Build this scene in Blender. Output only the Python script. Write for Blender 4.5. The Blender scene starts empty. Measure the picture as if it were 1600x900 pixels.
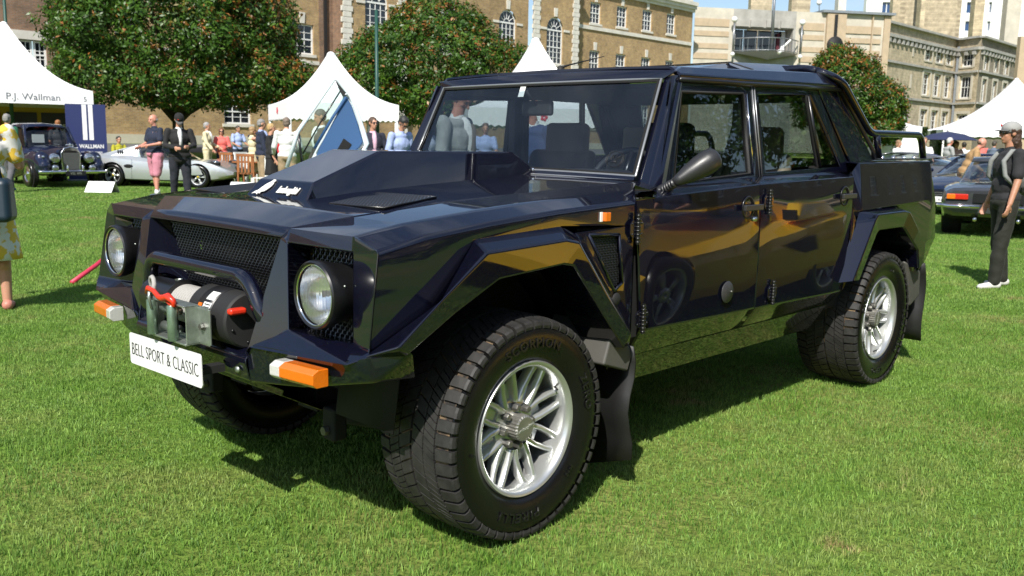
import bpy, bmesh, math, random
import numpy as np
from mathutils import Vector, Matrix, Euler, noise
R = math.radians
rnd = random.Random(7)
scene = bpy.context.scene
col = scene.collection

# ---------------------------------------------------------------- camera
CAM = (-2.2011, -2.9415, 1.3569)
YAW, PITCH, ROLL, FPX = 0.7608, 0.1588, 0.0179, 1415.8
cd = bpy.data.cameras.new('camera'); cam = bpy.data.objects.new('camera', cd); col.objects.link(cam)
_f = Vector((math.cos(YAW)*math.cos(PITCH), math.sin(YAW)*math.cos(PITCH), -math.sin(PITCH)))
_r0 = Vector((math.sin(YAW), -math.cos(YAW), 0)); _u0 = _r0.cross(_f)
_r = _r0*math.cos(ROLL) + _u0*math.sin(ROLL); _u = _u0*math.cos(ROLL) - _r0*math.sin(ROLL)
cam.matrix_world = Matrix(((_r.x, _u.x, -_f.x, CAM[0]), (_r.y, _u.y, -_f.y, CAM[1]), (_r.z, _u.z, -_f.z, CAM[2]), (0, 0, 0, 1)))
cd.sensor_width = 36; cd.lens = 36*FPX/1600; cd.clip_start = .05; cd.clip_end = 2000
cd.dof.use_dof = True; cd.dof.focus_distance = 3.5; cd.dof.aperture_fstop = 7.1
scene.camera = cam

# ---------------------------------------------------------------- world, sun, exposure
SUNDIR = Vector((-.86, -.50, 1.0)).normalized()
elev = math.asin(SUNDIR.z); azi = math.atan2(SUNDIR.x, SUNDIR.y)
w = bpy.data.worlds.new('World'); scene.world = w; w.use_nodes = True
nt = w.node_tree; nt.nodes.clear()
out = nt.nodes.new('ShaderNodeOutputWorld'); bg = nt.nodes.new('ShaderNodeBackground')
sky = nt.nodes.new('ShaderNodeTexSky'); sky.sky_type = 'NISHITA'; sky.sun_disc = False
sky.sun_elevation = elev; sky.sun_rotation = azi; sky.air_density = 1.0; sky.dust_density = .5; sky.ozone_density = 1.5
tc = nt.nodes.new('ShaderNodeTexCoord'); mp = nt.nodes.new('ShaderNodeMapping'); mp.inputs['Scale'].default_value = (1, 1, 2.6)
nz = nt.nodes.new('ShaderNodeTexNoise'); nz.inputs['Scale'].default_value = 2.6; nz.inputs['Detail'].default_value = 9; nz.inputs['Roughness'].default_value = .6
nz.inputs['Distortion'].default_value = .35
cr = nt.nodes.new('ShaderNodeValToRGB'); cr.color_ramp.elements[0].position = .47; cr.color_ramp.elements[1].position = .72
cr.color_ramp.elements[1].color = (.8, .8, .8, 1)
mx = nt.nodes.new('ShaderNodeMixRGB'); mx.inputs[2].default_value = (6.2, 6.6, 7.4, 1)
nt.links.new(tc.outputs['Generated'], mp.inputs[0]); nt.links.new(mp.outputs[0], nz.inputs[0]); nt.links.new(nz.outputs['Fac'], cr.inputs[0])
nt.links.new(cr.outputs[0], mx.inputs[0]); nt.links.new(sky.outputs[0], mx.inputs[1]); nt.links.new(mx.outputs[0], bg.inputs[0])
bg.inputs[1].default_value = .09; nt.links.new(bg.outputs[0], out.inputs[0])
sd = bpy.data.lights.new('sun', 'SUN'); sun = bpy.data.objects.new('sun', sd); col.objects.link(sun)
sd.energy = 4.6; sd.angle = R(.55); sd.color = (1, .955, .88)
sun.rotation_euler = SUNDIR.to_track_quat('Z', 'Y').to_euler(); sun.location = (-20, -12, 25)
scene.view_settings.view_transform = 'Standard'; scene.view_settings.look = 'None'
scene.view_settings.exposure = 0.6; scene.view_settings.gamma = 1
scene.cycles.max_bounces = 9; scene.cycles.transparent_max_bounces = 16; scene.cycles.glossy_bounces = 5
scene.cycles.caustics_reflective = False; scene.cycles.caustics_refractive = False

def spot(px, d, z=0.0, zr=None):
    """a place seen px/1600 across the picture, d metres in front of the camera; zr is the height at which that holds"""
    zr = (z if z > .3 else .9) if zr is None else zr; h = zr-CAM[2]
    dep = d*math.cos(PITCH)-h*math.sin(PITCH); up = d*math.sin(PITCH)+h*math.cos(PITCH)
    lat = ((px-800)/FPX*dep-up*math.sin(ROLL))/math.cos(ROLL)
    return Vector((CAM[0]+d*math.cos(YAW)+lat*_r0.x, CAM[1]+d*math.sin(YAW)+lat*_r0.y, z))
def zpy(py, px, d):
    """height that shows at row py/900 at that place"""
    z = 1.4
    for _ in range(6):
        h = z-CAM[2]; dep = d*math.cos(PITCH)-h*math.sin(PITCH); up = (450-py)/FPX*dep
        z = CAM[2]+(up-d*math.sin(PITCH)+(px-800)/FPX*dep*math.sin(ROLL))/math.cos(PITCH)
    return z
def face_cam(v):   # heading angle that looks to the camera from v
    return math.atan2(CAM[1]-v[1], CAM[0]-v[0])

# ---------------------------------------------------------------- materials
MATS = {}
def nodes_of(name):
    m = bpy.data.materials.new(name); m.use_nodes = True
    n = m.node_tree; b = n.nodes['Principled BSDF']; MATS[name] = m
    return m, n, b
def mat(name, c, rough=.5, metal=0, coat=0, coatr=.03, spec=.5, bump=0, bscale=40, var=0, vscale=6, alpha=None, sheen=0, trans=0, emit=None, ior=None, bdist=.004):
    if name in MATS: return MATS[name]
    m, n, b = nodes_of(name)
    b.inputs['Base Color'].default_value = (*c, 1); b.inputs['Roughness'].default_value = rough
    b.inputs['Metallic'].default_value = metal; b.inputs['Coat Weight'].default_value = coat
    b.inputs['Coat Roughness'].default_value = coatr; b.inputs['Specular IOR Level'].default_value = spec
    b.inputs['Sheen Weight'].default_value = sheen; b.inputs['Transmission Weight'].default_value = trans
    if ior: b.inputs['IOR'].default_value = ior
    if emit:
        b.inputs['Emission Color'].default_value = (*emit[0], 1); b.inputs['Emission Strength'].default_value = emit[1]
    if var or bump:
        t = n.nodes.new('ShaderNodeTexCoord')
    if var:
        z = n.nodes.new('ShaderNodeTexNoise'); z.inputs['Scale'].default_value = vscale; z.inputs['Detail'].default_value = 6; z.inputs['Roughness'].default_value = .65
        n.links.new(t.outputs['Object'], z.inputs[0])
        r = n.nodes.new('ShaderNodeMapRange'); r.inputs[1].default_value = .3; r.inputs[2].default_value = .7
        r.inputs[3].default_value = 1-var; r.inputs[4].default_value = 1+var
        n.links.new(z.outputs['Fac'], r.inputs[0])
        h = n.nodes.new('ShaderNodeHueSaturation'); h.inputs['Color'].default_value = (*c, 1)
        n.links.new(r.outputs[0], h.inputs['Value']); n.links.new(h.outputs[0], b.inputs['Base Color'])
    if bump:
        z2 = n.nodes.new('ShaderNodeTexNoise'); z2.inputs['Scale'].default_value = bscale; z2.inputs['Detail'].default_value = 5
        n.links.new(t.outputs['Object'], z2.inputs[0])
        bp = n.nodes.new('ShaderNodeBump'); bp.inputs['Strength'].default_value = bump; bp.inputs['Distance'].default_value = bdist
        n.links.new(z2.outputs['Fac'], bp.inputs['Height']); n.links.new(bp.outputs[0], b.inputs['Normal'])
    return m
def glassmat(name, tint, refl=1.0, rough=0.0, body=(0, 0, 0), bodyfac=0.0):
    m = bpy.data.materials.new(name); m.use_nodes = True; n = m.node_tree; n.nodes.clear(); MATS[name] = m
    o = n.nodes.new('ShaderNodeOutputMaterial'); t = n.nodes.new('ShaderNodeBsdfTransparent'); g = n.nodes.new('ShaderNodeBsdfGlossy')
    t.inputs[0].default_value = (*tint, 1); g.inputs[0].default_value = (refl, refl, refl, 1); g.inputs['Roughness'].default_value = rough
    fr = n.nodes.new('ShaderNodeLayerWeight'); fr.inputs[0].default_value = .5; mxx = n.nodes.new('ShaderNodeMixShader')
    pw = n.nodes.new('ShaderNodeMath'); pw.operation = 'POWER'; pw.inputs[1].default_value = 4.2; n.links.new(fr.outputs['Facing'], pw.inputs[0])
    ml = n.nodes.new('ShaderNodeMath'); ml.operation = 'MULTIPLY_ADD'; ml.inputs[1].default_value = .9; ml.inputs[2].default_value = .055; ml.use_clamp = True
    n.links.new(pw.outputs[0], ml.inputs[0])
    n.links.new(ml.outputs[0], mxx.inputs[0]); n.links.new(t.outputs[0], mxx.inputs[1]); n.links.new(g.outputs[0], mxx.inputs[2])
    if bodyfac:
        dd = n.nodes.new('ShaderNodeBsdfDiffuse'); dd.inputs[0].default_value = (*body, 1); m2 = n.nodes.new('ShaderNodeMixShader'); m2.inputs[0].default_value = bodyfac
        nn = n.nodes.new('ShaderNodeTexNoise'); nn.inputs['Scale'].default_value = 3.5; nn.inputs['Detail'].default_value = 6
        tcc = n.nodes.new('ShaderNodeTexCoord'); n.links.new(tcc.outputs['Object'], nn.inputs[0])
        mm = n.nodes.new('ShaderNodeMapRange'); mm.inputs[1].default_value = .35; mm.inputs[2].default_value = .7; mm.inputs[3].default_value = bodyfac*.4; mm.inputs[4].default_value = bodyfac*1.6
        n.links.new(nn.outputs['Fac'], mm.inputs[0]); n.links.new(mm.outputs[0], m2.inputs[0])
        n.links.new(mxx.outputs[0], m2.inputs[1]); n.links.new(dd.outputs[0], m2.inputs[2]); n.links.new(m2.outputs[0], o.inputs[0])
    else: n.links.new(mxx.outputs[0], o.inputs[0])
    return m

def paint(name, c, flake=.2, rough=.35, metal=0.0, wav=.0):
    m, n, b = nodes_of(name)
    b.inputs['Base Color'].default_value = (*c, 1); b.inputs['Roughness'].default_value = rough; b.inputs['Metallic'].default_value = metal
    b.inputs['Coat Weight'].default_value = 1; b.inputs['Coat Roughness'].default_value = .012; b.inputs['Coat IOR'].default_value = 1.74
    b.inputs['Specular IOR Level'].default_value = .06
    t = n.nodes.new('ShaderNodeTexCoord')
    v = n.nodes.new('ShaderNodeTexVoronoi'); v.inputs['Scale'].default_value = 420
    n.links.new(t.outputs['Object'], v.inputs[0])
    mixc = n.nodes.new('ShaderNodeMixRGB'); mixc.blend_type = 'ADD'; mixc.inputs[1].default_value = (*c, 1); mixc.inputs[0].default_value = flake
    hs = n.nodes.new('ShaderNodeMixRGB'); hs.blend_type = 'MULTIPLY'; hs.inputs[0].default_value = 1; hs.inputs[2].default_value = (c[0]*3, c[1]*3, c[2]*3, 1)
    n.links.new(v.outputs['Color'], hs.inputs[1]); n.links.new(hs.outputs[0], mixc.inputs[2]); n.links.new(mixc.outputs[0], b.inputs['Base Color'])
    zd = n.nodes.new('ShaderNodeTexNoise'); zd.inputs['Scale'].default_value = 7; zd.inputs['Detail'].default_value = 7; zd.inputs['Roughness'].default_value = .7
    n.links.new(t.outputs['Object'], zd.inputs[0]); dr = n.nodes.new('ShaderNodeMapRange'); dr.inputs[1].default_value = .45; dr.inputs[2].default_value = .8; dr.inputs[3].default_value = .008; dr.inputs[4].default_value = .10
    n.links.new(zd.outputs['Fac'], dr.inputs[0]); n.links.new(dr.outputs[0], b.inputs['Coat Roughness'])      # faint dust and smudges
    # long soft waves of hand finished panels
    z = n.nodes.new('ShaderNodeTexNoise'); z.inputs['Scale'].default_value = 1.5; z.inputs['Detail'].default_value = 0
    n.links.new(t.outputs['Object'], z.inputs[0])
    bp = n.nodes.new('ShaderNodeBump'); bp.inputs['Strength'].default_value = 1; bp.inputs['Distance'].default_value = wav
    n.links.new(z.outputs['Fac'], bp.inputs['Height'])
    if wav: n.links.new(bp.outputs[0], b.inputs['Coat Normal'])
    return m
paint('navy_paint', (.002, .0022, .0065), .35, .4, wav=.0025)
paint('yellow_paint', (.92, .54, .02), .1, .4)
paint('white_blue_paint', (.55, .62, .64), .1, .4)
paint('silver_paint', (.42, .44, .45), .15, .35, .55)
paint('red_paint', (.45, .012, .01), .1, .4)
paint('dark_blue_paint', (.003, .005, .018), .3, .4)
paint('grey_paint', (.085, .088, .092), .2, .35, .3)
paint('dark_grey_paint', (.04, .042, .047), .2, .35, .3)
mat('black_satin', (.008, .008, .009), .32, coat=.3, coatr=.2)
mat('black_matte', (.012, .012, .012), .7)
mat('black_mesh', (.012, .012, .013), .28, metal=.0, coat=.6)
mat('pure_dark', (.004, .004, .004), .9)
mat('tyre_side', (.006, .006, .0062), .26, spec=.4, bump=.12, bscale=90, var=.25)
mat('tyre_letter', (.010, .010, .010), .24)
mat('alloy', (.60, .61, .60), .30, metal=.75, var=.06, vscale=12, coat=.4)
mat('cast_metal', (.34, .33, .30), .45, metal=.8, bump=.3, bscale=120, var=.2)
mat('nut_metal', (.20, .195, .18), .42, metal=.8, var=.25)
mat('chrome', (.8, .8, .8), .08, metal=1)
mat('zinc', (.42, .46, .42), .38, metal=.85, var=.22, vscale=25, bump=.2)
mat('roller_green', (.24, .33, .25), .34, metal=.75, var=.25, vscale=30)
mat('rope', (.36, .35, .33), .7, bump=.6, bscale=400)
mat('red_plastic', (.62, .03, .01), .35, coat=.4)
mat('amber', (.70, .15, .005), .18, coat=1, spec=.6, bump=.35, bscale=150)
mat('clear_lens', (.55, .55, .52), .12, coat=1, bump=.5, bscale=160)
mat('plate_white', (.80, .80, .80), .35, coat=.5)
mat('ink', (.012, .012, .014), .4)
mat('sticker_white', (.72, .74, .70), .5)
mat('seal_grey', (.30, .31, .32), .3, metal=.6)
mat('leather_dark', (.018, .018, .021), .55, bump=.2, bscale=120)
mat('leather_beige', (.42, .33, .24), .55, bump=.2, bscale=90, var=.1)
mat('liner_grey', (.075, .073, .065), .6, var=.1)
mat('underbody', (.006, .006, .006), .75, var=.3)
mat('logo_white', (.80, .79, .74), .4)
glassmat('windscreen_glass', (.74, .80, .84), 1.0, 0.0, (.14, .17, .22), .045)
glassmat('side_glass', (.62, .66, .66), 1.0)
glassmat('clear_glass', (.80, .90, .88), 1.0)
# dark tyre tread with tan dust in the grooves
def tread_mat():
    m, n, b = nodes_of('tyre_tread')
    g = n.nodes.new('ShaderNodeNewGeometry'); t = n.nodes.new('ShaderNodeTexCoord')
    z = n.nodes.new('ShaderNodeTexNoise'); z.inputs['Scale'].default_value = 26; z.inputs['Detail'].default_value = 8
    n.links.new(t.outputs['Object'], z.inputs[0])
    r = n.nodes.new('ShaderNodeValToRGB'); r.color_ramp.elements[0].position = .3; r.color_ramp.elements[1].position = .75
    r.color_ramp.elements[0].color = (.013, .0125, .0125, 1); r.color_ramp.elements[1].color = (.034, .032, .030, 1)
    n.links.new(z.outputs['Fac'], r.inputs[0]); n.links.new(r.outputs[0], b.inputs['Base Color'])
    b.inputs['Roughness'].default_value = .62
    bp = n.nodes.new('ShaderNodeBump'); bp.inputs['Strength'].default_value = .4; bp.inputs['Distance'].default_value = .002
    n.links.new(z.outputs['Fac'], bp.inputs['Height']); n.links.new(bp.outputs[0], b.inputs['Normal'])
    return m
tread_mat()
def groove_mat():
    m, n, b = nodes_of('tyre_groove')
    t = n.nodes.new('ShaderNodeTexCoord')
    z = n.nodes.new('ShaderNodeTexNoise'); z.inputs['Scale'].default_value = 16; z.inputs['Detail'].default_value = 8
    n.links.new(t.outputs['Object'], z.inputs[0])
    r = n.nodes.new('ShaderNodeValToRGB'); r.color_ramp.elements[0].position = .42; r.color_ramp.elements[1].position = .62
    r.color_ramp.elements[0].color = (.014, .013, .012, 1); r.color_ramp.elements[1].color = (.20, .135, .075, 1)
    n.links.new(z.outputs['Fac'], r.inputs[0]); n.links.new(r.outputs[0], b.inputs['Base Color']); b.inputs['Roughness'].default_value = .9
    return m
groove_mat()

# ---------------------------------------------------------------- mesh helpers
class MB:
    def __init__(s): s.v = []; s.f = []; s.c = []
    def add(s, vs, fs):
        o = len(s.v); s.v += [tuple(v) for v in vs]; s.f += [tuple(i+o for i in f) for f in fs]; return s
    def box(s, a, b, M=None):
        x0, y0, z0 = a; x1, y1, z1 = b
        vs = [(x0, y0, z0), (x1, y0, z0), (x1, y1, z0), (x0, y1, z0), (x0, y0, z1), (x1, y0, z1), (x1, y1, z1), (x0, y1, z1)]
        if M is not None: vs = [M @ Vector(v) for v in vs]
        return s.add(vs, [(0, 3, 2, 1), (4, 5, 6, 7), (0, 1, 5, 4), (1, 2, 6, 5), (2, 3, 7, 6), (3, 0, 4, 7)])
    def cbox(s, c, d, rot=None):
        M = Matrix.Translation(c) @ (rot.to_4x4() if rot is not None else Matrix())
        return s.box((-d[0]/2, -d[1]/2, -d[2]/2), (d[0]/2, d[1]/2, d[2]/2), M)
    def prism(s, poly, vec):      # closed outline of 3-D points pushed along vec
        n = len(poly); p = [Vector(q) for q in poly]; v = Vector(vec)
        return s.add([*p, *[q+v for q in p]], [tuple(range(n)), tuple(range(2*n-1, n-1, -1))] + [(i+n, (i+1) % n+n, (i+1) % n, i) for i in range(n)])
    def tube(s, path, r, n=12, caps=True):
        path = [Vector(p) for p in path]; rr = r if isinstance(r, (list, tuple)) else [r]*len(path)
        vs = []; prev = None
        for i, p in enumerate(path):
            d = (path[min(i+1, len(path)-1)]-path[max(i-1, 0)]).normalized()
            if prev is None:
                a = Vector((0, 0, 1)) if abs(d.z) < .9 else Vector((1, 0, 0)); u = d.cross(a).normalized()
            else: u = (prev-d*prev.dot(d)).normalized()
            prev = u; w_ = d.cross(u)
            for k in range(n):
                t = 2*math.pi*k/n; vs.append(p+(u*math.cos(t)+w_*math.sin(t))*rr[i])
        fs = []
        for i in range(len(path)-1):
            for k in range(n): fs.append((i*n+k, i*n+(k+1) % n, (i+1)*n+(k+1) % n, (i+1)*n+k))
        if caps: fs += [tuple(range(n-1, -1, -1)), tuple(range((len(path)-1)*n, len(path)*n))]
        return s.add(vs, fs)
    def lathe(s, prof, n=48, axis='y', c=(0, 0, 0), closed=False):
        # prof: list of (r, a) radius and distance along the axis
        c = Vector(c); vs = []
        for r, a in prof:
            for k in range(n):
                t = 2*math.pi*k/n
                if axis == 'y': vs.append(c+Vector((r*math.cos(t), a, r*math.sin(t))))
                elif axis == 'x': vs.append(c+Vector((a, r*math.cos(t), r*math.sin(t))))
                else: vs.append(c+Vector((r*math.cos(t), r*math.sin(t), a)))
        fs = []; m = len(prof)
        for i in range(m if closed else m-1):
            j = (i+1) % m
            for k in range(n): fs.append((i*n+k, i*n+(k+1) % n, j*n+(k+1) % n, j*n+k))
        return s.add(vs, fs)
    def ball(s, c, r, nu=16, nv=10, rot=None):
        c = Vector(c); r = Vector(r) if not isinstance(r, (int, float)) else Vector((r, r, r))
        vs = [Vector((0, 0, -1))]; 
        for i in range(1, nv):
            ph = -math.pi/2+math.pi*i/nv
            for k in range(nu):
                t = 2*math.pi*k/nu; vs.append(Vector((math.cos(ph)*math.cos(t), math.cos(ph)*math.sin(t), math.sin(ph))))
        vs.append(Vector((0, 0, 1)))
        out_ = []
        for v in vs:
            q = Vector((v.x*r.x, v.y*r.y, v.z*r.z))
            if rot is not None: q = rot @ q
            out_.append(c+q)
        fs = [(0, 1+(k+1) % nu, 1+k) for k in range(nu)]
        for i in range(nv-2):
            for k in range(nu):
                a = 1+i*nu+k; b = 1+i*nu+(k+1) % nu; fs.append((a, b, b+nu, a+nu))
        L = len(vs)-1; base = 1+(nv-2)*nu
        fs += [(L, base+k, base+(k+1) % nu) for k in range(nu)]
        return s.add(out_, fs)
    def cap(s, a, b, ra, rb, n=12):       # tapered limb with round ends
        a = Vector(a); b = Vector(b); s.ball(a, ra, n, 8); s.ball(b, rb, n, 8)
        if (b-a).length > 1e-4: s.tube([a, b], [ra, rb], n)
        return s
    def grid(s, P):                       # P[i][j] points
        n = len(P); m = len(P[0])
        return s.add([q for row in P for q in row], [(i*m+j, i*m+j+1, (i+1)*m+j+1, (i+1)*m+j) for i in range(n-1) for j in range(m-1)])
    def mesh(s, name):
        me = bpy.data.meshes.new(name); me.from_pydata([tuple(v) for v in s.v], [], s.f); me.update(); return me
    def build(s, name, m=None, parent=None, smooth=False, bevel=0, seg=2, solid=0, loc=None, kind=None, fixn=True, angle=None, mesh_name=None, subsurf=0, offset=-1):
        me = s.mesh(name)
        if fixn:
            bm = bmesh.new(); bm.from_mesh(me); bmesh.ops.recalc_face_normals(bm, faces=bm.faces); bm.to_mesh(me); bm.free()
        return link(name, me, m, parent, smooth, bevel, seg, solid, loc, kind, angle, subsurf, offset)
def link(name, me, m=None, parent=None, smooth=False, bevel=0, seg=2, solid=0, loc=None, kind=None, angle=None, subsurf=0, offset=-1):
    o = bpy.data.objects.new(name, me); col.objects.link(o)
    if m is not None:
        for x in (m if isinstance(m, (list, tuple)) else [m]): me.materials.append(MATS[x] if isinstance(x, str) else x)
    if parent is not None: o.parent = parent
    if loc is not None: o.location = loc
    if bevel:
        md = o.modifiers.new('bevel', 'BEVEL'); md.width = bevel; md.segments = seg; md.limit_method = 'ANGLE'; md.angle_limit = R(angle or 18)
        if not solid: md.harden_normals = True
        smooth = True
    if solid:
        md = o.modifiers.new('solid', 'SOLIDIFY'); md.thickness = solid; md.offset = offset
        if bevel: md = o.modifiers.new('normals', 'WEIGHTED_NORMAL'); md.weight = 60
    if subsurf:
        md = o.modifiers.new('sub', 'SUBSURF'); md.levels = subsurf; md.render_levels = subsurf
    if smooth:
        me.polygons.foreach_set('use_smooth', [True]*len(me.polygons))
        if not bevel and angle:
            for e in me.edges: pass
            me.set_sharp_from_angle(angle=R(angle))
    if kind: o['kind'] = kind
    return o
def thing(name, label, cat, loc=(0, 0, 0), rz=0, group=None):
    o = bpy.data.objects.new(name, None); col.objects.link(o); o.location = loc; o.rotation_euler = (0, 0, rz)
    o.empty_display_size = .2
    return tag(o, label, cat, group)
def tag(o, label=None, cat=None, group=None, kind=None):
    if label: o['label'] = label
    if cat: o['category'] = cat
    if group: o['group'] = group
    if kind: o['kind'] = kind
    return o
def copy_tree(o, parent=None):
    c = o.copy(); col.objects.link(c)
    if parent is not None: c.parent = parent
    for ch in list(o.children): copy_tree(ch, c)
    return c
def clone(o, parent=None, loc=None, rot=None, scale=None):
    c = o.copy(); col.objects.link(c)
    if parent is not None: c.parent = parent
    if loc is not None: c.location = loc
    if rot is not None: c.rotation_euler = rot
    if scale is not None: c.scale = scale
    return c
def remesh(mb, name, m, voxel, parent=None, smooth_it=2, loc=None):
    """fuse overlapping closed pieces into one continuous surface"""
    me = mb.mesh('tmp'); o = bpy.data.objects.new('tmp', me); col.objects.link(o)
    md = o.modifiers.new('r', 'REMESH'); md.mode = 'VOXEL'; md.voxel_size = voxel; md.use_smooth_shade = True
    if smooth_it:
        m2 = o.modifiers.new('s', 'SMOOTH'); m2.factor = .5; m2.iterations = smooth_it
    dg = bpy.context.evaluated_depsgraph_get(); ev = o.evaluated_get(dg)
    nm = bpy.data.meshes.new_from_object(ev); nm.name = name
    bpy.data.objects.remove(o); bpy.data.meshes.remove(me)
    nm.materials.clear()
    return link(name, nm, m, parent, smooth=True, loc=loc)
_tx = bpy.data.textures.new('folds', 'CLOUDS'); _tx.noise_scale = .16; _tx.noise_depth = 1
_th = bpy.data.textures.new('strands', 'CLOUDS'); _th.noise_scale = .035; _th.noise_depth = 2
def rumple(o, tex, k):
    md = o.modifiers.new('rumple', 'DISPLACE'); md.texture = tex; md.strength = k; md.mid_level = .5; md.texture_coords = 'GLOBAL'; return o
def text_mesh(s, size=1.0, extrude=.002, bold=0.0, spacing=1.0):
    cu = bpy.data.curves.new('t', 'FONT'); cu.body = s; cu.size = size; cu.extrude = extrude; cu.offset = bold; cu.space_character = spacing; cu.resolution_u = 3
    o = bpy.data.objects.new('t', cu); col.objects.link(o)
    dg = bpy.context.evaluated_depsgraph_get(); me = bpy.data.meshes.new_from_object(o.evaluated_get(dg))
    bpy.data.objects.remove(o); bpy.data.curves.remove(cu)
    return me
def text_on(name, s, M, size, m, parent=None, extrude=.001, bold=0.0, sx=1.0, shear=0.0, spacing=1.0, center=True):
    """flat lettering: mesh x,y,z mapped by matrix M (x right, y up, z out)"""
    me = text_mesh(s, size, extrude, bold, spacing)
    vs = np.empty(len(me.vertices)*3); me.vertices.foreach_get('co', vs); vs = vs.reshape(-1, 3)
    cx = (vs[:, 0].min()+vs[:, 0].max())/2 if center else 0
    vs[:, 0] = (vs[:, 0]-cx)*sx + shear*vs[:, 1]
    Mn = np.array(M); q = vs @ Mn[:3, :3].T + Mn[:3, 3]
    me.vertices.foreach_set('co', q.ravel()); me.update()
    return link(name, me, m, parent)
def frame_M(o, xdir, ydir):
    x = Vector(xdir).normalized(); y = Vector(ydir); y = (y-x*y.dot(x)).normalized(); z = x.cross(y); o = Vector(o)
    return Matrix(((x.x, y.x, z.x, o.x), (x.y, y.y, z.y, o.y), (x.z, y.z, z.z, o.z), (0, 0, 0, 1)))
# ================================================================ the dark blue off-road pickup
car = thing('off_road_pickup', 'large dark navy angular off-road pickup with front winch standing on the lawn', 'off-roader')
PAINT = 'navy_paint'
def both(fn):
    for s in (-1, 1): fn(s)
def my(pts, s):  # written for the near (left) side with negative y
    return [(x, -s*y, z) for x, y, z in pts]
def panel(name, pts, faces, s=-1, m=PAINT, solid=.012, bevel=.007, seg=3, parent=car, angle=12):
    P = [(x, y*(-s), z) for x, y, z in pts]
    b = MB().add(P, faces)
    me = b.mesh(name)
    # faces are oriented so that they look away from the car's core
    bm = bmesh.new(); bm.from_mesh(me); bmesh.ops.recalc_face_normals(bm, faces=bm.faces)
    c = Vector((1.4, 0, .75)); t = sum((f.normal.dot(f.calc_center_median()-c)*f.calc_area() for f in bm.faces))
    if t < 0: bmesh.ops.reverse_faces(bm, faces=bm.faces)
    bm.to_mesh(me); bm.free()
    return link(name, me, m, parent, bevel=bevel, seg=seg, solid=solid, angle=angle)

# ---- front wings with their lamp nacelles
def fender(s):
    A = [(-.626, -.47, 1.079), (-.500, -.637, 1.120), (-.18, -.67, 1.152), (.145, -.70, 1.175), (.689, -.74, 1.203), (.84, -.752, 1.210)]
    B = [(-.640, -.825, 1.082), (-.47, -.835, 1.112), (-.18, -.84, 1.140), (.145, -.84, 1.163), (.569, -.84, 1.180), (.84, -.835, 1.190)]
    C = [(-.618, -.915, 1.045), (-.45, -.925, 1.080), (-.18, -.93, 1.108), (.145, -.93, 1.130), (.568, -.93, 1.150), (.568, -.93, 1.150)]
    # sides down to flare line
    D = [(-.66, -.925, .775), (-.47, -.93, .86), (-.265, -.93, 1.06), (.145, -.93, 1.08), (.568, -.93, 1.06), None]
    E2 = [(-.668, -.915, .745), (-.47, -.915, .815), (-.255, -.915, .97), (.145, -.915, .985), (.30, -.915, .97)]
    pts = A+B+C+[d for d in D if d]
    n = 6; f = []
    for i in range(5): f.append((i, i+1, n+i+1, n+i))
    for i in range(4): f.append((n+i, n+i+1, 2*n+i+1, 2*n+i))
    f.append((n+4, n+5, 2*n+4))
    for i in range(4): f.append((2*n+i, 2*n+i+1, 3*n+i+1, 3*n+i))
    k9 = len(pts); pts += E2
    for i in range(4): f.append((3*n+i, 3*n+i+1, k9+i+1, k9+i)) if i < 3 else f.append((3*n+3, k9+4, k9+3))
    # rear lower part of the wing behind the wheel arch, down to the sill
    k = len(pts)
    pts += [(.568, -.93, .64), (.50, -.93, .67), (.30, -.93, .86), (.225, -.93, 1.05), (.60, -.865, .50), (.52, -.865, .50)]
    # vent opening between (0.29..0.50)
    vo = [(.300, -.93, 1.040), (.478, -.93, 1.030), (.508, -.93, .850), (.462, -.93, .822)]
    k2 = len(pts); pts += vo
    f += [(3*n+4, k2+1, k2, k+3)[::1], (3*n+4, k, k2+2, k2+1), (k, k+1, k2+3, k2+2), (k+1, k+2, k2, k2+3), (k+2, k+3, k2), (k, k+4, k+5, k+1)]
    panel('wing', pts, f, s, solid=.01, bevel=.028, seg=6)
both(fender)

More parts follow.
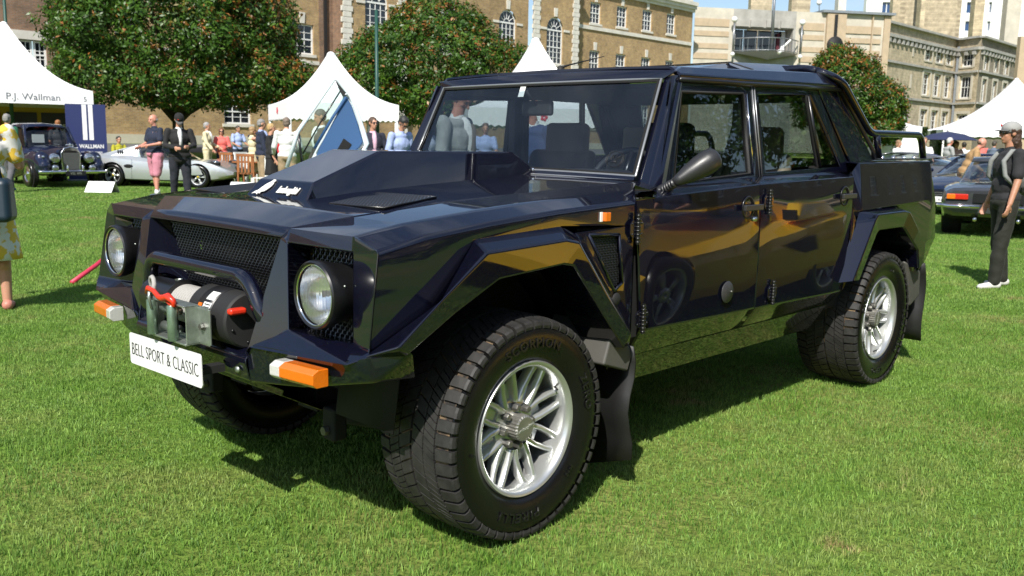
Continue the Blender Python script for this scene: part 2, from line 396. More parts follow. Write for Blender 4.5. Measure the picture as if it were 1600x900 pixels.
def nacelle(s):
    # brow, posts, plinth and inner fin round each lamp
    I = [(-.661, -.508, 1.040), (-.637, -.815, 1.036)]                # brow lower edge inner, outer
    T = [(-.626, -.472, 1.078), (-.642, -.826, 1.083)]                # brow upper
    Mi = [(-.585, -.525, 1.016), (-.585, -.770, 1.012), (-.585, -.742, .752), (-.585, -.475, .757)]  # mesh opening, back
    OC = [(-.624, -.914, 1.046), (-.668, -.926, .770)]                  # outer corner
    PL = [(-.742, -.400, .690), (-.742, -.43, .716), (-.700, -.860, .730), (-.672, -.93, .752)]
    FI = [(-.649, -.458, 1.050), (-.742, -.392, .672)]
    lampin = [(-.628, -.800, .762), (-.690, -.555, .775)]
    pts = I+T+Mi+OC+PL+FI+lampin
    #      0,1 2,3 4-7  8,9  10-13 14,15 16,17
    f = [(0, 1, 3, 2), (0, 4, 5, 1), (1, 5, 6, 16), (1, 16, 9, 8), (3, 1, 8), (16, 6, 7, 17), (17, 7, 4, 0), (16, 17, 12), (12, 17, 11), (9, 16, 12, 13),
         (0, 2, 14), (0, 14, 15, 17), (17, 15, 11), (11, 15, 10)]
    panel('lamp_nacelle', pts, f, s, solid=.006, bevel=.016, seg=5)
    # bumper end under the lamp
    q = [(-.744, -.392, .690), (-.744, -.43, .714), (-.702, -.860, .728), (-.676, -.935, .750),
         (-.735, -.400, .585), (-.700, -.62, .605), (-.650, -.93, .672), (-.560, -.392, .55), (-.50, -.93, .66), (-.56, -.99, .757)]
    panel('bumper_end', q, [(0, 1, 5, 4), (1, 2, 6, 5), (2, 3, 6), (4, 5, 8, 7), (5, 6, 8), (3, 9, 6), (6, 9, 8)], s, solid=.01, bevel=.010, seg=4)
    # inner wall from the fin to the grille
    g = [(-.649, -.456, 1.050), (-.742, -.392, .672), (-.50, -.30, .70), (-.50, -.385, 1.035)]
    panel('grille_cheek', g, [(0, 1, 2, 3)], s, solid=.01, bevel=.003)
both(nacelle)

# ---- lamp meshes: woven wire, every wire has thickness
def wire_mesh(name, c0, u, v, nu, nv, r, inside, m='black_mesh', parent=car, wave=.0016):
    b = MB(); c0 = Vector(c0); u = Vector(u); v = Vector(v); nrm = u.cross(v).normalized()
    def strip(a, d, w_, k, cnt):
        prev = None
        for i in range(cnt+1):
            t = i/cnt; fu, fv = (t, k) if d == 'u' else (k, t)
            if inside(fu, fv):
                p = c0+u*fu+v*fv+nrm*(wave*(1 if (i+w_) % 2 else -1))
                if prev is not None:
                    x = (v if d == 'u' else u).normalized()*r
                    h = nrm*r
                    b.add([prev-x, prev+h, prev+x, p-x, p+h, p+x], [(0, 1, 4, 3), (1, 2, 5, 4)])
                prev = p
            else: prev = None
    for k in range(nv+1): strip(c0, 'u', k, k/nv, nu)
    for k in range(nu+1): strip(c0, 'v', k+1, k/nu, nv)
    return b.build(name, m, parent, smooth=True, fixn=False, kind='stuff')
def quad_inside(q):
    def f(x, y):
        sgn = 0
        for i in range(4):
            x0, y0 = q[i]; x1, y1 = q[(i+1) % 4]; c = (x1-x0)*(y-y0)-(y1-y0)*(x-x0)
            if abs(c) < 1e-9: continue
            if sgn == 0: sgn = 1 if c > 0 else -1
            elif (c > 0) != (sgn > 0): return False
        return True
    return f
def lampmesh(s):
    y0 = -.78; y1 = -.47
    q = [((-.525-y0)/(y1-y0), 1.0), ((-.770-y0)/(y1-y0), 1.0), ((-.742-y0)/(y1-y0), 0.0), ((-.475-y0)/(y1-y0), 0.0)]
    wire_mesh('lamp_mesh', (-.580, y0*-s, .755), (0, (y1-y0)*-s, 0), (0, 0, .26), 25, 21, .0022, quad_inside(q))
    MB().box((-.53, -.80 if s < 0 else .46, .74), (-.52, -.46 if s < 0 else .80, 1.03)).build('mesh_backing', 'pure_dark', car)
both(lampmesh)
# ---- centre grille
wire_mesh('grille_mesh', (-.545, -.40, .74), (0, .80, 0), (-.05, 0, .295), 72, 30, .0021, quad_inside([(0, 1), (1, 1), (.92, 0), (.08, 0)]))
for i in range(9):   # horizontal cooler fins behind the mesh
    z = .76+i*.031
    MB().box((-.50, -.385, z), (-.47, .385, z+.006)).build('grille_slat', 'black_satin', car)
MB().box((-.46, -.42, .58), (-.45, .42, 1.05)).build('radiator', 'pure_dark', car)

def lamp(s):
    c = Vector((-.700, -s*-.698 if s < 0 else .686, .902)); c.y = -.700 if s < 0 else .688
    b = MB(); b.lathe([(.086, .118), (.093, .07), (.102, .035), (.105, .018), (.103, .005), (.098, 0), (.094, .003), (.092, .014), (.098, .016)], 64, 'x', c)
    hl = b.build('headlight', 'black_satin', car, smooth=True, angle=35)
    b = MB(); b.lathe([(.093, .006), (.090, .004), (.0885, .008)], 64, 'x', c); b.build('bezel', 'chrome', hl, smooth=True)
    b = MB(); b.lathe([(.0895, .016), (.075, .010), (.05, .006), (.025, .0045), (.0005, .004)], 48, 'x', c); b.build('lens', 'lamp_glass', hl, smooth=True)
    b = MB(); b.lathe([(.089, .02), (.082, .045), (.065, .07), (.045, .088), (.012, .098), (.0005, .1)], 48, 'x', c); b.build('reflector', 'reflector', hl, smooth=True)
    b = MB(); b.ball(c+Vector((.052, 0, 0)), .011); b.tube([c+Vector((.06, 0, 0)), c+Vector((.098, 0, 0))], .009); b.build('bulb', 'clear_lens', hl, smooth=True)
    for a in (40, 160, 280):
        MB().ball(c+Vector((.05, .098*math.cos(R(a)), .098*math.sin(R(a)))), .004, 8, 6).build('screw', 'zinc', hl, smooth=True)
m, n, b_ = nodes_of('lamp_glass')
b_.inputs['Base Color'].default_value = (.93, .95, .95, 1); b_.inputs['Roughness'].default_value = .03; b_.inputs['Transmission Weight'].default_value = .9; b_.inputs['IOR'].default_value = 1.12
_t = n.nodes.new('ShaderNodeTexCoord'); _w = n.nodes.new('ShaderNodeTexWave'); _w.bands_direction = 'Y'; _w.inputs['Scale'].default_value = 22; _w.inputs['Distortion'].default_value = .6
n.links.new(_t.outputs['Object'], _w.inputs[0]); _b = n.nodes.new('ShaderNodeBump'); _b.inputs['Strength'].default_value = .8; _b.inputs['Distance'].default_value = .003
n.links.new(_w.outputs['Fac'], _b.inputs['Height']); n.links.new(_b.outputs[0], b_.inputs['Normal'])
mat('reflector', (.86, .87, .85), .16, metal=1, bump=.25, bscale=30)
both(lamp)

def indicator(s):
    o = Vector((-.735, 0, .668)); ya, yb, yc = (-.575, -.62, -.775) if s < 0 else (.575, .62, .775)
    xo = lambda y: -.748+.10*(abs(y)-.575)
    def lens(y0, y1, m, nm, par):
        b = MB(); pr = []
        for y in (y0, y1):
            x = xo(y)
            pr.append([(x+.03, y, .695), (x-.006, y, .695), (x-.026, y, .683), (x-.026, y, .652), (x-.012, y, .640), (x+.03, y, .640)])
        vs = pr[0]+pr[1]; f = [(i, (i+1) % 6, (i+1) % 6+6, i+6) for i in range(6)]+[(5, 4, 3, 2, 1, 0), (6, 7, 8, 9, 10, 11)]
        return b.add(vs, f).build(nm, m, par, bevel=.003)
    i = lens(yb, yc, 'amber', 'indicator', car)
    lens(ya, yb-(.001 if s > 0 else -.001), 'clear_lens', 'side_lens', i)
    MB().ball((xo(yc)-.02, yc+(.006 if s < 0 else -.006), .650), .004, 8, 6).build('screw', 'chrome', i, smooth=True)
both(indicator)
def repeater(s):
    y = -.93 if s < 0 else .93; d = -1 if s < 0 else 1
    r = MB().box((.360, min(y, y+d*.006), 1.083), (.372, max(y, y+d*.006), 1.118)).build('side_repeater', 'sticker_white', car, bevel=.001)
    MB().box((.373, min(y, y+d*.02), 1.084), (.402, max(y, y+d*.02), 1.117)).build('repeater_lens', 'amber', r, bevel=.003)
both(repeater)

# ---- bumper centre, plate, skid plates
panel('bumper_bar', [(-.744, -.392, .672), (-.744, .392, .672), (-.700, -.392, .690), (-.700, .392, .690), (-.55, -.392, .688), (-.55, .392, .688),
      (-.752, -.392, .655), (-.752, .392, .655), (-.735, -.392, .585), (-.735, .392, .585), (-.60, -.392, .565), (-.60, .392, .565)],
      [(0, 1, 3, 2), (2, 3, 5, 4), (0, 6, 7, 1), (6, 8, 9, 7), (8, 10, 11, 9)], -1, solid=.008, bevel=.012, seg=4)
panel('skid_plate', [(-.70, -.37, .580), (-.70, .37, .580), (-.60, -.37, .525), (-.60, .37, .525), (-.60, -.36, .505), (-.60, .36, .505), (-.40, -.36, .40), (-.40, .36, .40), (.2, -.36, .36), (.2, .36, .36)],
      [(0, 1, 3, 2), (2, 3, 5, 4), (4, 5, 7, 6), (6, 7, 9, 8)], -1, solid=.006, bevel=.003)
pl = MB()
def rr(y0, y1, z0, z1, r, x, n=5):
    o = []
    for cy, cz, a0 in ((y1-r, z1-r, 0), (y0+r, z1-r, 90), (y0+r, z0+r, 180), (y1-r, z0+r, 270)):
        for i in range(n+1):
            a = R(a0+90*i/n); o.append((x, cy+r*math.cos(a), cz+r*math.sin(a)))
    return o
plate_c = Vector((-.85, -.037, .616))
Mpl = Matrix.Translation(plate_c) @ Matrix.Rotation(R(-1.0), 4, 'X')
plo = [Mpl @ Vector((0, y, z)) for _, y, z in rr(-.262, .262, -.0555, .0555, .012, 0)]
pl.prism(plo, (.003, 0, 0))
plate = pl.build('number_plate', 'plate_white', car)
text_on('plate_lettering', 'BELL SPORT & CLASSIC', Mpl @ frame_M((-.0012, 0, -.021), (0, -1, 0), (0, 0, 1)), .064, 'ink', plate, extrude=.0006, bold=-.0012, sx=.735, spacing=1.02)
for y in (.2, -.25): MB().box((-.847, y-.02, .60), (-.752, y+.02, .625)).build('plate_bracket', 'black_matte', car)
MB().lathe([(.0005, -.006), (.009, -.005), (.011, 0)], 14, 'x', (-.750, -.345, .620)).build('bumper_bolt', 'zinc', car, smooth=True)

# ---- bull bar
def arc_path(pts, r, n=6):
    P = [Vector(p) for p in pts]; o = [P[0]]
    for i in range(1, len(P)-1):
        a = (P[i-1]-P[i]); b = (P[i+1]-P[i]); k = min(r, a.length*.49, b.length*.49)
        p0 = P[i]+a.normalized()*k; p1 = P[i]+b.normalized()*k
        for j in range(n+1):
            t = j/n; o.append((p0*(1-t)+P[i]*t)*(1-t)+(P[i]*(1-t)+p1*t)*t)
    o.append(P[-1]); return o
MB().tube(arc_path([(-.62, .385, .70), (-.70, .375, .80), (-.70, .345, .915), (-.70, -.345, .915), (-.70, -.42, .80), (-.66, -.43, .72)], .09, 8), .0265, 20).build('bull_bar', PAINT, car, smooth=True)

# ---- winch
wz = .772; wx = -.695
b = MB(); b.lathe([(.0005, .335), (.062, .335), (.070, .325), (.072, .20), (.072, .12), (.078, .115), (.078, .105)], 40, 'y', (wx, 0, wz)); win = b.build('winch', 'black_satin', car, smooth=True, angle=30)
b = MB(); 
for k in range(12):
    y = .095-k*.0155
    b.lathe([(.060+.0075*math.cos(t), y+.0075*math.sin(t)) for t in [i*math.pi/4 for i in range(8)]], 40, 'y', (wx, 0, wz), closed=True)
b.build('winch_rope', 'rope', win, smooth=True)
b = MB(); b.lathe([(.05, -.085), (.088, -.085), (.092, -.090), (.092, -.33), (.086, -.338), (.0005, -.340)], 48, 'y', (wx, 0, wz)); b.build('gearbox', 'black_matte', win, smooth=True, angle=30)
b = MB(); b.lathe([(.0925, -.150), (.0932, -.150), (.0932, -.245), (.0925, -.245)], 48, 'y', (wx, 0, wz)); b.build('label_band', 'ink', win, smooth=True)
def arcpatch(y0, y1, a0, a1, r, nm, m):
    b = MB(); P = []
    for i in range(9):
        a = R(a0+(a1-a0)*i/8); P.append([(wx-r*math.cos(a), y, wz+r*math.sin(a)) for y in (y0, y1)])
    b.grid(P).build(nm, m, win, smooth=True)
arcpatch(-.155, -.18, 12, 30, .0938, 'orange_dot', 'amber')
arcpatch(-.187, -.236, 6, 34, .0938, 'print_panel', 'sticker_white')
arcpatch(-.187, -.236, 40, 62, .0938, 'print_panel', 'sticker_white')
for a0 in (10, 16, 22, 28): arcpatch(-.193, -.230, a0, a0+2.4, .0941, 'print_line', 'ink')
b = MB(); b.box((wx-.088, -.372, wz+.030), (wx-.028, -.342, wz+.052)); b.build('clutch_lever', 'red_plastic', win, bevel=.009)
for a in (20, 80, 140, 200, 260, 320): MB().ball((wx+.07*math.cos(R(a)), -.341, wz+.07*math.sin(R(a))), .005, 8, 6).build('gear_screw', 'black_satin', win, smooth=True)
b = MB(); b.lathe([(.0005, .0), (.012, 0), (.014, .008)], 16, 'z', (wx, .15, wz+.072)); b.build('filler_cap', 'zinc', win, smooth=True)
for y in (.10, -.088): MB().lathe([(.03, y-.003), (.083, y-.003), (.083, y+.003), (.03, y+.003)], 40, 'y', (wx, 0, wz), closed=True).build('drum_flange', 'black_satin', win, smooth=True, angle=30)
# fairlead
fx = -.815
fl = MB(); fl.box((fx, -.29, .695), (fx+.006, .025, .712)); fl.box((fx, -.29, .808), (fx+.006, .025, .82))
fl.box((fx-.045, -.228, .696), (fx, -.222, .822)); fl.box((fx-.002, -.30, .70), (fx+.004, -.222, .815)); fl.box((fx-.05, .018, .696), (fx, .024, .822))
fl.box((fx-.052, -.228, .694), (fx, .024, .700)); fl.box((fx-.052, -.228, .818), (fx, .024, .824))
fair = fl.build('fairlead', 'zinc', car, bevel=.0015)
for y in (-.003, -.150): MB().lathe([(.0005, .700), (.016, .700), (.0175, .703), (.0175, .815), (.016, .818), (.0005, .818)], 20, 'z', (fx-.052, y, 0)).build('roller', 'roller_green', fair, smooth=True, angle=30)
for z in (.728, .790): MB().lathe([(.0005, -.13), (.015, -.13), (.0155, -.02), (.0005, -.02)], 20, 'y', (fx-.02, 0, z)).build('roller', 'zinc', fair, smooth=True)
for y, z in ((-.19, .735), (-.19, .785), (-.262, .757)):
    MB().lathe([(.0005, -.016), (.011, -.016), (.011, -.006), (.014, -.005), (.014, 0)], 6, 'x', (fx-.001, y, z)).build('bolt', 'nut_metal', fair)
# rope eye and hook
b = MB(); ey = [(fx-.055+.004*i, .022-.034*math.cos(t), .855+.034*math.sin(t)) for i, t in enumerate([R(-70+i*32) for i in range(10)])]
b.tube(ey+[(fx-.03, -.005, .82)], .0075, 10); b.build('rope_eye', 'rope', win, smooth=True)
b = MB(); b.tube([(fx-.062, .012, .840), (fx-.065, -.01, .858), (fx-.062, -.045, .852), (fx-.060, -.075, .835), (fx-.062, -.11, .836), (fx-.062, -.145, .846), (fx-.060, -.175, .835), (fx-.055, -.178, .822), (fx-.055, -.15, .820), (fx-.058, -.12, .828)], [.006, .009, .008, .009, .012, .013, .010, .008, .007, .004], 12); b.build('hook', 'red_plastic', win, smooth=True)
b = MB(); b.tube([(fx-.062, -.01, .853), (fx-.064, -.012, .825), (fx-.062, -.02, .790)], [.005, .006, .004], 8); b.build('safety_latch', 'zinc', win, smooth=True)
b = MB(); b.box((fx-.05, -.10, .826), (fx-.02, -.04, .832)); b.build('warning_tag', mat('tag_yellow', (.75, .5, .03), .5), win)

# ---- bonnet
Aedge = [(-.626, -.465, 1.081), (-.500, -.631, 1.123), (-.18, -.664, 1.155), (.145, -.694, 1.178), (.689, -.734, 1.206), (.80, -.742, 1.208)]
def hood():
    pts = []; f = []
    low = (-.649, 1.053); cre = (-.628, 1.080)
    rows = [(-.649, .455, 1.053), (-.628, .466, 1.080), (-.500, .631, 1.123), (-.18, .664, 1.1545), (.145, .694, 1.175), (.689, .734, 1.204), (.80, .742, 1.209)]
    ycols = [-1, -.72, -.42, 0, .42, .72, 1]
    for x, h, z in rows:
        for k, c in enumerate(ycols):
            zz = z+(.012*(1-c*c) if x > -.55 else .004*(1-c*c)); pts.append((x, h*c, zz))
    n = len(ycols)
    for i in range(len(rows)-1):
        for k in range(n-1): f.append((i*n+k, i*n+k+1, (i+1)*n+k+1, (i+1)*n+k))
    panel('bonnet', pts, f, -1, solid=.012, bevel=.010, seg=4, angle=8)
    # return lip
    MB().add([(-.649, -.455, 1.052), (-.649, .455, 1.052), (-.60, .44, 1.045), (-.60, -.44, 1.045)], [(0, 1, 2, 3)]).build('bonnet_lip', 'black_satin', car, solid=.004)
hood()
def hoodz(x, y=.2): return np.interp(x, [-.5, -.18, .145, .689, .8], [1.123, 1.1545, 1.175, 1.204, 1.209])+.010
# raised scoop
sc = [(-.388, .205, hoodz(-.388)), (-.339, .182, 1.204), (-.024, .158, 1.318), (.712, .158, 1.319), (.875, .185, hoodz(.8)-.004)]
P = []
for x, y, z in sc: P += [(x, -y, z), (x, y, z)]
for x in (-.339, -.024, .66): yb_ = .205-.018*(x+.388)/1.2; P += [(x, -yb_, hoodz(x)-.004), (x, yb_, hoodz(x)-.004)]
P[0] = (P[0][0], P[0][1], P[0][2]-.004); P[1] = (P[1][0], P[1][1], P[1][2]-.004)
F = [(0, 1, 3, 2), (2, 3, 5, 4), (4, 5, 7, 6), (6, 7, 9, 8), (0, 2, 10), (1, 3, 11), (2, 4, 12, 10), (3, 5, 13, 11), (4, 6, 14, 12), (5, 7, 15, 13), (6, 8, 14), (7, 9, 15)]
panel('bonnet_bulge', P, F, -1, solid=.006, bevel=.009, seg=4, angle=17)
# flange crease at the foot of the bulge
# badges on the bulge front
fa = Vector((-.388, 0, hoodz(-.388))); fb = Vector((-.339, 0, 1.204)); up = (fb-fa).normalized(); nrm = Vector((-up.z, 0, up.x))
Mb = frame_M(fa+nrm*.0035, (0, -1, 0), up)
emb = [(385, 340), (405, 340), (411, 352), (402, 360), (408, 372), (404, 395), (395, 412), (384, 428), (372, 440), (352, 444), (348, 460), (338, 452), (330, 468), (318, 456), (300, 460), (285, 466), (300, 443), (318, 432), (332, 405), (350, 378), (372, 360), (380, 352)]
emb = [((x-228)/(740-228), (470-y)/(470-343)) for x, y in emb]
def scoop_pt(u, v, h=0):  # u 0..1 across from the far side, v 0..1 up
    wdt = .205-(.205-.182)*v
    return fa+Vector((0, wdt-2*wdt*u, 0))+up*((fb-fa).length*v)+nrm*(.002+h)
MB().prism([scoop_pt(u, v*.93+.02) for u, v in emb], nrm*.003).build('bull_emblem', 'logo_white', car)
text_on('maker_script', 'lamborghini', frame_M(scoop_pt(.655, .26, .001), (0, -1, 0), up), .041, 'logo_white', car, extrude=.0015, bold=.0016, sx=.80, shear=.25, spacing=.86)
# bonnet vents of woven mesh
def vent(s):
    q = [(-.392, -.353), (-.374, -.627), (-.104, -.575), (-.113, -.262)]
    if s > 0: q = [(x, -y) for x, y in q]
    b = MB(); b.prism([(x, y, hoodz(x)-.007) for x, y in q], (0, 0, .003)).build('bonnet_vent', 'pure_dark', car)
    x0, x1 = -.392, -.104; y0, y1 = (-.627, -.262) if s < 0 else (.262, .627)
    qq = [((x-x0)/(x1-x0), (y-y0)/(y1-y0)) for x, y in q]
    wire_mesh('vent_mesh', (x0, y0, hoodz(x0)-.001), (x1-x0, 0, hoodz(x1)-hoodz(x0)), (0, y1-y0, 0), 34, 42, .0016, quad_inside(qq), wave=.001)
    b = MB(); n = 4
    for i in range(4):
        a = q[i]; c = q[(i+1) % 4]; b.tube([(a[0], a[1], hoodz(a[0])-.002), (c[0], c[1], hoodz(c[0])-.002)], .003, 8)
    b.build('vent_frame', 'black_satin', car, smooth=True)
both(vent)

# ---- flares
def flare(s):
    B = [(-.685, -.925, .752), (-.415, -.930, .86), (-.258, -.930, 1.060), (.145, -.930, 1.078), (.268, -.930, 1.036), (.46, -.930, .80), (.57, -.930, .60)]
    C = [(-.621, -1.0, .782), (-.455, -1.0, .905), (-.272, -1.0, 1.026), (.10, -1.0, 1.042), (.165, -1.0, 1.030), (.36, -1.0, .80), (.487, -1.0, .668)]
    O = [(-.575, -.990, .752), (-.39, -.990, .850), (-.203, -.990, .935), (.10, -.990, .955), (.155, -.990, .945), (.325, -.990, .755), (.460, -.985, .620)]
    N = [(-.555, -.80, .752), (-.38, -.80, .850), (-.203, -.80, .935), (.10, -.80, .955), (.155, -.80, .945), (.325, -.80, .755), (.46, -.80, .60)]
    pts = B+C+O+N; n = 7; f = []
    for r_ in range(3):
        for i in range(n-1): f.append((r_*n+i, r_*n+i+1, (r_+1)*n+i+1, (r_+1)*n+i))
    f.append((6, 13, 20)); f.append((0, 14, 7))
    panel('front_flare', pts, f, s, solid=.006, bevel=.009, seg=4)
    MB().lathe([(.0005, -.006), (.020, -.005), (.024, 0)], 20, 'y', (.425, -.968*-s if s > 0 else -.968, .80)).build('flare_plug', 'black_matte', car, smooth=True)
    B = [(2.40, -.93, .66), (2.55, -.93, .97), (2.585, -.93, 1.030), (3.09, -.93, 1.036), (3.20, -.93, .99), (3.50, -.93, .72), (3.53, -.93, .62)]
    C = [(2.431, -1.0, .676), (2.66, -1.0, .985), (2.693, -1.0, 1.012), (3.08, -1.0, 1.014), (3.15, -1.0, 1.006), (3.44, -1.0, .80), (3.46, -.99, .69)]
    O = [(2.531, -.99, .67), (2.71, -.99, .90), (2.745, -.99, .921), (3.05, -.99, .921), (3.10, -.99, .915), (3.34, -.99, .77), (3.383, -.99, .66)]
    N = [(x, -.80, z) for x, y, z in O]
    pts = B+C+O+N; f = []
    for r_ in range(3):
        for i in range(n-1): f.append((r_*n+i, r_*n+i+1, (r_+1)*n+i+1, (r_+1)*n+i))
    panel('rear_flare', pts, f, s, solid=.006, bevel=.009, seg=4)
both(flare)

# ---- doors: each a creased skin with window frame, glass, handle, hinges
SH = lambda x: np.interp(x, [.573, 1.53, 2.50], [1.157, 1.196, 1.214])       # shoulder crease height
CR = lambda x: np.interp(x, [.573, 1.6, 2.6], [.648, .628, .608])
WB = lambda x: SH(x)+.022
def side_y(z): return -.815+(z-1.2)*.15
def door_skin(name, x0t, x1t, x0b, x1b, s, xs_top0=None):
    # front edge x0t (top) .. x0b (bottom) ; rear edge x1t..x1b
    nx = 9; pts = []; f = []
    for i in range(nx):
        t = i/(nx-1); xt = x0t+(x1t-x0t)*t; xb = x0b+(x1b-x0b)*t; xm = (xt+xb)/2
        bow = .004*math.sin(math.pi*t)
        pts += [(xt if t > 0 or xs_top0 is None else xs_top0, -.822, WB(xt)), (xt, -.930, SH(xt)), (xt*.8+xb*.2, -.937-bow, 1.03), (xm, -.938-bow, .85), (xb, -.930, CR(xb)), (xb, -.868, .535)]
    n = 6
    for i in range(nx-1):
        for k in range(n-1): f.append((i*n+k, i*n+k+1, (i+1)*n+k+1, (i+1)*n+k))
    return panel(name, pts, f, s, solid=.02, bevel=.006, angle=15)
def ring(outer, inner, s, nm, m, parent, thick=.03, bevel=.004):
    # window frame between two loops on the sloping side plane
    n = len(outer)
    P = [(x, side_y(z), z) for x, z in outer]+[(x, side_y(z), z) for x, z in inner]
    f = [(i, (i+1) % n, (i+1) % n+n, i+n) for i in range(n)]
    b = MB().add([(x, y*-s, z) for x, y, z in P], f); me = b.mesh(nm)
    bm = bmesh.new(); bm.from_mesh(me); bmesh.ops.recalc_face_normals(bm, faces=bm.faces)
    if sum(fc.normal.y for fc in bm.faces)*s < 0: bmesh.ops.reverse_faces(bm, faces=bm.faces)
    bm.to_mesh(me); bm.free()
    return link(nm, me, m, parent, bevel=bevel, solid=thick, angle=30)
def pane(loop, s, nm, parent, inset=.012, m='side_glass'):
    P = [(x, (side_y(z)+inset)*-s, z) for x, z in loop]; b = MB(); b.prism(P, (0, .004*s*-1, 0)); return b.build(nm, m, parent)
def bead(loop, s, nm, m, parent, r=.004, out_=.002, closed=True):
    P = [(x, (side_y(z)-out_)*-s, z) for x, z in loop]
    if closed: P = P+[P[0]]
    b = MB()
    for i in range(len(P)-1): b.tube([P[i], P[i+1]], r, 6)
    return b.build(nm, m, parent, smooth=True)
def hinge(s, x, z, par):
    y = -.938*-s if s > 0 else -.938; d = -1 if s < 0 else 1
    h = MB(); h.tube([(x, y+d*.010, z-.058), (x, y+d*.010, z+.058)], .0085, 12); h = h.build('hinge', 'black_satin', par, smooth=True, angle=40)
    for k in range(8):
        MB().lathe([(.0085, -.003), (.0105, -.002), (.0105, .002), (.0085, .003)], 12, 'z', (x, y+d*.010, z-.05+k*.0143)).build('knuckle', 'black_satin', h, smooth=True)
    for sd_ in (-1, 1):
        oc = [(x+sd_*(.006+.036*c), y+d*.001, z+.034*q) for c, q in ((0, .9), (.55, 1), (1, .55), (1, -.55), (.55, -1), (0, -.9))]
        MB().prism(oc, (0, d*.004, 0)).build('hinge_leaf', PAINT, h, bevel=.001)
        for q in (-1, 1): MB().ball((x+sd_*.030, y+d*.005, z+q*.020), .004, 8, 6).build('rivet', 'black_satin', h, smooth=True)
def handle(s, x, z, par, rear=False):
    y = -.936*-s if s > 0 else -.936; d = -1 if s < 0 else 1
    MB().lathe([(.052, 0), (.050, .004), (.042, .003), (.035, -.012), (.0005, -.016)], 32, 'y', (0, 0, 0)).build('handle_recess', 'black_satin', par, smooth=True, loc=(x-.065, y+(0 if d < 0 else 0), z)).scale = (1, d, 1)
    b = MB(); b.box((x-.135, min(y+d*.014, y+d*.030), z-.012), (x+.022, max(y+d*.014, y+d*.030), z+.014)); b.box((x-.005, min(y, y+d*.028), z-.012), (x+.02, max(y, y+d*.028), z+.012))
    b.build('door_handle', 'handle_black', par, bevel=.004)
    if not rear:
        MB().lathe([(.0005, -.014), (.010, -.013), (.012, 0)], 18, 'y', (0, 0, 0)).build('lock', 'chrome', par, smooth=True, loc=(x-.012, y, z-.052)).scale = (1, -d, 1)
mat('handle_black', (.03, .03, .032), .38, coat=.2)
def doors(s):
    d1 = door_skin('front_door', .578, 1.502, .645, 1.520, s, .86)
    W1 = [(1.105, 1.588), (1.628, 1.607), (1.640, 1.232), (.985, 1.196)]
    F1 = [(1.065, 1.648), (1.700, 1.668), (1.715, 1.212), (.875, 1.175)]
    ring(F1, W1, s, 'window_frame', PAINT, d1, .022, .006)
    I1 = [(W1[0][0]+.010, W1[0][1]-.010), (W1[1][0]-.008, W1[1][1]-.010), (W1[2][0]-.008, W1[2][1]+.010), (W1[3][0]+.016, W1[3][1]+.010)]
    ring(W1, I1, s, 'window_rubber', 'black_matte', d1, .02, .002)
    pane(I1, s, 'window_glass', d1)
    bead([(1.645, 1.60), (1.655, 1.235)], s, 'chrome_strip', 'chrome', d1, .004, .003, False)
    bead([(1.700, 1.650), (1.712, 1.215)], s, 'edge_strip', 'seal_grey', d1, .0035, .002, False)
    hinge(s, .572, 1.048, d1); hinge(s, .628, .698, d1); handle(s, 1.468, 1.094, d1)
    MB().lathe([(.048, 0), (.046, -.003), (.0005, -.004)], 32, 'y', (0, 0, 0)).build('filler_cover', 'dull_cap', d1, smooth=True, loc=(1.251, -.944*-s if s > 0 else -.944, .735)).scale = (1, 1 if s < 0 else -1, 1)
    MB().ball((1.278, -.948 if s < 0 else .948, .735), .005, 8, 6).build('cap_screw', 'nut_metal', d1, smooth=True)
    d2 = door_skin('rear_door', 1.514, 2.500, 1.530, 2.430, s, None)
    F2 = [(1.712, 1.668), (2.36, 1.690), (2.74, 1.232), (1.724, 1.214)]
    G2 = [(1.760, 1.607), (2.310, 1.628), (2.625, 1.262), (1.775, 1.240)]
    ring(F2, G2, s, 'window_frame', PAINT, d2, .022, .006)
    M2 = [(1.772, 1.600), (2.255, 1.617), (2.335, 1.268), (1.787, 1.250)]; Q2 = [(2.295, 1.612), (2.318, 1.612), (2.608, 1.272), (2.375, 1.268)]
    pane(M2, s, 'window_glass', d2); pane(Q2, s, 'quarter_glass', d2)
    ring([(2.255, 1.625), (2.297, 1.625), (2.377, 1.262), (2.335, 1.262)], [(2.262, 1.615), (2.290, 1.615), (2.368, 1.272), (2.342, 1.272)], s, 'divider_bar', 'black_satin', d2, .015, .002)
    bead([(2.276, 1.62), (2.356, 1.262)], s, 'divider_strip', 'black_satin', d2, .010, .001, False)
    bead([(1.722, 1.665), (1.735, 1.216)], s, 'edge_strip', 'seal_grey', d2, .0035, .002, False)
    hinge(s, 1.575, 1.115, d2); hinge(s, 1.660, .690, d2); handle(s, 2.455, 1.115, d2, True)
    # sill below the doors
    panel('sill', [(.60, -.866, .529), (2.42, -.866, .529), (.62, -.80, .405), (2.36, -.80, .395), (.66, -.62, .385), (2.34, -.62, .385)], [(0, 1, 3, 2), (2, 3, 5, 4)], s, solid=.02, bevel=.005)
    # dark jamb behind the door gaps
    panel('door_jamb', [(.55, -.905, 1.14), (2.52, -.905, 1.19), (.55, -.905, .62), (2.52, -.905, .60), (.6, -.84, .50), (2.42, -.84, .50)], [(0, 1, 3, 2), (2, 3, 5, 4)], s, m='pure_dark', solid=.006, bevel=0)
mat('dull_cap', (.035, .035, .038), .45, bump=.3, bscale=200)
both(doors)
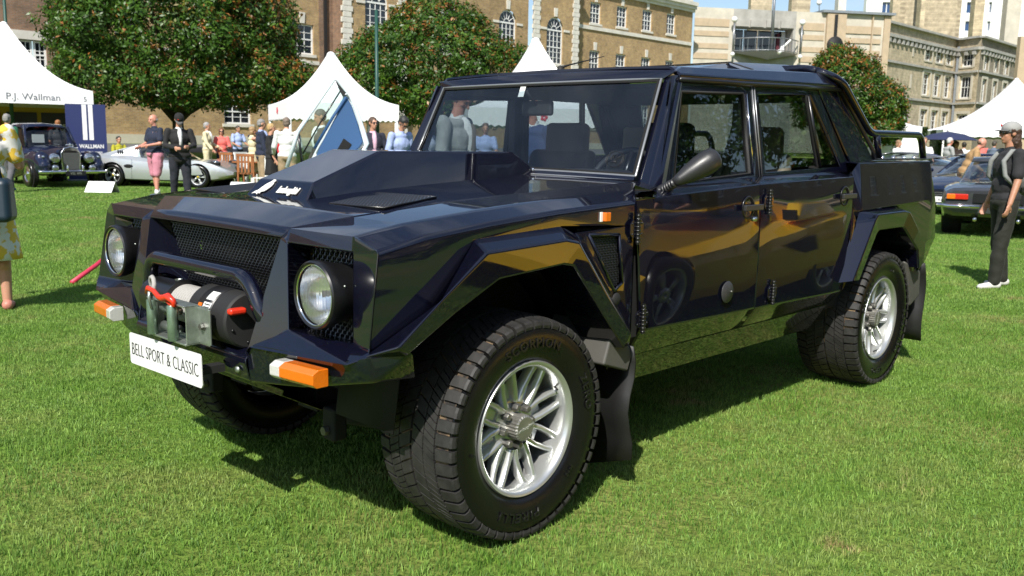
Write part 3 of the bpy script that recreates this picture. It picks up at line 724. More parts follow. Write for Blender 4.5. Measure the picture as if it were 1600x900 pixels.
# vent behind front wheel
def sidevent(s):
    q = [(.300, 1.040), (.478, 1.030), (.508, .850), (.462, .822)]; x0, x1, z0, z1 = .30, .508, .822, 1.04
    qq = [((x-x0)/(x1-x0), (z-z0)/(z1-z0)) for x, z in q]
    y = -.918 if s < 0 else .918
    wire_mesh('side_vent_mesh', (x0, y, z0), (x1-x0, 0, 0) if s > 0 else (x1-x0, 0, 0), (0, 0, z1-z0), 22, 24, .0020, quad_inside(qq))
    MB().box((.28, min(y*.97, y*.975), .80), (.53, max(y*.97, y*.975), 1.06)).build('vent_backing', 'pure_dark', car)
    b = MB(); P = [(x, y*1.014, z) for x, z in q]; P.append(P[0])
    for i in range(4): b.tube([P[i], P[i+1]], .006, 8)
    b.build('vent_surround', PAINT, car, smooth=True)
both(sidevent)

# ---- screen pillars, roof
def pillar(s):
    # base to roof corner; front face then side face
    a0, a1 = Vector((.868, -.722, 1.205)), Vector((1.080, -.688, 1.645))
    pts = [(.866, -.726, 1.205), (.842, -.795, 1.190), (.880, -.828, 1.172), (1.078, -.690, 1.640), (1.082, -.738, 1.650), (1.112, -.754, 1.650), (.80, -.735, 1.20)]
    panel('screen_pillar', pts, [(0, 1, 4, 3), (1, 2, 5, 4), (0, 6, 1)], s, solid=.02, bevel=.005)
    pts2 = [(.905, -.828, 1.17), (.93, -.822, 1.17), (1.125, -.752, 1.645), (1.105, -.757, 1.645)]
    panel('pillar_rubber', [(.882, -.826, 1.172), (.930, -.818, 1.172), (1.128, -.748, 1.645), (1.112, -.755, 1.648)], [(0, 1, 2, 3)], s, m='black_satin', solid=.01, bevel=.004)
both(pillar)
both(lambda s: panel('cowl_corner', [(.836, -.745, 1.208), (.836, -.835, 1.190), (.90, -.842, 1.176), (.96, -.80, 1.176), (.93, -.72, 1.214)], [(0, 1, 2, 3, 4)], s, solid=.05, bevel=.004))
scr = [(.870, -.712, 1.228), (1.070, -.683, 1.632), (1.070, .683, 1.632), (.870, .712, 1.228)]
def bow(y): return -.055*(1-(y/.71)**2)
def scr_pt(u, v, off=0):    # u -1..1, v 0..1
    y = u*(.712+(.683-.712)*v); x = .870+.200*v+bow(y)*.8; z = 1.228+.404*v+.010*(1-u*u)*(1-v)-.0*v
    return Vector((x-off*.9, y, z+off*.43))
P = [[scr_pt(-1+2*i/16, j/6) for j in range(7)] for i in range(17)]
MB().grid(P).build('windscreen', 'windscreen_glass', car, smooth=True, fixn=False)
# black band & seals round the screen
def screen_loop(e, off): 
    L = []
    for i in range(17): L.append(scr_pt((-1+2*i/16)*(1-e*.5), 0+e*.6, off))
    for i in range(17): L.append(scr_pt((1-2*i/16)*(1-e*.5), 1-e*.6, off))
    return L
def loop_strip(e0, e1, off, nm, m):
    A = screen_loop(e0, off); B = screen_loop(e1, off); n = len(A)
    MB().add(A+B, [(i, (i+1) % n, (i+1) % n+n, i+n) for i in range(n)]).build(nm, m, car, solid=.004)
loop_strip(0, .045, .003, 'screen_band', 'pure_dark')
A = screen_loop(-.004, .006); A.append(A[0]); MB().tube(A, .0055, 8, caps=False).build('screen_seal', 'seal_grey', car, smooth=True)
A = screen_loop(.040, .004); A.append(A[0]); MB().tube(A, .003, 6, caps=False).build('screen_inner_seal', 'black_satin', car, smooth=True)
# header above the screen
Hh = [scr_pt(-1+2*i/16, 1.0, .002) for i in range(17)]
top = [(1.085-.03*(1-(p.y/.74)**2), p.y/.683*.742, 1.668+.012*(1-(p.y/.70)**2)) for p in Hh]
topr = [(1.16-.02*(1-(p.y/.74)**2), p.y/.683*.715, 1.690+.012*(1-(p.y/.70)**2)) for p in Hh]
panel('screen_header', [*[tuple(p) for p in Hh], *top, *topr], [(i, i+1, 18+i, 17+i) for i in range(16)]+[(17+i, 18+i, 35+i, 34+i) for i in range(16)], -1, solid=.008, bevel=.004, angle=14)
# cowl between bonnet and screen
cw = []
for i in range(17):
    p = scr_pt(-1+2*i/16, 0, .004); cw.append([(.806, -.742+1.484*i/16, 1.212), (p.x-.012, p.y, p.z-.022), (p.x, p.y, p.z)])
MB().grid([[tuple(q) for q in r_] for r_ in cw]).build('cowl', PAINT, car, solid=.006, smooth=False)
A = [scr_pt(-1+2*i/16, 0, .010)-Vector((.012, 0, .020)) for i in range(17)]; MB().tube(A, .004, 6).build('cowl_trim', 'seal_grey', car, smooth=True)
# roof skin
RX = [1.10, 1.6, 2.2, 2.62, 2.74]
def rz(x): return np.interp(x, [1.10, 2.65, 2.78], [1.690, 1.762, 1.716])
def rzr(x): return np.interp(x, [1.10, 2.74], [1.652, 1.695])
pts = []; f = []
for x in RX:
    rr_ = [(-.752, rzr(x)-.022), (-.758, rzr(x)+.004), (-.700, rz(x)), (-.45, rz(x)+.008), (0, rz(x)+.012), (.45, rz(x)+.008), (.700, rz(x)), (.758, rzr(x)+.004), (.752, rzr(x)-.022)]
    pts += [(x if abs(y) < .73 else x+(.0 if x < 2.7 else .03), y, z) for y, z in rr_]
for i in range(len(RX)-1):
    for k in range(8): f.append((i*9+k, i*9+k+1, (i+1)*9+k+1, (i+1)*9+k))
panel('roof', pts, f, -1, solid=.02, bevel=.008, angle=8)
hp = [(1.62, .30, 1.712), (1.98, .42, 1.776), (2.08, .44, 1.790), (2.66, .44, 1.818), (2.78, .40, 1.775)]
P = []; F = []
for x, h, z in hp: P += [(x, -h-.12, rz(x)+.004), (x, -h, z), (x, h, z), (x, h+.12, rz(x)+.004)]
for i in range(4):
    for k in range(3): F.append((i*4+k, i*4+k+1, (i+1)*4+k+1, (i+1)*4+k))
P[0] = (1.60, -.35, rz(1.6)+.010); P[3] = (1.60, .35, rz(1.6)+.010)
F.append((16, 17, 18, 19)); panel('roof_pod', P, F, -1, solid=.006, bevel=.006)
MB().tube([(2.03, -.57, rz(2.03)+.010), (2.03, -.435, 1.787), (2.03, .435, 1.787)], .004, 6).build('pod_seam', 'black_matte', car, smooth=True)
# rain gutters
def gutter(s):
    y = .756*s
    MB().tube([(1.09, y, 1.632), (1.6, y, 1.645), (2.2, y, 1.664), (2.72, y, 1.672)], .011, 10).build('rain_gutter', 'black_satin', car, smooth=True)
    # rear quarter panel and pillar
    q = [(2.37, side_y(1.69), 1.690), (2.585, side_y(1.69)+.01, 1.690), (3.02, -.80, 1.300), (2.735, -.822, 1.235), (2.62, -.822, 1.235)]
    panel('rear_quarter', [(2.375, -.748, 1.690), (2.66, -.740, 1.672), (3.06, -.795, 1.296), (2.755, -.822, 1.235)], [(0, 1, 2, 3)], s, solid=.014, bevel=.004)
    MB().tube([(2.62, .742*s, 1.695), (2.68, .745*s, 1.665), (3.06, .79*s, 1.35), (3.07, .79*s, 1.30)], .012, 10).build('quarter_rubber', 'black_satin', car, smooth=True)
    # hoop and bed rail
    yb = s*.775
    MB().tube(arc_path([(2.50, s*.68, 1.765), (2.60, yb, 1.722), (3.03, yb, 1.447), (3.83, yb, 1.452), (3.90, yb, 1.30)], .075, 7), .021, 18).build('roll_bar', PAINT, car, smooth=True)
    for x in (3.17,): MB().tube([(x-.05, yb, 1.45), (x+.02, yb, 1.305)], .020, 16).build('bar_post', PAINT, car, smooth=True)
    MB().box((3.10, min(yb-.03, yb+.03), 1.296), (3.98, max(yb-.03, yb+.03), 1.306)).build('bar_foot', 'black_satin', car, bevel=.003)
    for k in range(5): MB().lathe([(.0005, .016), (.009, .014), (.012, 0)], 12, 'z', (3.24+k*.165, yb, 1.306)).build('foot_bolt', 'chrome', car, smooth=True)
both(gutter)
MB().tube(arc_path([(2.50, -.68, 1.765), (2.54, -.60, 1.785), (2.54, .60, 1.785), (2.50, .68, 1.765)], .06), .02, 14).build('roof_hoop', PAINT, car, smooth=True)
# ---- load bed
def bed(s):
    T0 = (2.512, -.905, 1.225); T1 = (2.56, -.93, 1.284); T2 = (3.60, -.925, 1.292); T3 = (3.665, -.80, 1.292); T4 = (2.70, -.78, 1.290)
    pts = [T0, T1, T2, T3, T4,                                        # 0-4
           (2.512, -.935, 1.03), (2.60, -.945, 1.03), (3.56, -.955, 1.06), (3.74, -.93, 1.05),    # 5-8
           (2.512, -.935, .70), (2.56, -.935, .97), (3.20, -.93, 1.0), (3.60, -.945, .80), (3.82, -.92, .815), (3.69, -.90, .62), (3.45, -.93, .62), (3.80, -.80, 1.05),(3.86, -.78, .82), (2.44, -.93, .62), (3.12, -.93, 1.04), (2.59, -.93, 1.03), (2.76, -.80, 1.05)]
    f = [(1, 2, 3, 4), (0, 1, 6, 5), (1, 2, 7, 6), (2, 3, 8), (2, 8, 7), (5, 6, 20, 10), (5, 10, 9), (6, 7, 19, 20), (7, 12, 11, 19), (7, 8, 13, 12), (12, 13, 14, 15), (11, 12, 15), (3, 16, 8), (8, 16, 17, 13), (9, 10, 18)]
    panel('bed_side', pts, f, s, solid=.010, bevel=.006)
both(bed)
panel('tailgate', [(3.66, -.80, 1.288), (3.66, .80, 1.288), (3.80, -.79, 1.05), (3.80, .79, 1.05), (3.85, -.78, .82), (3.85, .78, .82), (3.68, -.88, .60), (3.68, .88, .60)], [(0, 1, 3, 2), (2, 3, 5, 4), (4, 5, 7, 6)], -1, solid=.02, bevel=.006)
for s_ in (-1, 1):
    MB().box((3.86, min(s_*.62, s_*.80), .72), (3.875, max(s_*.62, s_*.80), .80)).build('tail_lamp', mat('tail_red', (.5, .02, .01), .2, coat=1), car, bevel=.004)
    MB().box((3.70, min(s_*.94, s_*.955), .93), (3.82, max(s_*.94, s_*.955), 1.21)).build('rear_marker', 'black_satin', car, bevel=.003) if False else None
MB().box((2.78, -.78, .95), (3.66, .78, .97)).build('bed_floor', 'black_matte', car)
MB().box((2.74, -.80, .95), (2.78, .80, 1.30)).build('bed_front', 'black_matte', car)
panel('rear_screen', [(2.62, -.70, 1.69), (2.62, .70, 1.69), (2.80, -.72, 1.31), (2.80, .72, 1.31)], [(0, 1, 3, 2)], -1, m='side_glass', solid=.004, bevel=0)
for s_ in (-1, 1): panel('rear_screen_pillar', [(2.63, -.56, 1.70), (2.63, -.74, 1.70), (2.82, -.62, 1.30), (2.82, -.80, 1.30)], [(0, 1, 3, 2)], s_, solid=.02, bevel=.004)
MB().box((2.60, -.045, 1.30), (2.82, .045, 1.70), Matrix.Translation((0, 0, 0))).build('rear_centre_post', 'black_satin', car, bevel=.01) if False else None

# ---- cabin inside
def seat(x, y, m, back='leather_dark'):
    b = MB(); b.box((x-.24, y-.25, .78), (x+.26, y+.25, .93)); st = b.build('seat', m, car, bevel=.05, seg=4)
    b = MB(); b.prism([(x+.18, y-.24, .88), (x+.30, y-.24, .88), (x+.44, y-.20, 1.32), (x+.36, y-.20, 1.33)], (0, .44, 0)); b.build('backrest', back, st, bevel=.04, seg=4)
    b = MB(); b.prism([(x+.36, y-.145, 1.29), (x+.43, y-.145, 1.28), (x+.47, y-.12, 1.46), (x+.40, y-.12, 1.475)], (0, .28, 0)); b.build('headrest', back, st, bevel=.03, seg=4)
seat(1.20, -.37, 'leather_beige'); seat(1.18, .27, 'leather_beige')
seat(2.05, -.40, 'leather_beige', 'leather_beige'); seat(2.05, .40, 'leather_beige', 'leather_beige')
b = MB(); b.prism([(.86, -.70, 1.20), (1.06, -.70, 1.20), (1.16, -.70, 1.13), (1.16, -.70, .80), (.86, -.70, .80)], (0, 1.40, 0)); b.build('dashboard', 'leather_dark', car, bevel=.03, seg=3)
b = MB(); b.box((.95, -.52, 1.18), (1.14, -.20, 1.245)); b.build('instrument_hood', 'leather_dark', car, bevel=.03, seg=3)
sw = Matrix.Translation((1.22, -.37, 1.17)) @ Matrix.Rotation(R(-62), 4, 'Y')
b = MB(); b.tube([sw @ Vector((.185*math.cos(t), .185*math.sin(t), 0)) for t in [2*math.pi*i/32 for i in range(33)]], .015, 10, caps=False); stw = b.build('steering_wheel', 'leather_dark', car, smooth=True)
b = MB(); b.ball(sw @ Vector((0, 0, -.01)), .055)
for a in (0, 120, 240): b.tube([sw @ Vector((0, 0, -.01)), sw @ Vector((.18*math.cos(R(a)), .18*math.sin(R(a)), 0))], .012, 8)
b.build('wheel_spokes', 'black_satin', stw, smooth=True)
b = MB(); b.box((.62, -.84, .50), (2.70, .84, .56)); b.build('cabin_floor', 'black_matte', car)
b = MB(); b.box((1.14, -.68, 1.605), (2.60, .68, 1.625)); b.build('headliner', mat('headliner', (.02, .02, .025), .9), car)
def inside_pillar(s):
    y = s*.75
    MB().prism([(1.62, y, 1.62), (1.75, y, 1.62), (1.75, y, 1.2), (1.62, y, 1.2)], (0, -s*.05, 0)).build('centre_pillar_trim', 'leather_dark', car, bevel=.01)
    MB().prism([(2.42, y*.97, 1.66), (2.60, y*.97, 1.66), (2.86, y*.97, 1.30), (2.68, y*.97, 1.30)], (0, -s*.04, 0)).build('rear_pillar_trim', 'leather_dark', car, bevel=.01)
    MB().prism([(.70, s*.80, 1.18), (2.6, s*.80, 1.21), (2.5, s*.83, .55), (.75, s*.83, .55)], (0, -s*.03, 0)).build('door_card', 'leather_beige' if s > 0 else 'leather_dark', car)
    MB().tube([(1.70, s*.70, 1.55), (1.66, s*.66, 1.30), (1.60, s*.52, .95)], .016, 8).build('seat_belt', 'black_matte', car, smooth=True)
both(inside_pillar)
# interior mirror with its stalk and sticker
rv = MB(); rv.box((1.085, -.045, 1.488), (1.115, .150, 1.560)); rv = rv.build('rear_view_mirror', 'black_matte', car, bevel=.014, seg=4)
MB().tube([(1.09, .05, 1.54), (1.03, .06, 1.60), (1.045, .06, 1.615)], .009, 8).build('mirror_stalk', 'black_matte', rv, smooth=True)
c_ = scr_pt(.11, .90, .003); MB().prism([c_+Vector((0, .018, -.02)), c_+Vector((.016, .012, .035)), c_+Vector((.016, -.022, .035)), c_+Vector((0, -.018, -.02))], (-.001, 0, 0)).build('permit_sticker', 'sticker_white', car)
# round etched mark on the screen
def etched():
    c = (-.83, .16); b = MB()
    def pt(a, r_): return scr_pt(c[0]+r_*math.cos(a)/.70, c[1]+r_*math.sin(a)/.45, .0035)
    b.tube([pt(2*math.pi*i/40, .036) for i in range(41)], .0011, 6, caps=False)
    for a0, a1 in ((-60, 60), (120, 240)): b.tube([pt(R(a0+(a1-a0)*i/14), .043) for i in range(15)], .0009, 6)
    for k, pts in enumerate(([(-.012, -.022), (-.006, -.006), (.008, .006), (.004, .020), (-.008, .018), (-.004, .004)], [(-.03, .02), (-.01, 0), (.01, -.018), (.024, -.012)], [(.012, .022), (.020, .004), (.008, -.010), (-.012, -.012)])):
        b.tube([scr_pt(c[0]+x/.70, c[1]+y/.45, .0035) for x, y in pts], .0011, 6)
    b.build('round_screen_mark', 'ink', car, smooth=True)
etched()
# wipers, antenna, door mirror
MB().tube([scr_pt(-.155, .02, .02), scr_pt(.05, .07, .022), scr_pt(.22, .11, .018)], [.008, .005, .003], 8).build('wiper_arm', 'black_matte', car, smooth=True)
MB().tube([scr_pt(.02, .085, .012), scr_pt(.55, .11, .010)], .006, 6).build('wiper_blade', 'black_matte', car, smooth=True)
MB().ball(scr_pt(-.26, -.005, .012), .009).build('wiper_pivot', 'chrome', car, smooth=True)
MB().lathe([(.0005, .03), (.012, .025), (.018, 0)], 16, 'z', (1.13, -.06, 1.693)).build('antenna_base', 'black_matte', car, smooth=True)
MB().tube([(1.13, -.06, 1.712), (1.20, -.055, 1.730), (1.50, -.03, 1.795)], [.008, .004, .0018], 8).build('antenna', 'black_matte', car, smooth=True)
def door_mirror(s):
    y = s*.86; k = s
    base = MB(); P0 = Vector((.862, k*.845, 1.175)); P1 = Vector((.845, k*.915, 1.212)); P2 = Vector((.955, k*.995, 1.295))
    base.ball(P0, (.035, .022, .022)); 
    for i in range(7):
        c = P0.lerp(P1, i/6); d = (P1-P0).normalized()
        base.tube([c-d*.005, c, c+d*.005], [.018, .026-.0012*i, .018], 18)
    mm = base.build('door_mirror', 'mirror_black', car, smooth=True)
    hd = MB(); hd.tube([P1, P1.lerp(P2, .15), P1.lerp(P2, .4), P1.lerp(P2, .75), P1.lerp(P2, 1.0), P1.lerp(P2, 1.22), P1.lerp(P2, 1.30)], [.018, .024, .036, .046, .049, .044, .028], 28)
    # flatten the head so the mirror face looks back
    hdo = hd.build('mirror_head', 'mirror_black', mm, smooth=True)
    fc = Matrix.Translation(P1.lerp(P2, .72)+Vector((.040, 0, 0)))
    MB().lathe([(.0005, .003), (.043, .003), (.045, 0)], 24, 'x', (0, 0, 0)).build('mirror_face', 'chrome', mm, smooth=True, loc=P1.lerp(P2, .78)+Vector((.044, 0, 0)))
mat('mirror_black', (.020, .020, .021), .42, bump=.15, bscale=400, coat=.25, coatr=.3)
door_mirror(-1)

# ---- chassis, arches, axle
b = MB()
b.box((-.42, -.30, .40), (3.5, -.18, .50)); b.box((-.42, .18, .40), (3.5, .30, .50)); b.box((-.44, -.62, .52), (.60, .62, .56)); b.box((2.45, -.80, .56), (3.62, .80, .60))
b.build('chassis', 'underbody', car)
b = MB()
for x in (0.0, 3.0): b.tube([(x, -.62, .39), (x, .62, .39)], .045, 14); b.ball((x, .05, .39), .13)
b.tube([(.9, .05, .42), (2.9, .05, .40)], .04, 12); b.build('axle', 'underbody', car, smooth=True)
def susp(s):
    y = s*.42
    b = MB(); b.tube([(-.30, s*.30, .36), (-.02, s*.62, .30), (.30, s*.30, .36)], .028, 10); b.tube([(0, s*.40, .33), (.02, s*.34, .75)], .05, 14); b.build('suspension_arm', 'underbody', car, smooth=True)
    br = MB(); br.box((-.46, min(y-.035, y+.035), .33), (-.40, max(y-.035, y+.035), .45)); br = br.build('arm_bracket', 'underbody', car, bevel=.012)
    MB().lathe([(.0005, -.018), (.016, -.018), (.016, 0)], 6, 'x', (-.462, y, .37)).build('bracket_bolt', 'nut_metal', br)
    # inner wheel arch shells
    for x0, x1 in ((-.48, .54), (2.42, 3.52)):
        P = []
        for t in range(9):
            a = math.pi*t/8; P.append([((x0+x1)/2-(x1-x0)/2*math.cos(a), yy*s, .45+.47*math.sin(a)**.6) for yy in (.985 if False else .80, .50)])
        MB().grid(P).build('arch_liner', 'underbody', car, smooth=True, solid=.004)
        MB().prism([(q[1][0], q[1][1], q[1][2]) for q in P], (0, -s*.004, 0)).build('arch_wall', 'underbody', car)
    # grey baffles seen behind the wheels
    MB().prism([(.455, s*.94, .70), (.585, s*.94, .575), (.555, s*.94, .50), (.40, s*.94, .55)], (0, -s*.30, 0)).build('baffle', 'liner_grey', car, bevel=.01)
    MB().prism([(3.34, s*.93, .70), (3.60, s*.93, .62), (3.62, s*.93, .46), (3.47, s*.93, .40)], (0, -s*.3, 0)).build('baffle', 'liner_grey', car, bevel=.02)
    f = MB(); P = [[(.565+.02*math.sin(j*1.2)+.012*i, s*(.955-.085*i*4/4), .60-.065*j-(.03*i if j == 7 else 0)) for j in range(8)] for i in range(5)]
    f.grid(P).build('mud_flap', 'flap_rubber', car, smooth=True, solid=.006)
    f = MB(); P = [[(3.66+.03*math.sin(j*.8)+.01*j, s*(.93-.085*i), .66-.072*j) for j in range(8)] for i in range(5)]
    f.grid(P).build('mud_flap', 'flap_rubber', car, smooth=True, solid=.006)
mat('flap_rubber', (.010, .010, .010), .5, bump=.1, bscale=30)
both(susp)

# ---- wheels
TR = .392; YIN, YOUT = .605, .950
def tyre_pt(a, y, r):     # angle, lateral, radius -> local (wheel centred)
    return (r*math.cos(a), y, r*math.sin(a))
def crown(t):             # radius of the tread base over t in -1..1 across
    return TR-.012-.013*abs(t)**3.2
HW = .168
def make_wheel(front=True):
    prof = [(.232, -.125), (.236, -.150), (.262, -.165), (.31, -.175), (.35, -.172), (.368, -.160)]
    cr_ = [(crown(t), t*HW) for t in np.linspace(-.97, .97, 9)]
    side = [(.368, .160), (.350, .172), (.347, .1735), (.31, .176), (.262, .166), (.240, .152), (.2365, .140)]
    b = MB(); b.lathe(prof+cr_+side, 96, 'y')
    w_ = b.build('wheel', 'tyre_side', None, smooth=True, angle=60)
    # dust lined groove floor, a hair above the carcass under the blocks
    b = MB(); b.lathe([(crown(t)+.0015, t*HW) for t in np.linspace(-.93, .93, 11)], 96, 'y'); b.build('groove_floor', 'tyre_groove', w_, smooth=True, fixn=True)
    b = MB(); N = 50
    def block(poly, lift=.0125):   # poly in (angle fraction of pitch, t)
        top = []; bot = []
        for u, t in poly:
            a = (k+u)*2*math.pi/N
            top.append(tyre_pt(a, t*HW, crown(t)+lift)); bot.append(tyre_pt(a, t*HW, crown(t)-.002))
        n = len(poly); b.add(top+bot, [tuple(range(n))]+[(i, i+n, (i+1) % n+n, (i+1) % n) for i in range(n)])
    def quad(u0, u1, t0, t1, skew0, skew1, nn=3):
        P = [(u0+skew0+(skew1-skew0)*i/nn, t0+(t1-t0)*i/nn) for i in range(nn+1)]+[(u1+skew1+(skew0-skew1)*i/nn, t1+(t0-t1)*i/nn) for i in range(nn+1)]
        block(P)
    for k in range(N):
        for sg in (1, -1):
            o = 0 if sg > 0 else .5
            # shoulder block with its hooked sipe
            quad(o+.08, o+.82, sg*.67, sg*1.0, 0, -.02)
            quad(o+.06, o+.88, sg*1.0, sg*1.045, -.02, -.02) if False else None
            # intermediate sweeping blocks
            quad(o+.04, o+.46, sg*.36, sg*.635, -.55, -.05, 4)
            quad(o+.56, o+.96, sg*.36, sg*.635, -.55, -.05, 4)
            quad(o+.06, o+.92, sg*.03, sg*.335, -1.15, -.62, 4)
    b.build('tread', 'tyre_tread', w_, fixn=True, kind='stuff')
    # shoulder ribs running down the sidewall
    b = MB()
    for k in range(N):
        for sg in (1, -1):
            o = 0 if sg > 0 else .5
            a0 = (k+o+.08)*2*math.pi/N; a1 = (k+o+.82)*2*math.pi/N
            ring_ = []
            for r_, y in ((crown(1)+.0125, HW), (.374, .1745), (.362, .1775), (.352, .1745)):
                ring_.append([tyre_pt(a0, sg*y, r_), tyre_pt((a0+a1)/2, sg*y, r_+.001), tyre_pt(a1, sg*y, r_)])
            b.grid(ring_)
            for e in (0, 2):
                pts_ = [q[e] for q in ring_]; inn = [tyre_pt(math.atan2(p[2], p[0]), sg*(abs(p[1])-.012), math.hypot(p[0], p[2])-.008) for p in pts_]
                b.grid([pts_, inn])
    b.build('shoulder_blocks', 'tyre_tread', w_, fixn=False, kind='stuff')
    b = MB()
    for r_ in (.344, .339, .252): b.lathe([(r_-.0015, .1740 if r_ > .3 else .1625), (r_, .1765 if r_ > .3 else .1655), (r_+.0015, .1740 if r_ > .3 else .1640)], 96, 'y')
    b.build('sidewall_rings', 'tyre_side', w_, smooth=True)
    # raised lettering bent round the sidewall
    def lettering(s_, mid_deg, size, rbase, nm, sx=1.0):
        me = text_mesh(s_, size, .0016, .0008, 1.15); v = np.empty(len(me.vertices)*3); me.vertices.foreach_get('co', v); v = v.reshape(-1, 3)
        cx = (v[:, 0].min()+v[:, 0].max())/2; q = np.empty_like(v)
        for i, (x, y, z) in enumerate(v):
            r_ = rbase+y; a = R(mid_deg)+(x-cx)*sx/rbase      # outer face looks to -y: angle grows clockwise for the viewer
            q[i] = (r_*math.sin(a), -(.1765-.0003/.03*abs(r_-.31)+z), r_*math.cos(a))
        me.vertices.foreach_set('co', q.ravel()); me.update()
        link(nm, me, 'tyre_letter', w_)
    lettering('SCORPION', -6, .046, .288, 'tyre_lettering', 1.05); lettering('ZERO', 68, .046, .288, 'tyre_lettering', 1.05); lettering('PIRELLI', 185, .046, .288, 'tyre_lettering', 1.25)
    for a, t_ in ((-100, 'P'), (128, 'M+S')): lettering(t_, a, .022, .275, 'tyre_lettering')
    # rim
    b = MB(); b.lathe([(.214, .10), (.212, -.128), (.219, -.150), (.2265, -.1565), (.2345, -.1585), (.2385, -.152), (.238, -.140), (.232, -.125)], 96, 'y'); b.build('rim', 'alloy', w_, smooth=True, angle=50)
    b = MB(); b.lathe([(.0005, .02), (.20, .03), (.213, .02)], 48, 'y'); b.lathe([(.0005, -.03), (.14, -.03), (.14, .02)], 32, 'y'); b.build('brake_drum', 'black_matte', w_, smooth=True, angle=40)
    b = MB()
    for k in range(8):
        for sg in (-1, 1):
            a0 = 2*math.pi*(k+.5)/8+sg*.30; a1 = 2*math.pi*(k+.5)/8+sg*.112
            def pt(r_, a, y, wv):
                c = Vector((math.cos(a), 0, math.sin(a))); tt = Vector((-math.sin(a), 0, math.cos(a)))
                return [c*r_+tt*wv+Vector((0, y, 0)) for wv in (-wv, wv)]
            secs = []
            for t, wv, dp in ((0, .015, .044), (.35, .0125, .038), (.75, .0115, .034), (1, .0135, .030)):
                r_ = .085+(.216-.085)*t; a = a0+(a1-a0)*t; y = -.100-.012*t*t-.004*t
                c = Vector((r_*math.cos(a), 0, r_*math.sin(a))); tt = Vector((-math.sin(a), 0, math.cos(a)))
                secs.append([c+tt*(-wv)+Vector((0, y+dp, 0)), c+tt*(-wv*.8)+Vector((0, y+.004, 0)), c+tt*(-wv*.35)+Vector((0, y-.002, 0)), c+tt*(wv*.35)+Vector((0, y-.002, 0)), c+tt*(wv*.8)+Vector((0, y+.004, 0)), c+tt*wv+Vector((0, y+dp, 0))])
            b.grid(secs)
    b.build('spokes', 'alloy', w_, smooth=True, angle=50)
    b = MB(); b.lathe([(.092, -.055), (.100, -.072), (.094, -.086), (.05, -.092), (.0005, -.092)], 48, 'y')
    for k in range(8):
        a = 2*math.pi*(k+.5)/8; c = Vector((math.cos(a), 0, math.sin(a))); tt = Vector((-math.sin(a), 0, math.cos(a)))
        b.add([c*.08+tt*.026+Vector((0, -.080, 0)), c*.08-tt*.026+Vector((0, -.080, 0)), c*.15-tt*.024+Vector((0, -.070, 0)), c*.15+tt*.024+Vector((0, -.070, 0))], [(0, 1, 2, 3)])
    b.build('wheel_centre', 'alloy', w_, smooth=True, angle=40)
    b = MB(); cc = []
    for i in range(48):
        a = 2*math.pi*i/48; r_ = .047 if i % 2 else .0435; cc.append((r_*math.cos(a), r_*math.sin(a)))
    b.add([(x, -.092, z) for x, z in cc]+[(x, -.138, z) for x, z in cc]+[(x*.86, -.143, z*.86) for x, z in cc], [(i, (i+1) % 48, (i+1) % 48+48, i+48) for i in range(48)]+[(i+48, (i+1) % 48+48, (i+1) % 48+96, i+96) for i in range(48)]+[tuple(range(96, 144))])
    hub = b.build('hub_cap', 'cast_metal', w_)
    text_on('hub_script', 'Lamborghini', frame_M((0, -.1435, -.005), (1, 0, .35), (0, 0, 1)), .017, 'alloy', w_, extrude=.0008, bold=.0002, shear=.3)
    n0 = None
    for k in range(8):
        a = 2*math.pi*k/8+.2; c = (.069*math.cos(a), -.092, .069*math.sin(a))
        if n0 is None:
            nb = MB(); nb.lathe([(.0155, .01), (.0145, -.018), (.012, -.026), (.0005, -.028)], 6, 'y'); n0 = nb.build('lug_nut', 'nut_metal', w_, bevel=.002, loc=c)
        else: clone(n0, w_, loc=c, rot=(0, k*.4, 0))
    b = MB(); b.tube([(.165, -.118, .128), (.155, -.140, .122)], .004, 8); b.build('valve', 'black_matte', w_, smooth=True)
    return w_
w0 = make_wheel()
w0.parent = car; w0.location = (0, -.778, TR); w0.rotation_euler = (0, R(6), R(.4))
for (x, y, rz_, ry) in ((3.0, -.778, 0, 118), (0.0, .778, R(180), 20), (3.0, .778, R(180), 70)):
    c = copy_tree(w0, car); c.location = (x, y, TR); c.rotation_euler = (0, R(ry), rz_)
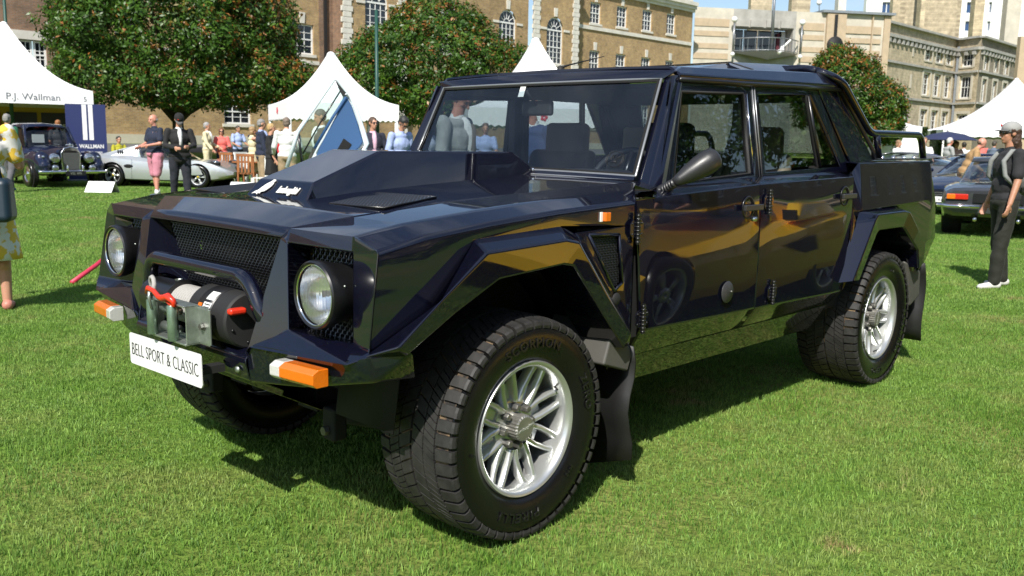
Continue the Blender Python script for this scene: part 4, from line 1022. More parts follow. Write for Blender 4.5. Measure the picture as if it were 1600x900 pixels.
# ================================================================ ground
def gz(x, y):                     # the lawn is flat near the cars and climbs to the terrace of the buildings
    t = min(1, max(0, (y-28)/12)); a = t*t*(3-2*t)
    return a*1.0
def ground_sheet(name, xs, ys, m, off=0):
    P = [[(x, y, gz(x, y)+off) for y in ys] for x in xs]
    return MB().grid(P).build(name, m, None, smooth=True, kind='structure')
def soil():
    m, n, b = nodes_of('lawn_soil'); t = n.nodes.new('ShaderNodeTexCoord')
    z = n.nodes.new('ShaderNodeTexNoise'); z.inputs['Scale'].default_value = .55; z.inputs['Detail'].default_value = 8; z.inputs['Roughness'].default_value = .7
    z2 = n.nodes.new('ShaderNodeTexNoise'); z2.inputs['Scale'].default_value = 30; z2.inputs['Detail'].default_value = 6
    n.links.new(t.outputs['Object'], z.inputs[0]); n.links.new(t.outputs['Object'], z2.inputs[0])
    r = n.nodes.new('ShaderNodeValToRGB'); e = r.color_ramp.elements; e[0].position = .38; e[0].color = (.09, .19, .02, 1); e[1].position = .72; e[1].color = (.22, .21, .07, 1)
    n.links.new(z.outputs['Fac'], r.inputs[0])
    mx_ = n.nodes.new('ShaderNodeMixRGB'); mx_.blend_type = 'MULTIPLY'; mx_.inputs[0].default_value = .7; n.links.new(r.outputs[0], mx_.inputs[1])
    rr_ = n.nodes.new('ShaderNodeMapRange'); rr_.inputs[1].default_value = .3; rr_.inputs[2].default_value = .7; rr_.inputs[3].default_value = .55; rr_.inputs[4].default_value = 1.35
    n.links.new(z2.outputs['Fac'], rr_.inputs[0]); n.links.new(rr_.outputs[0], mx_.inputs[2]); n.links.new(mx_.outputs[0], b.inputs['Base Color'])
    b.inputs['Roughness'].default_value = .95; b.inputs['Specular IOR Level'].default_value = .1
    bp = n.nodes.new('ShaderNodeBump'); bp.inputs['Strength'].default_value = 1; bp.inputs['Distance'].default_value = .03
    n.links.new(z2.outputs['Fac'], bp.inputs['Height']); n.links.new(bp.outputs[0], b.inputs['Normal'])
soil()
ground_sheet('lawn', [-700, -300, -120, -60]+list(np.arange(-50, 71, 2.5))+[90, 110, 140, 200, 400, 900], [-700, -300, -120, -60]+list(np.arange(-45, 60, 2.0))+[70, 100, 200, 500, 900], 'lawn_soil')
mat('asphalt', (.11, .11, .11), .9, var=.15, vscale=3, bump=.3, bscale=60)
mat('gravel_tan', (.42, .33, .22), .9, var=.12, vscale=2, bump=.5, bscale=50)
ground_sheet('road', [-60, -30]+list(np.arange(-20, 69, 3)), [35.5, 36.5, 37.5, 38.5, 39.7], 'asphalt', .006)
ground_sheet('gravel_yard', [-30, -10, 0, 10, 20, 30, 45, 60], [-42, -34, -26, -20, -15], 'gravel_tan', .006)

# ---- grass blades
def grass_mat():
    m = bpy.data.materials.new('grass_blades'); m.use_nodes = True; MATS['grass_blades'] = m; n = m.node_tree; n.nodes.clear()
    o = n.nodes.new('ShaderNodeOutputMaterial'); d = n.nodes.new('ShaderNodeBsdfPrincipled'); d.inputs['Roughness'].default_value = .55; d.inputs['Specular IOR Level'].default_value = .35
    tr = n.nodes.new('ShaderNodeBsdfTranslucent'); mx_ = n.nodes.new('ShaderNodeMixShader'); mx_.inputs[0].default_value = .38
    g = n.nodes.new('ShaderNodeNewGeometry')
    z = n.nodes.new('ShaderNodeTexNoise'); z.inputs['Scale'].default_value = 1.5; z.inputs['Detail'].default_value = 9; z.inputs['Roughness'].default_value = .68
    n.links.new(g.outputs['Position'], z.inputs[0])
    r = n.nodes.new('ShaderNodeValToRGB'); e = r.color_ramp.elements; e[0].position = .34; e[0].color = (.13, .265, .035, 1); e[1].position = .69; e[1].color = (.42, .30, .15, 1)
    e2 = e.new(.52); e2.color = (.20, .345, .07, 1); e3 = e.new(.61); e3.color = (.25, .34, .09, 1)
    n.links.new(z.outputs['Fac'], r.inputs[0])
    at = n.nodes.new('ShaderNodeAttribute'); at.attribute_name = 'tone'
    hs = n.nodes.new('ShaderNodeHueSaturation'); mr = n.nodes.new('ShaderNodeMapRange'); mr.inputs[3].default_value = .55; mr.inputs[4].default_value = 1.5
    n.links.new(at.outputs['Fac'], mr.inputs[0]); n.links.new(mr.outputs[0], hs.inputs['Value'])
    mr2 = n.nodes.new('ShaderNodeMapRange'); mr2.inputs[3].default_value = .512; mr2.inputs[4].default_value = .485; n.links.new(at.outputs['Fac'], mr2.inputs[0]); n.links.new(mr2.outputs[0], hs.inputs['Hue'])
    n.links.new(r.outputs[0], hs.inputs['Color']); n.links.new(hs.outputs[0], d.inputs['Base Color']); n.links.new(hs.outputs[0], tr.inputs[0])
    n.links.new(d.outputs[0], mx_.inputs[1]); n.links.new(tr.outputs[0], mx_.inputs[2]); n.links.new(mx_.outputs[0], o.inputs[0])
grass_mat()
def blade_tile(name, size, n, h0, h1, wd, seed, three=True):
    g = np.random.default_rng(seed); vs = []; fs = []; tone = []
    cl = g.uniform(-size/2, size/2, (n//9+1, 2))
    for i in range(n):
        if g.random() < .55: c = cl[g.integers(len(cl))]; x, y = c+g.normal(0, .012*size/.4, 2)
        else: x, y = g.uniform(-size/2, size/2, 2)
        a = g.uniform(0, 2*math.pi); h = g.uniform(h0, h1); ln = g.uniform(.15, .75)*h; b = g.uniform(0, 2*math.pi); w_ = wd*g.uniform(.6, 1.3)
        dx, dy = math.cos(a)*w_/2, math.sin(a)*w_/2; lx, ly = math.cos(b)*ln, math.sin(b)*ln; k = len(vs)
        vs += [(x-dx, y-dy, -.004), (x+dx, y+dy, -.004), (x-dx*.8+lx*.35, y-dy*.8+ly*.35, h*.55), (x+dx*.8+lx*.35, y+dy*.8+ly*.35, h*.55), (x+lx, y+ly, h*.92)]
        fs += [(k, k+1, k+3, k+2), (k+2, k+3, k+4)]; tone += [float(g.random())]*2
    me = bpy.data.meshes.new(name); me.from_pydata(vs, [], fs); me.materials.append(MATS['grass_blades'])
    at = me.attributes.new('tone', 'FLOAT', 'FACE'); at.data.foreach_set('value', tone)
    me.polygons.foreach_set('use_smooth', [True]*len(me.polygons))
    return me
def scatter(name, tiles, pts, scales):
    """one stuff object whose geometry nodes put a tile of blades on every point"""
    me = bpy.data.meshes.new(name); me.from_pydata(pts, [], [])
    at = me.attributes.new('turn', 'FLOAT', 'POINT'); at.data.foreach_set('value', [rnd.choice((0, 1, 2, 3))*math.pi/2+rnd.uniform(-.12, .12) for _ in pts])
    at = me.attributes.new('pick', 'INT', 'POINT'); at.data.foreach_set('value', [rnd.randrange(len(tiles)) for _ in pts])
    at = me.attributes.new('size', 'FLOAT', 'POINT'); at.data.foreach_set('value', [rnd.uniform(*scales) for _ in pts])
    o = bpy.data.objects.new(name, me); col.objects.link(o)
    ng = bpy.data.node_groups.new(name, 'GeometryNodeTree'); ng.interface.new_socket('Geometry', in_out='INPUT', socket_type='NodeSocketGeometry'); ng.interface.new_socket('Geometry', in_out='OUTPUT', socket_type='NodeSocketGeometry')
    gi = ng.nodes.new('NodeGroupInput'); go = ng.nodes.new('NodeGroupOutput'); jg = ng.nodes.new('GeometryNodeJoinGeometry')
    m2p = ng.nodes.new('GeometryNodeMeshToPoints'); ng.links.new(gi.outputs[0], m2p.inputs[0])
    def attr(nm, ty):
        a = ng.nodes.new('GeometryNodeInputNamedAttribute'); a.data_type = ty; a.inputs[0].default_value = nm; return a.outputs[0]
    tn = attr('turn', 'FLOAT'); pk = attr('pick', 'INT'); sz = attr('size', 'FLOAT')
    cx = ng.nodes.new('ShaderNodeCombineXYZ'); ng.links.new(tn, cx.inputs[2])
    cs = ng.nodes.new('ShaderNodeCombineXYZ'); cs.inputs[0].default_value = 1; cs.inputs[1].default_value = 1; ng.links.new(sz, cs.inputs[2])
    for k, tme in enumerate(tiles):
        hold = bpy.data.objects.new(name+'_tile', tme)      # source for the instances only, not in the scene
        oi = ng.nodes.new('GeometryNodeObjectInfo'); oi.inputs[0].default_value = hold
        ip = ng.nodes.new('GeometryNodeInstanceOnPoints'); cmp = ng.nodes.new('FunctionNodeCompare'); cmp.data_type = 'INT'; cmp.operation = 'EQUAL'
        ng.links.new(pk, cmp.inputs[2]); cmp.inputs[3].default_value = k
        ng.links.new(m2p.outputs[0], ip.inputs['Points']); ng.links.new(cmp.outputs[0], ip.inputs['Selection']); ng.links.new(oi.outputs['Geometry'], ip.inputs['Instance'])
        ng.links.new(cx.outputs[0], ip.inputs['Rotation']); ng.links.new(cs.outputs[0], ip.inputs['Scale']); ng.links.new(ip.outputs[0], jg.inputs[0])
    ng.links.new(jg.outputs[0], go.inputs[0]); md = o.modifiers.new('blades', 'NODES'); md.node_group = ng
    return tag(o, 'short bright green mown grass covering the whole lawn' if 'near' in name else None, 'grass' , kind='stuff')
def in_view(x, y, margin=.5):
    d = Vector((x-CAM[0], y-CAM[1])); f2 = Vector((_f.x, _f.y)).normalized(); r2 = Vector((_r0.x, _r0.y))
    dep = d.dot(f2); lat = d.dot(r2); return dep > .9 and abs(lat) < dep*.72+margin+.5, dep
near = []; mid = []; far = []
S = .40
for i in range(-20, 60):
    for j in range(-25, 60):
        x, y = i*S, j*S; ok, dep = in_view(x, y, .6)
        if ok and dep < 8.0: near.append((x, y, 0))
S2 = 1.0
for i in range(-10, 50):
    for j in range(-12, 50):
        x, y = i*S2, j*S2; ok, dep = in_view(x, y, 1.2)
        if ok and 7.4 < dep < 17: mid.append((x, y, gz(x, y)))
S3 = 2.5
for i in range(-6, 26):
    for j in range(-6, 16):
        x, y = i*S3, j*S3; ok, dep = in_view(x, y, 3)
        if ok and 15.5 < dep < 46 and y < 34: far.append((x, y, gz(x, y)))
g1 = scatter('grass_near', [blade_tile('grass_tile', .42, 2100, .011, .030, .0034, k) for k in range(4)], near, (.7, 1.15))
g1.name = 'grass'
g2 = scatter('grass_near', [blade_tile('grass_tile', 1.04, 5200, .014, .036, .006, 10+k) for k in range(3)], mid, (.8, 1.1)); g2.name = 'grass.001'
g3 = scatter('grass_near', [blade_tile('grass_tile', 2.6, 8000, .018, .038, .014, 20+k) for k in range(2)], far, (.8, 1.1)); g3.name = 'grass.002'
g2['label'] = 'short green mown grass in the middle of the lawn beyond the pickup'; g3['label'] = 'distant mown grass in front of the tents and trees'

# ================================================================ building materials
def brick_mat(name, c1, c2, mortar, scale=1.0, sky_=False):
    m, n, b = nodes_of(name); t = n.nodes.new('ShaderNodeTexCoord')
    sx = n.nodes.new('ShaderNodeSeparateXYZ'); n.links.new(t.outputs['Object'], sx.inputs[0])
    ad = n.nodes.new('ShaderNodeMath'); ad.operation = 'ADD'; n.links.new(sx.outputs[0], ad.inputs[0]); n.links.new(sx.outputs[1], ad.inputs[1])
    cb = n.nodes.new('ShaderNodeCombineXYZ'); n.links.new(ad.outputs[0], cb.inputs[0]); n.links.new(sx.outputs[2], cb.inputs[1])
    br = n.nodes.new('ShaderNodeTexBrick'); br.inputs['Scale'].default_value = scale; br.inputs['Brick Width'].default_value = .225; br.inputs['Row Height'].default_value = .075
    br.inputs['Mortar Size'].default_value = .008; br.inputs['Color1'].default_value = (*c1, 1); br.inputs['Color2'].default_value = (*c2, 1); br.inputs['Mortar'].default_value = (*mortar, 1)
    n.links.new(cb.outputs[0], br.inputs[0])
    z = n.nodes.new('ShaderNodeTexNoise'); z.inputs['Scale'].default_value = .35; z.inputs['Detail'].default_value = 9; z.inputs['Roughness'].default_value = .7; n.links.new(t.outputs['Object'], z.inputs[0])
    z2 = n.nodes.new('ShaderNodeTexNoise'); z2.inputs['Scale'].default_value = 3.2; z2.inputs['Detail'].default_value = 5; z2.inputs['Roughness'].default_value = .8; n.links.new(t.outputs['Object'], z2.inputs[0])
    mlt = n.nodes.new('ShaderNodeMath'); mlt.operation = 'ADD'; n.links.new(z.outputs['Fac'], mlt.inputs[0]); n.links.new(z2.outputs['Fac'], mlt.inputs[1])
    mr = n.nodes.new('ShaderNodeMapRange'); mr.inputs[1].default_value = .75; mr.inputs[2].default_value = 1.3; mr.inputs[3].default_value = .62; mr.inputs[4].default_value = 1.35; n.links.new(mlt.outputs[0], mr.inputs[0])
    h = n.nodes.new('ShaderNodeHueSaturation'); n.links.new(br.outputs['Color'], h.inputs['Color']); n.links.new(mr.outputs[0], h.inputs['Value']); n.links.new(h.outputs[0], b.inputs['Base Color'])
    b.inputs['Roughness'].default_value = .9
    bp = n.nodes.new('ShaderNodeBump'); bp.inputs['Strength'].default_value = .5; bp.inputs['Distance'].default_value = .01; bp.invert = True
    n.links.new(br.outputs['Fac'], bp.inputs['Height']); n.links.new(bp.outputs[0], b.inputs['Normal'])
brick_mat('brick_yellow', (.44, .285, .115), (.31, .195, .085), (.36, .30, .21))
brick_mat('brick_red', (.27, .15, .085), (.19, .11, .07), (.22, .19, .15))
brick_mat('brick_shaded', (.26, .22, .155), (.18, .15, .11), (.26, .23, .18))
def stone_mat(name, c1, c2, w_=.5, h_=.28):
    m, n, b = nodes_of(name); t = n.nodes.new('ShaderNodeTexCoord')
    sx = n.nodes.new('ShaderNodeSeparateXYZ'); n.links.new(t.outputs['Object'], sx.inputs[0])
    ad = n.nodes.new('ShaderNodeMath'); ad.operation = 'ADD'; n.links.new(sx.outputs[0], ad.inputs[0]); n.links.new(sx.outputs[1], ad.inputs[1])
    cb = n.nodes.new('ShaderNodeCombineXYZ'); n.links.new(ad.outputs[0], cb.inputs[0]); n.links.new(sx.outputs[2], cb.inputs[1])
    br = n.nodes.new('ShaderNodeTexBrick'); br.inputs['Scale'].default_value = 1; br.inputs['Brick Width'].default_value = w_; br.inputs['Row Height'].default_value = h_; br.inputs['Mortar Size'].default_value = .012; br.inputs['Bias'].default_value = -.2
    br.inputs['Color1'].default_value = (*c1, 1); br.inputs['Color2'].default_value = (*c2, 1); br.inputs['Mortar'].default_value = (c2[0]*.9, c2[1]*.9, c2[2]*.9, 1)
    n.links.new(cb.outputs[0], br.inputs[0])
    z = n.nodes.new('ShaderNodeTexNoise'); z.inputs['Scale'].default_value = 1.4; z.inputs['Detail'].default_value = 9; z.inputs['Roughness'].default_value = .75; n.links.new(t.outputs['Object'], z.inputs[0])
    mr = n.nodes.new('ShaderNodeMapRange'); mr.inputs[1].default_value = .35; mr.inputs[2].default_value = .68; mr.inputs[3].default_value = .62; mr.inputs[4].default_value = 1.25; n.links.new(z.outputs['Fac'], mr.inputs[0])
    h = n.nodes.new('ShaderNodeHueSaturation'); n.links.new(br.outputs['Color'], h.inputs['Color']); n.links.new(mr.outputs[0], h.inputs['Value']); n.links.new(h.outputs[0], b.inputs['Base Color'])
    b.inputs['Roughness'].default_value = .92
    bp = n.nodes.new('ShaderNodeBump'); bp.inputs['Strength'].default_value = .6; bp.inputs['Distance'].default_value = .03; n.links.new(z.outputs['Fac'], bp.inputs['Height']); n.links.new(bp.outputs[0], b.inputs['Normal'])
stone_mat('ragstone', (.50, .42, .285), (.37, .31, .21)); stone_mat('ragstone_warm', (.56, .47, .31), (.42, .35, .235))
mat('portland', (.62, .59, .52), .8, var=.14, vscale=1.5); mat('pale_stone', (.50, .46, .38), .85, var=.16, vscale=.9); mat('grey_stone', (.34, .33, .30), .85, var=.22, vscale=1.2)
mat('buff_stone', (.44, .345, .235), .88, var=.12, vscale=2); mat('white_paint', (.78, .78, .76), .5); mat('white_render', (.80, .80, .78), .8, var=.03)
mat('window_dark', (.012, .016, .022), .06, spec=.8); mat('window_blue', (.015, .05, .14), .08, spec=.7, coat=1); mat('lead_roof', (.20, .22, .24), .6, var=.2)
mat('slate', (.05, .055, .065), .6, var=.2); mat('pipe_black', (.015, .015, .016), .5); mat('steel_grey', (.25, .26, .27), .4, metal=.7)
mat('canvas', (.82, .82, .83), .75, var=.02, vscale=2); mat('canvas_shade', (.70, .70, .72), .8)

# wall helper working in (u, z) on a vertical plane through O along unit vector D, outward normal N
class Wall:
    def __init__(s, O, D, parent):
        s.O = Vector(O); s.D = Vector(D).normalized(); s.N = Vector((s.D.y, -s.D.x, 0)); s.p = parent
        if s.N.dot(Vector((CAM[0], CAM[1], 0))-s.O) < 0: s.N = -s.N
    def P(s, u, z, out_=0): return s.O+s.D*u+Vector((0, 0, z))+s.N*out_
    def block(s, b, u0, u1, z0, z1, o0, o1):
        return b.add([s.P(u, z, o) for u, z, o in ((u0, z0, o0), (u1, z0, o0), (u1, z0, o1), (u0, z0, o1), (u0, z1, o0), (u1, z1, o0), (u1, z1, o1), (u0, z1, o1))], [(0, 1, 2, 3), (4, 7, 6, 5), (0, 4, 5, 1), (1, 5, 6, 2), (2, 6, 7, 3), (3, 7, 4, 0)])
    def part(s, name, u0, u1, z0, z1, o0, o1, m, bevel=0):
        b = MB(); s.block(b, u0, u1, z0, z1, o0, o1); return b.build(name, m, s.p, bevel=bevel)
    def sheet(s, name, u0, u1, z0, z1, holes, m, depth=.35, out_=0):
        """wall face with real openings: a grid of cells leaving the holes open, plus reveals"""
        us = sorted({u0, u1, *[h[0] for h in holes], *[h[1] for h in holes]}); zs = sorted({z0, z1, *[h[2] for h in holes], *[h[3] for h in holes]})
        us = [u for u in us if u0 <= u <= u1]; zs = [z for z in zs if z0 <= z <= z1]
        b = MB()
        for i in range(len(us)-1):
            for j in range(len(zs)-1):
                cu, cz = (us[i]+us[i+1])/2, (zs[j]+zs[j+1])/2
                if any(h[0] < cu < h[1] and h[2] < cz < h[3] for h in holes): continue
                b.add([s.P(us[i], zs[j], out_), s.P(us[i+1], zs[j], out_), s.P(us[i+1], zs[j+1], out_), s.P(us[i], zs[j+1], out_)], [(0, 1, 2, 3)])
        for h in holes:
            c = [(h[0], h[2]), (h[1], h[2]), (h[1], h[3]), (h[0], h[3])]
            for k in range(4):
                a, d = c[k], c[(k+1) % 4]; b.add([s.P(*a, out_), s.P(*d, out_), s.P(*d, out_-depth), s.P(*a, out_-depth)], [(0, 1, 2, 3)])
        return b.build(name, m, s.p)
    def sash(s, u0, u1, z0, z1, nx=3, ny=4, rec=.12, head=True, arch=False, m='white_paint', glass='window_dark', sill='portland', fw=.085, key=True, out_=0):
        b = MB(); R_ = (u1-u0)/2; ztop = z1-R_ if arch else z1
        s.block(b, u0, u0+fw, z0, ztop, out_-rec-.06, out_-rec); s.block(b, u1-fw, u1, z0, ztop, out_-rec-.06, out_-rec)
        s.block(b, u0+fw, u1-fw, z0, z0+fw, out_-rec-.06, out_-rec-.002)
        if not arch: s.block(b, u0+fw, u1-fw, z1-fw, z1, out_-rec-.06, out_-rec-.002)
        zm = (z0+ztop)/2; s.block(b, u0+fw, u1-fw, zm-.035, zm+.035, out_-rec-.055, out_-rec+.004)
        for k in range(1, nx):
            u = u0+fw+(u1-u0-2*fw)*k/nx; s.block(b, u-.016, u+.016, z0+fw, ztop-(0 if arch else fw), out_-rec-.05, out_-rec-.012)
        for k in range(1, ny):
            z = z0+fw+(ztop-z0-(fw if arch else 2*fw))*k/ny
            if abs(z-zm) > .08: s.block(b, u0+fw, u1-fw, z-.014, z+.014, out_-rec-.048, out_-rec-.014)
        if arch:
            cu = (u0+u1)/2; n = 14
            for r0, r1 in ((R_-fw*1.2, R_), (R_*.30, R_*.36)):
                L = []
                for i in range(n+1):
                    a = math.pi*i/n; L.append([s.P(cu-r0*math.cos(a), ztop+r0*math.sin(a), out_-rec-.002), s.P(cu-r1*math.cos(a), ztop+r1*math.sin(a), out_-rec-.002)])
                b.grid(L)
            for a in (30, 60, 90, 120, 150):
                c_, s__ = math.cos(R(a)), math.sin(R(a)); p0 = s.P(cu+R_*.3*c_, ztop+R_*.3*s__, out_-rec-.01); p1 = s.P(cu+(R_-fw)*c_, ztop+(R_-fw)*s__, out_-rec-.01); b.tube([p0, p1], .018, 4)
            s.block(b, u0, u1, ztop-.05, ztop+.05, out_-rec-.05, out_-rec+.006)
        w_ = b.build('window', m, s.p)
        g = MB()
        if arch:
            cu = (u0+u1)/2; poly = [s.P(u0, z0, out_-rec-.05), s.P(u1, z0, out_-rec-.05)]+[s.P(cu+R_*math.cos(math.pi*i/12), ztop+R_*math.sin(math.pi*i/12), out_-rec-.05) for i in range(13)]
            g.add(poly, [tuple(range(len(poly)))])
        else: g.add([s.P(u0, z0, out_-rec-.05), s.P(u1, z0, out_-rec-.05), s.P(u1, z1, out_-rec-.05), s.P(u0, z1, out_-rec-.05)], [(0, 1, 2, 3)])
        g.build('glass', glass, w_)
        if sill: x = MB(); s.block(x, u0-.12, u1+.12, z0-.16, z0-.004, out_-rec, out_+.08); x.build('sill', sill, w_)
        if key:
            x = MB(); x.add([s.P(q[0], q[1], o) for o in (out_+.003, out_+.07) for q in (((u0+u1)/2-.14, z1+.03), ((u0+u1)/2+.14, z1+.03), ((u0+u1)/2+.19, z1+.62), ((u0+u1)/2-.19, z1+.62))], [(0, 1, 2, 3), (7, 6, 5, 4), (0, 4, 5, 1), (1, 5, 6, 2), (2, 6, 7, 3), (3, 7, 4, 0)]); x.build('keystone', 'portland', w_)
        return w_
    def spandrel(s, u0, u1, z1, m, out_=0):     # brick corners left above an arched opening
        cu = (u0+u1)/2; R_ = (u1-u0)/2; zc = z1-R_; b = MB()
        for sg in (-1, 1):
            pts = [s.P(cu+sg*R_, z1, out_), *[s.P(cu+sg*R_*math.cos(a), zc+R_*math.sin(a), out_) for a in [math.pi/2*i/8 for i in range(9)]]]
            b.add(pts, [(0, i, i+1) for i in range(1, 9)])
        return b.build('wall', m, s.p)

# ---- long yellow brick building, plane y = 42
bb = thing('brick_building', 'long yellow brick building with white sash and arched windows behind the trees', 'building', (0, 0, 0))
W = Wall((0, 42, 0), (1, 0, 0), bb); Z0 = .9
up_w = [(53.05, 54.35), (56.35, 57.7), (59.75, 61.1), (63.2, 64.5)]
holes_r = [(a, b_, 10.45+.06*i, 12.0+.1*i) for i, (a, b_) in enumerate(up_w)]+[(a+.05, b_+.02, 6.6, 8.45) for a, b_ in up_w]+[(a+.05, b_+.02, 2.6, 4.6) for a, b_ in up_w]
W.sheet('wall', 50.7, 67.05, Z0, 13.0, holes_r, 'brick_yellow')
for h in holes_r: W.sash(*h, nx=3, ny=4)
W.part('string_course', 50.7, 67.05, 9.95, 10.22, .003, .10, 'portland')
for z0_, z1_, o in ((12.75, 12.98, .16), (12.98, 13.25, .32), (13.25, 13.55, .48)): W.part('cornice', 50.4, 67.2, z0_, z1_, -.3, o, 'portland')
W.part('parapet', 50.6, 67.0, 13.55, 14.4, -.4, .02, 'portland')
for i in range(7): W.part('cornice_block', 52+2.3*i, 52.5+2.3*i, 13.56, 14.2, .03, .10, 'portland')
# pavilion with the arched window
H3 = (47.15, 48.95, 7.0, 10.25)
W.sheet('wall', 45.7, 50.7, Z0, 15.4, [H3, (47.15, 48.95, 2.6, 5.4)], 'brick_yellow', out_=.9); W.spandrel(H3[0], H3[1], H3[3], 'brick_yellow', .9)
W.sash(*H3, nx=4, ny=6, arch=True, out_=.9); W.sash(47.15, 48.95, 2.6, 5.4, nx=4, ny=4, out_=.9)
W.part('impost', 46.5, 47.13, 9.30, 9.46, .903, .96, 'portland'); W.part('impost', 48.97, 49.6, 9.30, 9.46, .903, .96, 'portland')
W.part('pavilion_return', 50.69, 50.7, Z0, 15.4, 0, .9, 'brick_yellow')
W.part('cornice', 45.5, 50.9, 12.9, 13.2, .9, 1.25, 'portland')
H2 = (42.8, 44.5, 7.0, 10.3)
W.sheet('wall', 34.4, 45.7, Z0, 15.4, [H2, (37.4, 39.1, 7.0, 10.3)], 'brick_yellow', out_=.45)
for h in (H2, (37.4, 39.1, 7.0, 10.3)): W.spandrel(h[0], h[1], h[3], 'brick_yellow', .45); W.sash(*h, nx=4, ny=6, arch=True, out_=.45)
W.part('impost', 44.52, 45.1, 9.35, 9.5, .453, .51, 'portland'); W.part('impost', 42.2, 42.78, 9.35, 9.5, .453, .51, 'portland')
H1 = (31.25, 32.95, 6.6, 10.2)
W.sheet('wall', 29.6, 34.4, Z0, 15.4, [H1], 'brick_yellow', out_=.9); W.spandrel(H1[0], H1[1], H1[3], 'brick_yellow', .9); W.sash(*H1, nx=4, ny=7, arch=True, out_=.9)
W.part('impost', 30.6, 31.22, 9.2, 9.36, .903, .96, 'portland'); W.part('impost', 32.98, 33.5, 9.2, 9.36, .903, .96, 'portland')
W.part('pavilion_return', 29.58, 29.6, Z0, 15.4, 0, .9, 'brick_red')
Hl = [(26.75, 28.3, 6.1, 7.75), (26.75, 28.3, 3.9, 5.2), (20.5, 22.0, 6.1, 7.75), (22.6, 24.2, 2.1, 3.4), (17, 18.4, 6.1, 7.75)]
W.sheet('wall', 15.3, 29.6, Z0, 15.4, Hl, 'brick_yellow'); 
for h in Hl: W.sash(*h, nx=3, ny=4)
W.part('wall', 28.65, 29.58, Z0, 15.4, .002, .03, 'brick_red'); W.part('drain_pipe', 28.95, 29.10, Z0, 15.4, .04, .18, 'pipe_black')
W.part('string_course', 15.3, 28.6, 5.55, 5.75, .003, .08, 'portland'); W.part('plinth', 15.3, 67.05, Z0, 1.45, .003 if False else -.2, .14, 'pale_stone')
# quoins: every block is a stone of its own
q0 = None
def quoin(u, z0_, z1_, o):
    global q0
    k = 0; z = z0_
    while z < z1_:
        wd = .78 if k % 2 else .58
        if q0 is None:
            b = MB(); b.box((-.5, -.5, 0), (.5, .5, .29)); q0 = b.build('quoin_stone', 'portland', bb, bevel=.012, seg=1); q = q0
        else: q = clone(q0, bb)
        q.location = (u, 42-o-.003, z); q.scale = (wd, .12, 1); z += .31; k += 1
for u, o in ((29.95, .9), (34.0, .9), (46.05, .9), (50.3, .9)): quoin(u, 1.5, 15.0, o)
# left wing, darker red brick
lw = thing('brick_wing', 'darker red brick wing with a white window behind the left tent', 'building')
W2 = Wall((0, 42, 0), (1, 0, 0), lw)
Hw = [(12.72, 13.85, 4.3, 5.55), (9.3, 10.5, 4.3, 5.55), (12.72, 13.85, 8.0, 9.8), (4, 5.2, 4.3, 5.6)]
W2.sheet('wall', -30, 15.3, Z0, 15.4, Hw, 'brick_red', out_=.002)
for h in Hw: W2.sash(h[0], (h[0]+h[1])/2-.03, h[2], h[3], nx=2, ny=3, key=False, out_=.02); W2.sash((h[0]+h[1])/2+.03, h[1], h[2], h[3], nx=2, ny=3, key=False, out_=.02)
W2.part('lintel', 12.4, 14.2, 5.57, 5.95, .006, .10, 'portland')

# ---- modern building of striped stone with a balcony
A0 = spot(1084, 84, 0, 11); A1 = spot(1388, 87.5, 0, 11); Dv = (A1-A0); Lw = Dv.length
sb = thing('striped_stone_building', 'modern pale stone building with buff stripes and a glazed balcony in the centre', 'building')
V = Wall(A0, Dv, sb)
k_ = Lw/302
def pu(px): return (px-1084)*k_
def zz_(py, px=1230): return zpy(py, px, 85.5)
V.sheet('wall', 0, pu(1142), .9, zz_(17), [], 'pale_stone'); V.sheet('wall', pu(1238), Lw, .9, zz_(17), [], 'pale_stone')
V.sheet('wall', pu(1142), pu(1238), .9, zz_(17), [(pu(1146), pu(1234), zz_(86), zz_(45))], 'grey_stone', depth=1.6)
bands = [(34, 46), (53, 61), (72, 80), (87, 96), (104, 113), (122, 131), (140, 149)]
for i, (a, b_) in enumerate(bands):
    V.part('buff_band', 0, pu(1136), zz_(b_), zz_(a), .003, .06, 'buff_stone'); V.part('buff_band', pu(1245), pu(1282), zz_(b_), zz_(a), .003, .06, 'buff_stone')
    V.part('buff_band', pu(1316), pu(1356), zz_(b_+2), zz_(a+2), .063, .10, 'buff_stone'); V.part('buff_band', pu(1358), pu(1372), zz_(b_+2), zz_(a+2), .063, .10, 'buff_stone')
V.part('buff_pier', pu(1284), pu(1314), .9, zz_(18), .003, .30, 'buff_stone'); V.part('buff_pier', pu(1356.3), pu(1358), .9, zz_(18), .003, .2, 'buff_stone')
V.part('buff_pier', pu(1376), Lw, .9, zz_(18), .003, .12, 'buff_stone')
V.part('dark_gutter_pipe', pu(1295), pu(1299), zz_(58), zz_(20), .30, .45, 'pipe_black')
rl = MB(); c = V.P(pu(1297), zz_(68), .3); rl.lathe([(.0005, -.25), (.5, -.2), (.75, 0), (.78, .2), (.0005, .2)], 24, 'y', (0, 0, 0)); o_ = rl.build('round_vent', 'black_matte', sb, smooth=True); o_.location = c; o_.rotation_euler = (0, 0, math.atan2(V.N.y, V.N.x)-math.pi/2)
for a, b_ in ((1146, 1165), (1168, 1188), (1192, 1210), (1214, 1234)):
    V.part('lintel_block', pu(a), pu(b_), zz_(44), zz_(33), .003, .12, 'grey_stone')
for i in range(4):
    a, b_ = pu(1147+22*i), pu(1168+22*i); wv = V.part('balcony_window', a, b_, zz_(86), zz_(46), -1.5, -1.45, 'window_dark'); x = MB(); V.block(x, a, a+.12, zz_(86), zz_(46), -1.44, -1.36); x.build('mullion', 'steel_grey', wv)
